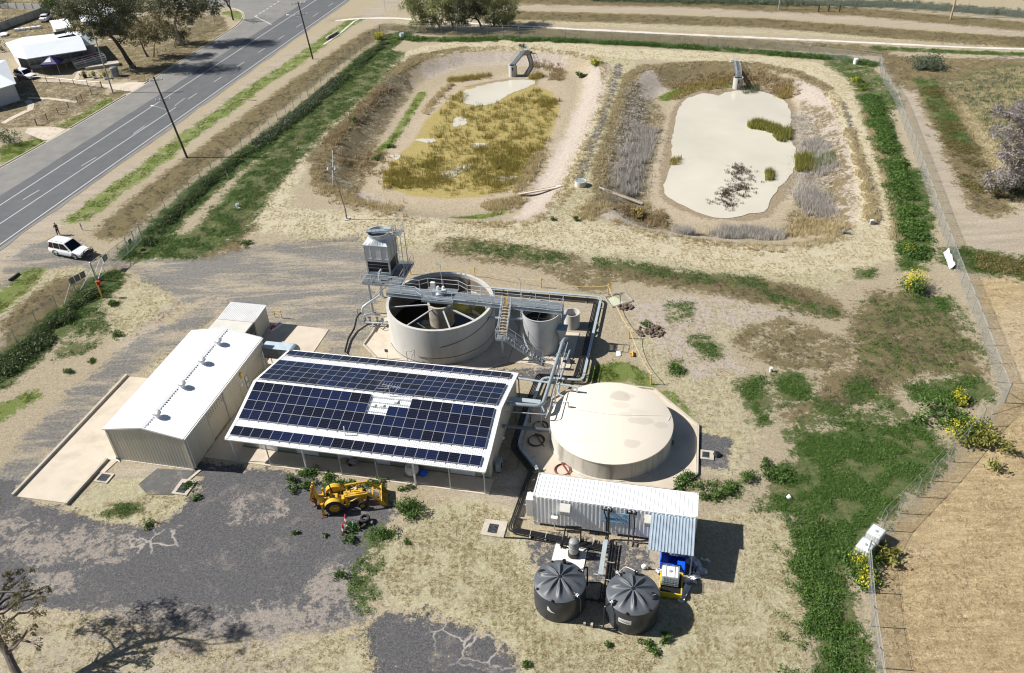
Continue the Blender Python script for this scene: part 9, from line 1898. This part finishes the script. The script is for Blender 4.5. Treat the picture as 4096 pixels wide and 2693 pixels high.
for i,(x,y,r,h) in enumerate([(1545,1490,.5,.45),(1505,1500,.5,.3),(1525,1520,.35,.25),(1225,1545,.35,.3),(1415,1500,.25,.2),(1600,1120,.9,.5),(1580,1130,.6,.4),(1645,1150,.9,.6),(1740,1115,.7,.6),(1780,1080,.6,.5),(1790,1115,.6,.5),(1820,1110,.8,.5),(1700,1130,.6,.4),(785,1340,.5,.3),(890,1240,.6,.4),(1285,512,.35,.5),(575,568,.7,.4),(275,780,.6,.5),(215,840,.45,.3),(160,865,.5,.35),(258,710,.8,.4),(1340,512,.5,.6),(1570,860,.7,.4),(1500,755,.5,.3),(440,1130,.5,.35),(350,1222,.45,.35),(455,1160,.4,.3),(1450,1350,.4,.2)]): shrub('leafy_weed','small dark green weed standing alone in dry ground','weed',V(x,y),r,h,'lf_green',ls=.09,group='scattered single weeds',seed=50+i)
for (x,y,r,h,lab) in ((2125,672,1.7,1.5,'large yellow flowering shrub beside the right fence'),(2255,1010,1.6,1.3,'yellow flowering shrub at the fence below the sharp corner'),(2225,935,.9,.9,'small yellow flowering bush above the dark shrub'),(1995,1310,1.2,1.0,'yellow flowering weeds below the white totes'),(2005,1350,1.0,.9,'second yellow weed patch lower on the fence below the white totes'),(2110,590,1.1,1.0,'yellow tinged bush on the right strip below the pond track'),(1990,190,.9,.8,'yellow flowering bush near the top right pond corner'),(2005,208,1.0,.9,'yellow bush at the start of the right weed strip'),(2088,385,.9,.8,'yellow green bush in the middle of the right weed strip'),(880,93,1.2,1.2,'yellow green bush on the roadside fence near the far corner'),(1385,148,1.0,.8,'yellow green bush on the bank between the pond tops'),(2100,1480+0,.01,.01,None)):
    if lab: shrub('flowering_shrub',lab,'shrub',V(x,y),r,h,'lf_green',n=int(520*r),ls=.13,mt2='lf_yellow',group='yellow flowering shrubs',fl=.45 if r<1.5 and y>200 and y<900 else .9)
for (x,y,r,h,mt_,lab) in ((2160,160,2.8,1.9,'lf_grey_green','big round dark bush beyond the top right fence corner'),(2135,163,1.7,1.1,'lf_grey_green','lower bush left of the big round bush'),(2350,450,2.3,2.2,'lf_gum','dark green bush under the grey tree at the right edge'),(2180,968,1.8,1.2,'lf_green','dark glossy shrub left of the yellow bushes'),(2283,1035,1.6,1.1,'lf_reed_green','olive shrub outside the fence beside the yellow bush'),(2060,1300,.9,.7,'lf_reed_green','small olive shrub just outside the lower fence'),(1350,1430*0+160,.9,.7,'lf_dark','dark weed clump on the bank between pond tops'),(1480,165*0+480,1.0,.9,'lf_reed','russet bush on the lower left bank of the right pond')):
    shrub('bush',lab,'bush',V(x,y),r,h,mt_,n=int(700*r),ls=.16,group='round bushes')
for k,(x,y) in enumerate(((1215,110),(875,345),(905,318),(820,280))): shrub('leafy_weed','small round weed on the left pond slope','weed',V(x,y),.7,.6,'lf_green',ls=.1,group='weeds on the pond slopes',seed=200+k)
# plants in pots
for o in list(bpy.data.objects):
    if o.get('_plant'):
        del o['_plant']; rng=np.random.default_rng(1); co=leafblob(rng,(0,0,.4),.55,.55,1.1,260,.13); npmesh('foliage',co,4,M('lf_reed_green'),o)
# ---------------------------------------------------------------- trees
CS=1.22
def tree(name,label,base,trunk,clusters,leaf,bark,r0=.3,n=170,ls=.16,drop=.5,group=None,fork=None,spread=.55,twigs=True,r_top=.12,cat='tree'):
    b=Vector((base[0],base[1],0)); g=hz(*base); T=Thing(name,label,cat,(b.x,b.y,g),group=group); rng=np.random.default_rng(int(abs(b.x*13)+abs(b.y*7))); mb=T.mb()
    tr=[Vector((b.x,b.y,g-.15))]+[Vector(p) for p in trunk]; m=len(tr); rr=[r0*(1.25 if i==0 else 1)*(1-(i/(m-1))*.6) for i in range(m)]
    sm=[];sr=[]
    for i in range(m-1):
        for k in range(3): t=k/3; p=tr[i].lerp(tr[i+1],t); sm.append(p+Vector(rng.normal(0,.04*(1+r0),3))*(1 if (i or k) else 0)); sr.append(rr[i]*(1-t)+rr[i+1]*t)
    sm.append(tr[-1]); sr.append(rr[-1]); mb.tube(sm,sr,10)
    for (c,r) in clusters:
        c=Vector(c); best=min(range(len(sm)//3,len(sm)),key=lambda i:(sm[i]-c).length+ (0 if sm[i].z<c.z else 2)); s=sm[best]; mid=s.lerp(c,.5)+Vector((rng.normal(0,.3),rng.normal(0,.3),.25*r)); q=[s,s.lerp(mid,.5),mid,c.lerp(mid,.3),c]; k=min(sr[best]*.6,.045*((c-s).length)+.03); mb.tube(q,[k,k*.8,k*.6,k*.4,k*.2],6)
        for _ in range(4 if twigs else 0):
            e=c+Vector(rng.normal(0,.55*r,3)); mb.tube([mid.lerp(c,rng.uniform(.2,.9)),c.lerp(e,.5)+Vector((0,0,.1)),e],[k*.3,k*.2,.008],5)
    mb.build('trunk',M(bark),T.e,smooth=True)
    if leaf:
        out=[]
        for (c,r) in clusters:
            r=r*CS; nn=int(n*r*r); k=max(4,int(7*r)); C_=rng.normal(0,spread,(k,3)); C_/=np.maximum(1,np.linalg.norm(C_,axis=1)/.95)[:,None]; C_[:,2]*=.7; i=rng.integers(0,k,nn); p=(C_[i]+rng.normal(0,.19,(nn,3))*np.array([1,1,.8]))*r
            t=rng.normal(size=(nn,3)); t[:,2]-=drop*2; t/=np.linalg.norm(t,axis=1)[:,None]; s=np.cross(t,rng.normal(size=(nn,3))); s/=np.linalg.norm(s,axis=1)[:,None]; L=ls*(.6+.8*rng.random(nn))[:,None]
            out.append((np.stack([p-t*L,p+s*L*.38,p+t*L,p-s*L*.38],1)+np.array(c)-np.array(T.o)).reshape(-1,3))
        npmesh('crown',np.concatenate(out),4,M(leaf),T.e)
    return T
def img(base,pts,dy=0):   # points beside the trunk, read off at the tree's own distance
    return [tuple(RY(x,y,base[1]+(d if len(q)>0 else 0))) for (x,y,*q) in pts for d in [q[0] if q else 0]]
s8=lambda x,y:(x/2.1636,y/2.1636)
def mk(name,label,zb,tr,cl,leaf,bark,Zc=s8,**k):
    bpx=Zc(*zb); base=G(*bpx); rng=random.Random(int(bpx[0])); trunk=[RY(*Zc(x,y),base[1]+q) for x,y,q in tr]
    cs=[(tuple(RY(*Zc(x,y),base[1]+q)),r) for x,y,r,q in [(c[0],c[1],c[2],c[3] if len(c)>3 else rng.uniform(-2,2)) for c in cl]]
    cs=[(c,r*k.get('rs',1)) for c,r in cs if c[2]>.8]; k.pop('rs',None)
    return tree(name,label,base,trunk,cs,leaf,bark,**k)
mk('gum_tree','tall leaning gum tree with dark olive crown between house and road',(1160,592),[(1060,440,0),(960,310,0),(880,180,.5),(830,60,1)],[(600,50,2.2),(680,130,2.0),(640,230,1.5),(760,60,2.6),(860,130,2.5),(950,60,2.6),(1060,50,2.4),(970,190,2.2),(1040,260,1.8),(880,260,1.9),(730,240,1.5),(820,-60,2.8),(1000,-60,2.8),(1120,130,1.9),(560,130,1.3),(1090,330,1.3),(800,300,1.2),(700,30,2.2)],'lf_gum','bark_dark',r0=.42,n=150,ls=.19,spread=.6)
mk('gum_tree','many stemmed gum with brownish crown beside the leaning tree',(1280,495),[(1230,400,0),(1200,330,0)],[(1170,200,2.0),(1240,260,2.0),(1320,230,2.0),(1190,330,1.6),(1400,260,1.7),(1290,330,1.5),(1120,250,1.4),(1350,160,1.5)],'lf_gum_brown','bark_grey',r0=.22,n=150,ls=.19)
mk('gum_tree','slim second stem clump of the brown gum',(1330,495),[(1335,400,0),(1350,350,0)],[(1370,330,1.2),(1420,210,1.2),(1330,300,1.0)],'lf_gum_brown','bark_pale',r0=.14,n=150,ls=.19)
mk('bush','dark dense shrub below the white barked gum',(1585,385),[(1570,340,0),(1550,320,0)],[(1470,310,1.4),(1540,290,1.5),(1590,330,1.3),(1500,250,1.2),(1430,280,1.1),(1600,270,1.0)],'lf_gum','bark_grey',r0=.15,n=130,ls=.18,cat='bush')
mk('gum_tree','white barked gum whose crown reaches the top edge',(1578,388),[(1540,300,0),(1512,200,0),(1530,110,0),(1560,40,0)],[(1290,40,2.0),(1380,10,2.2),(1470,60,2.0),(1560,30,2.2),(1650,60,2.0),(1740,40,2.2),(1830,40,1.8),(1640,140,1.5),(1600,185,1.3),(1870,80,1.2),(1420,120,1.3),(1500,-60,2.4),(1700,-60,2.4),(1340,90,1.2),(1700,110,1.3)],'lf_gum','bark_pale',r0=.35,n=150,ls=.19)
mk('conifer_tree','dark green conical tree behind the parked sedan',(520,150),[(500,90,0),(470,20,0)],[(430,20,1.6),(480,60,1.6),(510,100,1.3),(450,-40,1.8),(530,60,1.3),(400,40,1.1)],'lf_dark','bark_dark',r0=.25,n=270,ls=.17)
mk('flowering_shrub','golden yellow shrub at the right end of the white house',(790,345),[(788,320,0)],[(780,285,1.1),(800,310,.9),(770,320,.8)],'lf_yellow','bark_dark',r0=.1,n=170,ls=.14,cat='shrub')
mk('bush','grey green shrub at the top left behind the lawn fence',(60,60),[(50,30,0)],[(20,20,2.0),(90,25,2.0),(-30,30,2.2),(140,40,1.2)],'lf_gum','bark_dark',r0=.15,n=170,ls=.18,cat='bush')
mk('bush','dark shrub between the two houses',(20,440),[(15,420,0)],[(0,400,1.6),(30,430,1.3),(60,460,1.2),(-20,450,1.6),(110,560,1.2),(90,520,1.2)],'lf_dark','bark_dark',r0=.12,n=90,ls=.16,cat='bush')
mk('bush','olive shrub behind the long grey fence',(40,230),[(30,210,0)],[(10,180,1.3),(40,200,1.1),(-20,210,1.3)],'lf_gum_brown','bark_dark',r0=.1,n=90,ls=.16,cat='bush')
mk('bush','low dark shrub with bare branches by the lower left driveway',(90,1240),[(80,1200,0)],[(20,1180,1.3),(90,1190,1.3),(150,1200,1.1),(200,1210,.8),(-40,1160,1.6),(40,1230,1.2),(120,1240,1.0)],'lf_dark','bark_dark',r0=.12,n=100,ls=.13,cat='bush')
mk('bush','brown background shrub line behind the gum trees',(1150,90),[(1150,60,0)],[(1100,20,2.2),(1180,30,2.0),(1230,60,1.6),(1050,0,2.2),(960,10,2.2)],'lf_gum_brown','bark_dark',r0=.15,n=160,ls=.2,cat='bush')
# bare tree on the corner
def bare(name,label,base,h,spread,r0,seed,lean=(0,0)):
    T=Thing(name,label,'tree',(base[0],base[1],0)); rs=random.Random(seed); mb=T.mb()
    def grow(p,d,l,r,k):
        q=p+d*l; mid=p+d*l*.5+Vector((rs.uniform(-1,1),rs.uniform(-1,1),0))*l*.05; mb.tube([p,mid,q],[r,r*.85,r*.7],6 if k<3 else 4)
        if k>=5 or r<.012: return
        for _ in range(3 if k<3 else 2):
            nd_=(d+Vector((rs.uniform(-1,1)*spread,rs.uniform(-1,1)*spread,rs.uniform(-.25,.45)))).normalized(); grow(q,nd_,l*rs.uniform(.62,.85),r*.62,k+1)
    grow(Vector((base[0],base[1],-.1)),Vector((lean[0],lean[1],1)).normalized(),h*.27,r0,0); mb.build('trunk',M('bark_dark'),T.e,smooth=True)
bare('bare_tree','leafless tree on the grassy corner of the side street',G(*s8(2020,175)),8.5,.85,.22,4)
bare('bare_tree','leafless tree just outside the left edge shading the road',G(-250,640),10.5,1.0,.34,9,(.15,0))
# bright weeping trees at the top
zt=lambda x,y:(1600+x/1.704,y/1.704)
mk('willow_tree','leftmost weeping olive green tree of the group beyond the ponds',(275,195),[(250,140,0),(215,90,0)],[(60,60,1.6),(110,40,1.9),(170,60,2.0),(130,120,1.7),(190,130,1.6),(240,60,2.1),(120,170,1.3),(230,120,1.6),(80,-10,2.0),(170,-20,2.3),(260,-10,2.2),(50,20,1.3),(150,170,1.1),(210,165,1.0)],'lf_gum_bright','bark_dark',Zc=zt,r0=.22,n=190,ls=.17,drop=1.2)
mk('willow_tree','weeping tree with twin stems, second from left in the group beyond the ponds',(362,196),[(345,130,0),(330,70,0)],[(300,60,1.9),(340,20,2.0),(380,70,1.7),(310,120,1.5),(280,160,1.0),(370,130,1.0),(330,-30,2.3),(400,10,1.8)],'lf_gum_bright','bark_dark',Zc=zt,r0=.2,n=190,ls=.17,drop=1.2)
mk('willow_tree','darker leaning tree, third from left in the group beyond the ponds',(560,198),[(535,140,0),(500,90,0),(480,50,0)],[(430,60,1.9),(470,30,2.0),(520,60,1.9),(410,110,1.6),(440,130,1.3),(560,30,1.9),(480,-30,2.4),(400,140,1.2),(560,90,1.3),(540,-30,2.2)],'lf_gum','bark_dark',Zc=zt,r0=.22,n=270,ls=.17,drop=1.0)
mk('willow_tree','rightmost full crowned tree of the group beyond the ponds',(640,180),[(640,120,0),(640,60,0)],[(600,60,2.0),(650,40,2.1),(710,60,2.0),(760,70,1.4),(620,110,1.8),(690,120,1.9),(740,120,1.5),(650,150,1.3),(720,160,1.1),(700,190,.9),(600,0,2.1),(680,-20,2.4),(740,0,2.0),(760,110,1.2),(700,215,.6)],'lf_gum_bright','bark_dark',Zc=zt,r0=.24,n=190,ls=.17,drop=1.2)
# grey tree at the right edge
zr=lambda x,y:(3800+x/1.723,380+y/1.723)
mk('gum_tree','grey lilac leaved tree reaching in from the right edge',(600,720),[(590,600,0),(560,450,0),(540,300,0)],[(380,125,1.5),(450,105,1.7),(520,110,1.8),(330,270,1.4),(390,250,1.5),(460,230,1.7),(530,210,1.9),(480,340,1.8),(400,390,1.7),(350,400,1.1),(450,440,1.8),(540,400,2.),(290,540,1.3),(350,560,1.5),(420,540,1.7),(500,500,1.9),(250,600,1.0),(300,630,1.1),(380,610,1.3),(470,590,1.4),(600,300,2.4),(620,480,2.4),(600,160,2.2)],'lf_gum_grey','bark_pale',Zc=zr,r0=.35,n=230,ls=.16,spread=.55,rs=.72)
# leaning gum at the bottom left corner
tree('gum_tree','leaning gum tree at the bottom left corner throwing a long branch shadow over the yard',(-32.0,30.0),[(-32.8,31.2,1.6),(-34.0,32.8,3.4),(-34.8,33.8,4.8),(-35.6,35.4,7.5),(-36.,36.5,10)],[((*G(x,y,h),h),r) for x,y,h,r in ((30,2330,5.6,.55),(100,2305,5.6,.5),(170,2390,5.2,.45),(60,2420,5.4,.6),(140,2450,5.,.5),(30,2500,5.,.6),(110,2530,4.7,.45),(15,2570,4.8,.5),(-40,2400,5.5,.8),(185,2350,5.,.3),(75,2370,5.8,.4),(-60,2480,5.2,.8),(120,2360,5.3,.4),(150,2580,4.4,.3))]+[((-34.2,36.9,12.),.9),((-35.4,37.6,11.),1.),((-36.6,37.2,9.6),.9),((-37.6,37.6,8.4),1.2),((-36.2,36,12.2),.8),((-38.2,38,10.6),1.3),((-33.9,36.3,12.6),.7),((-37.8,36.8,6.8),.9),((-36,38.5,10),.8)],'lf_gum_brown','bark_grey',r0=.3,n=420,ls=.10,spread=.7)
SC.render.film_transparent=False
print('objects',len(bpy.data.objects),'verts',sum(len(m.vertices) for m in bpy.data.meshes))
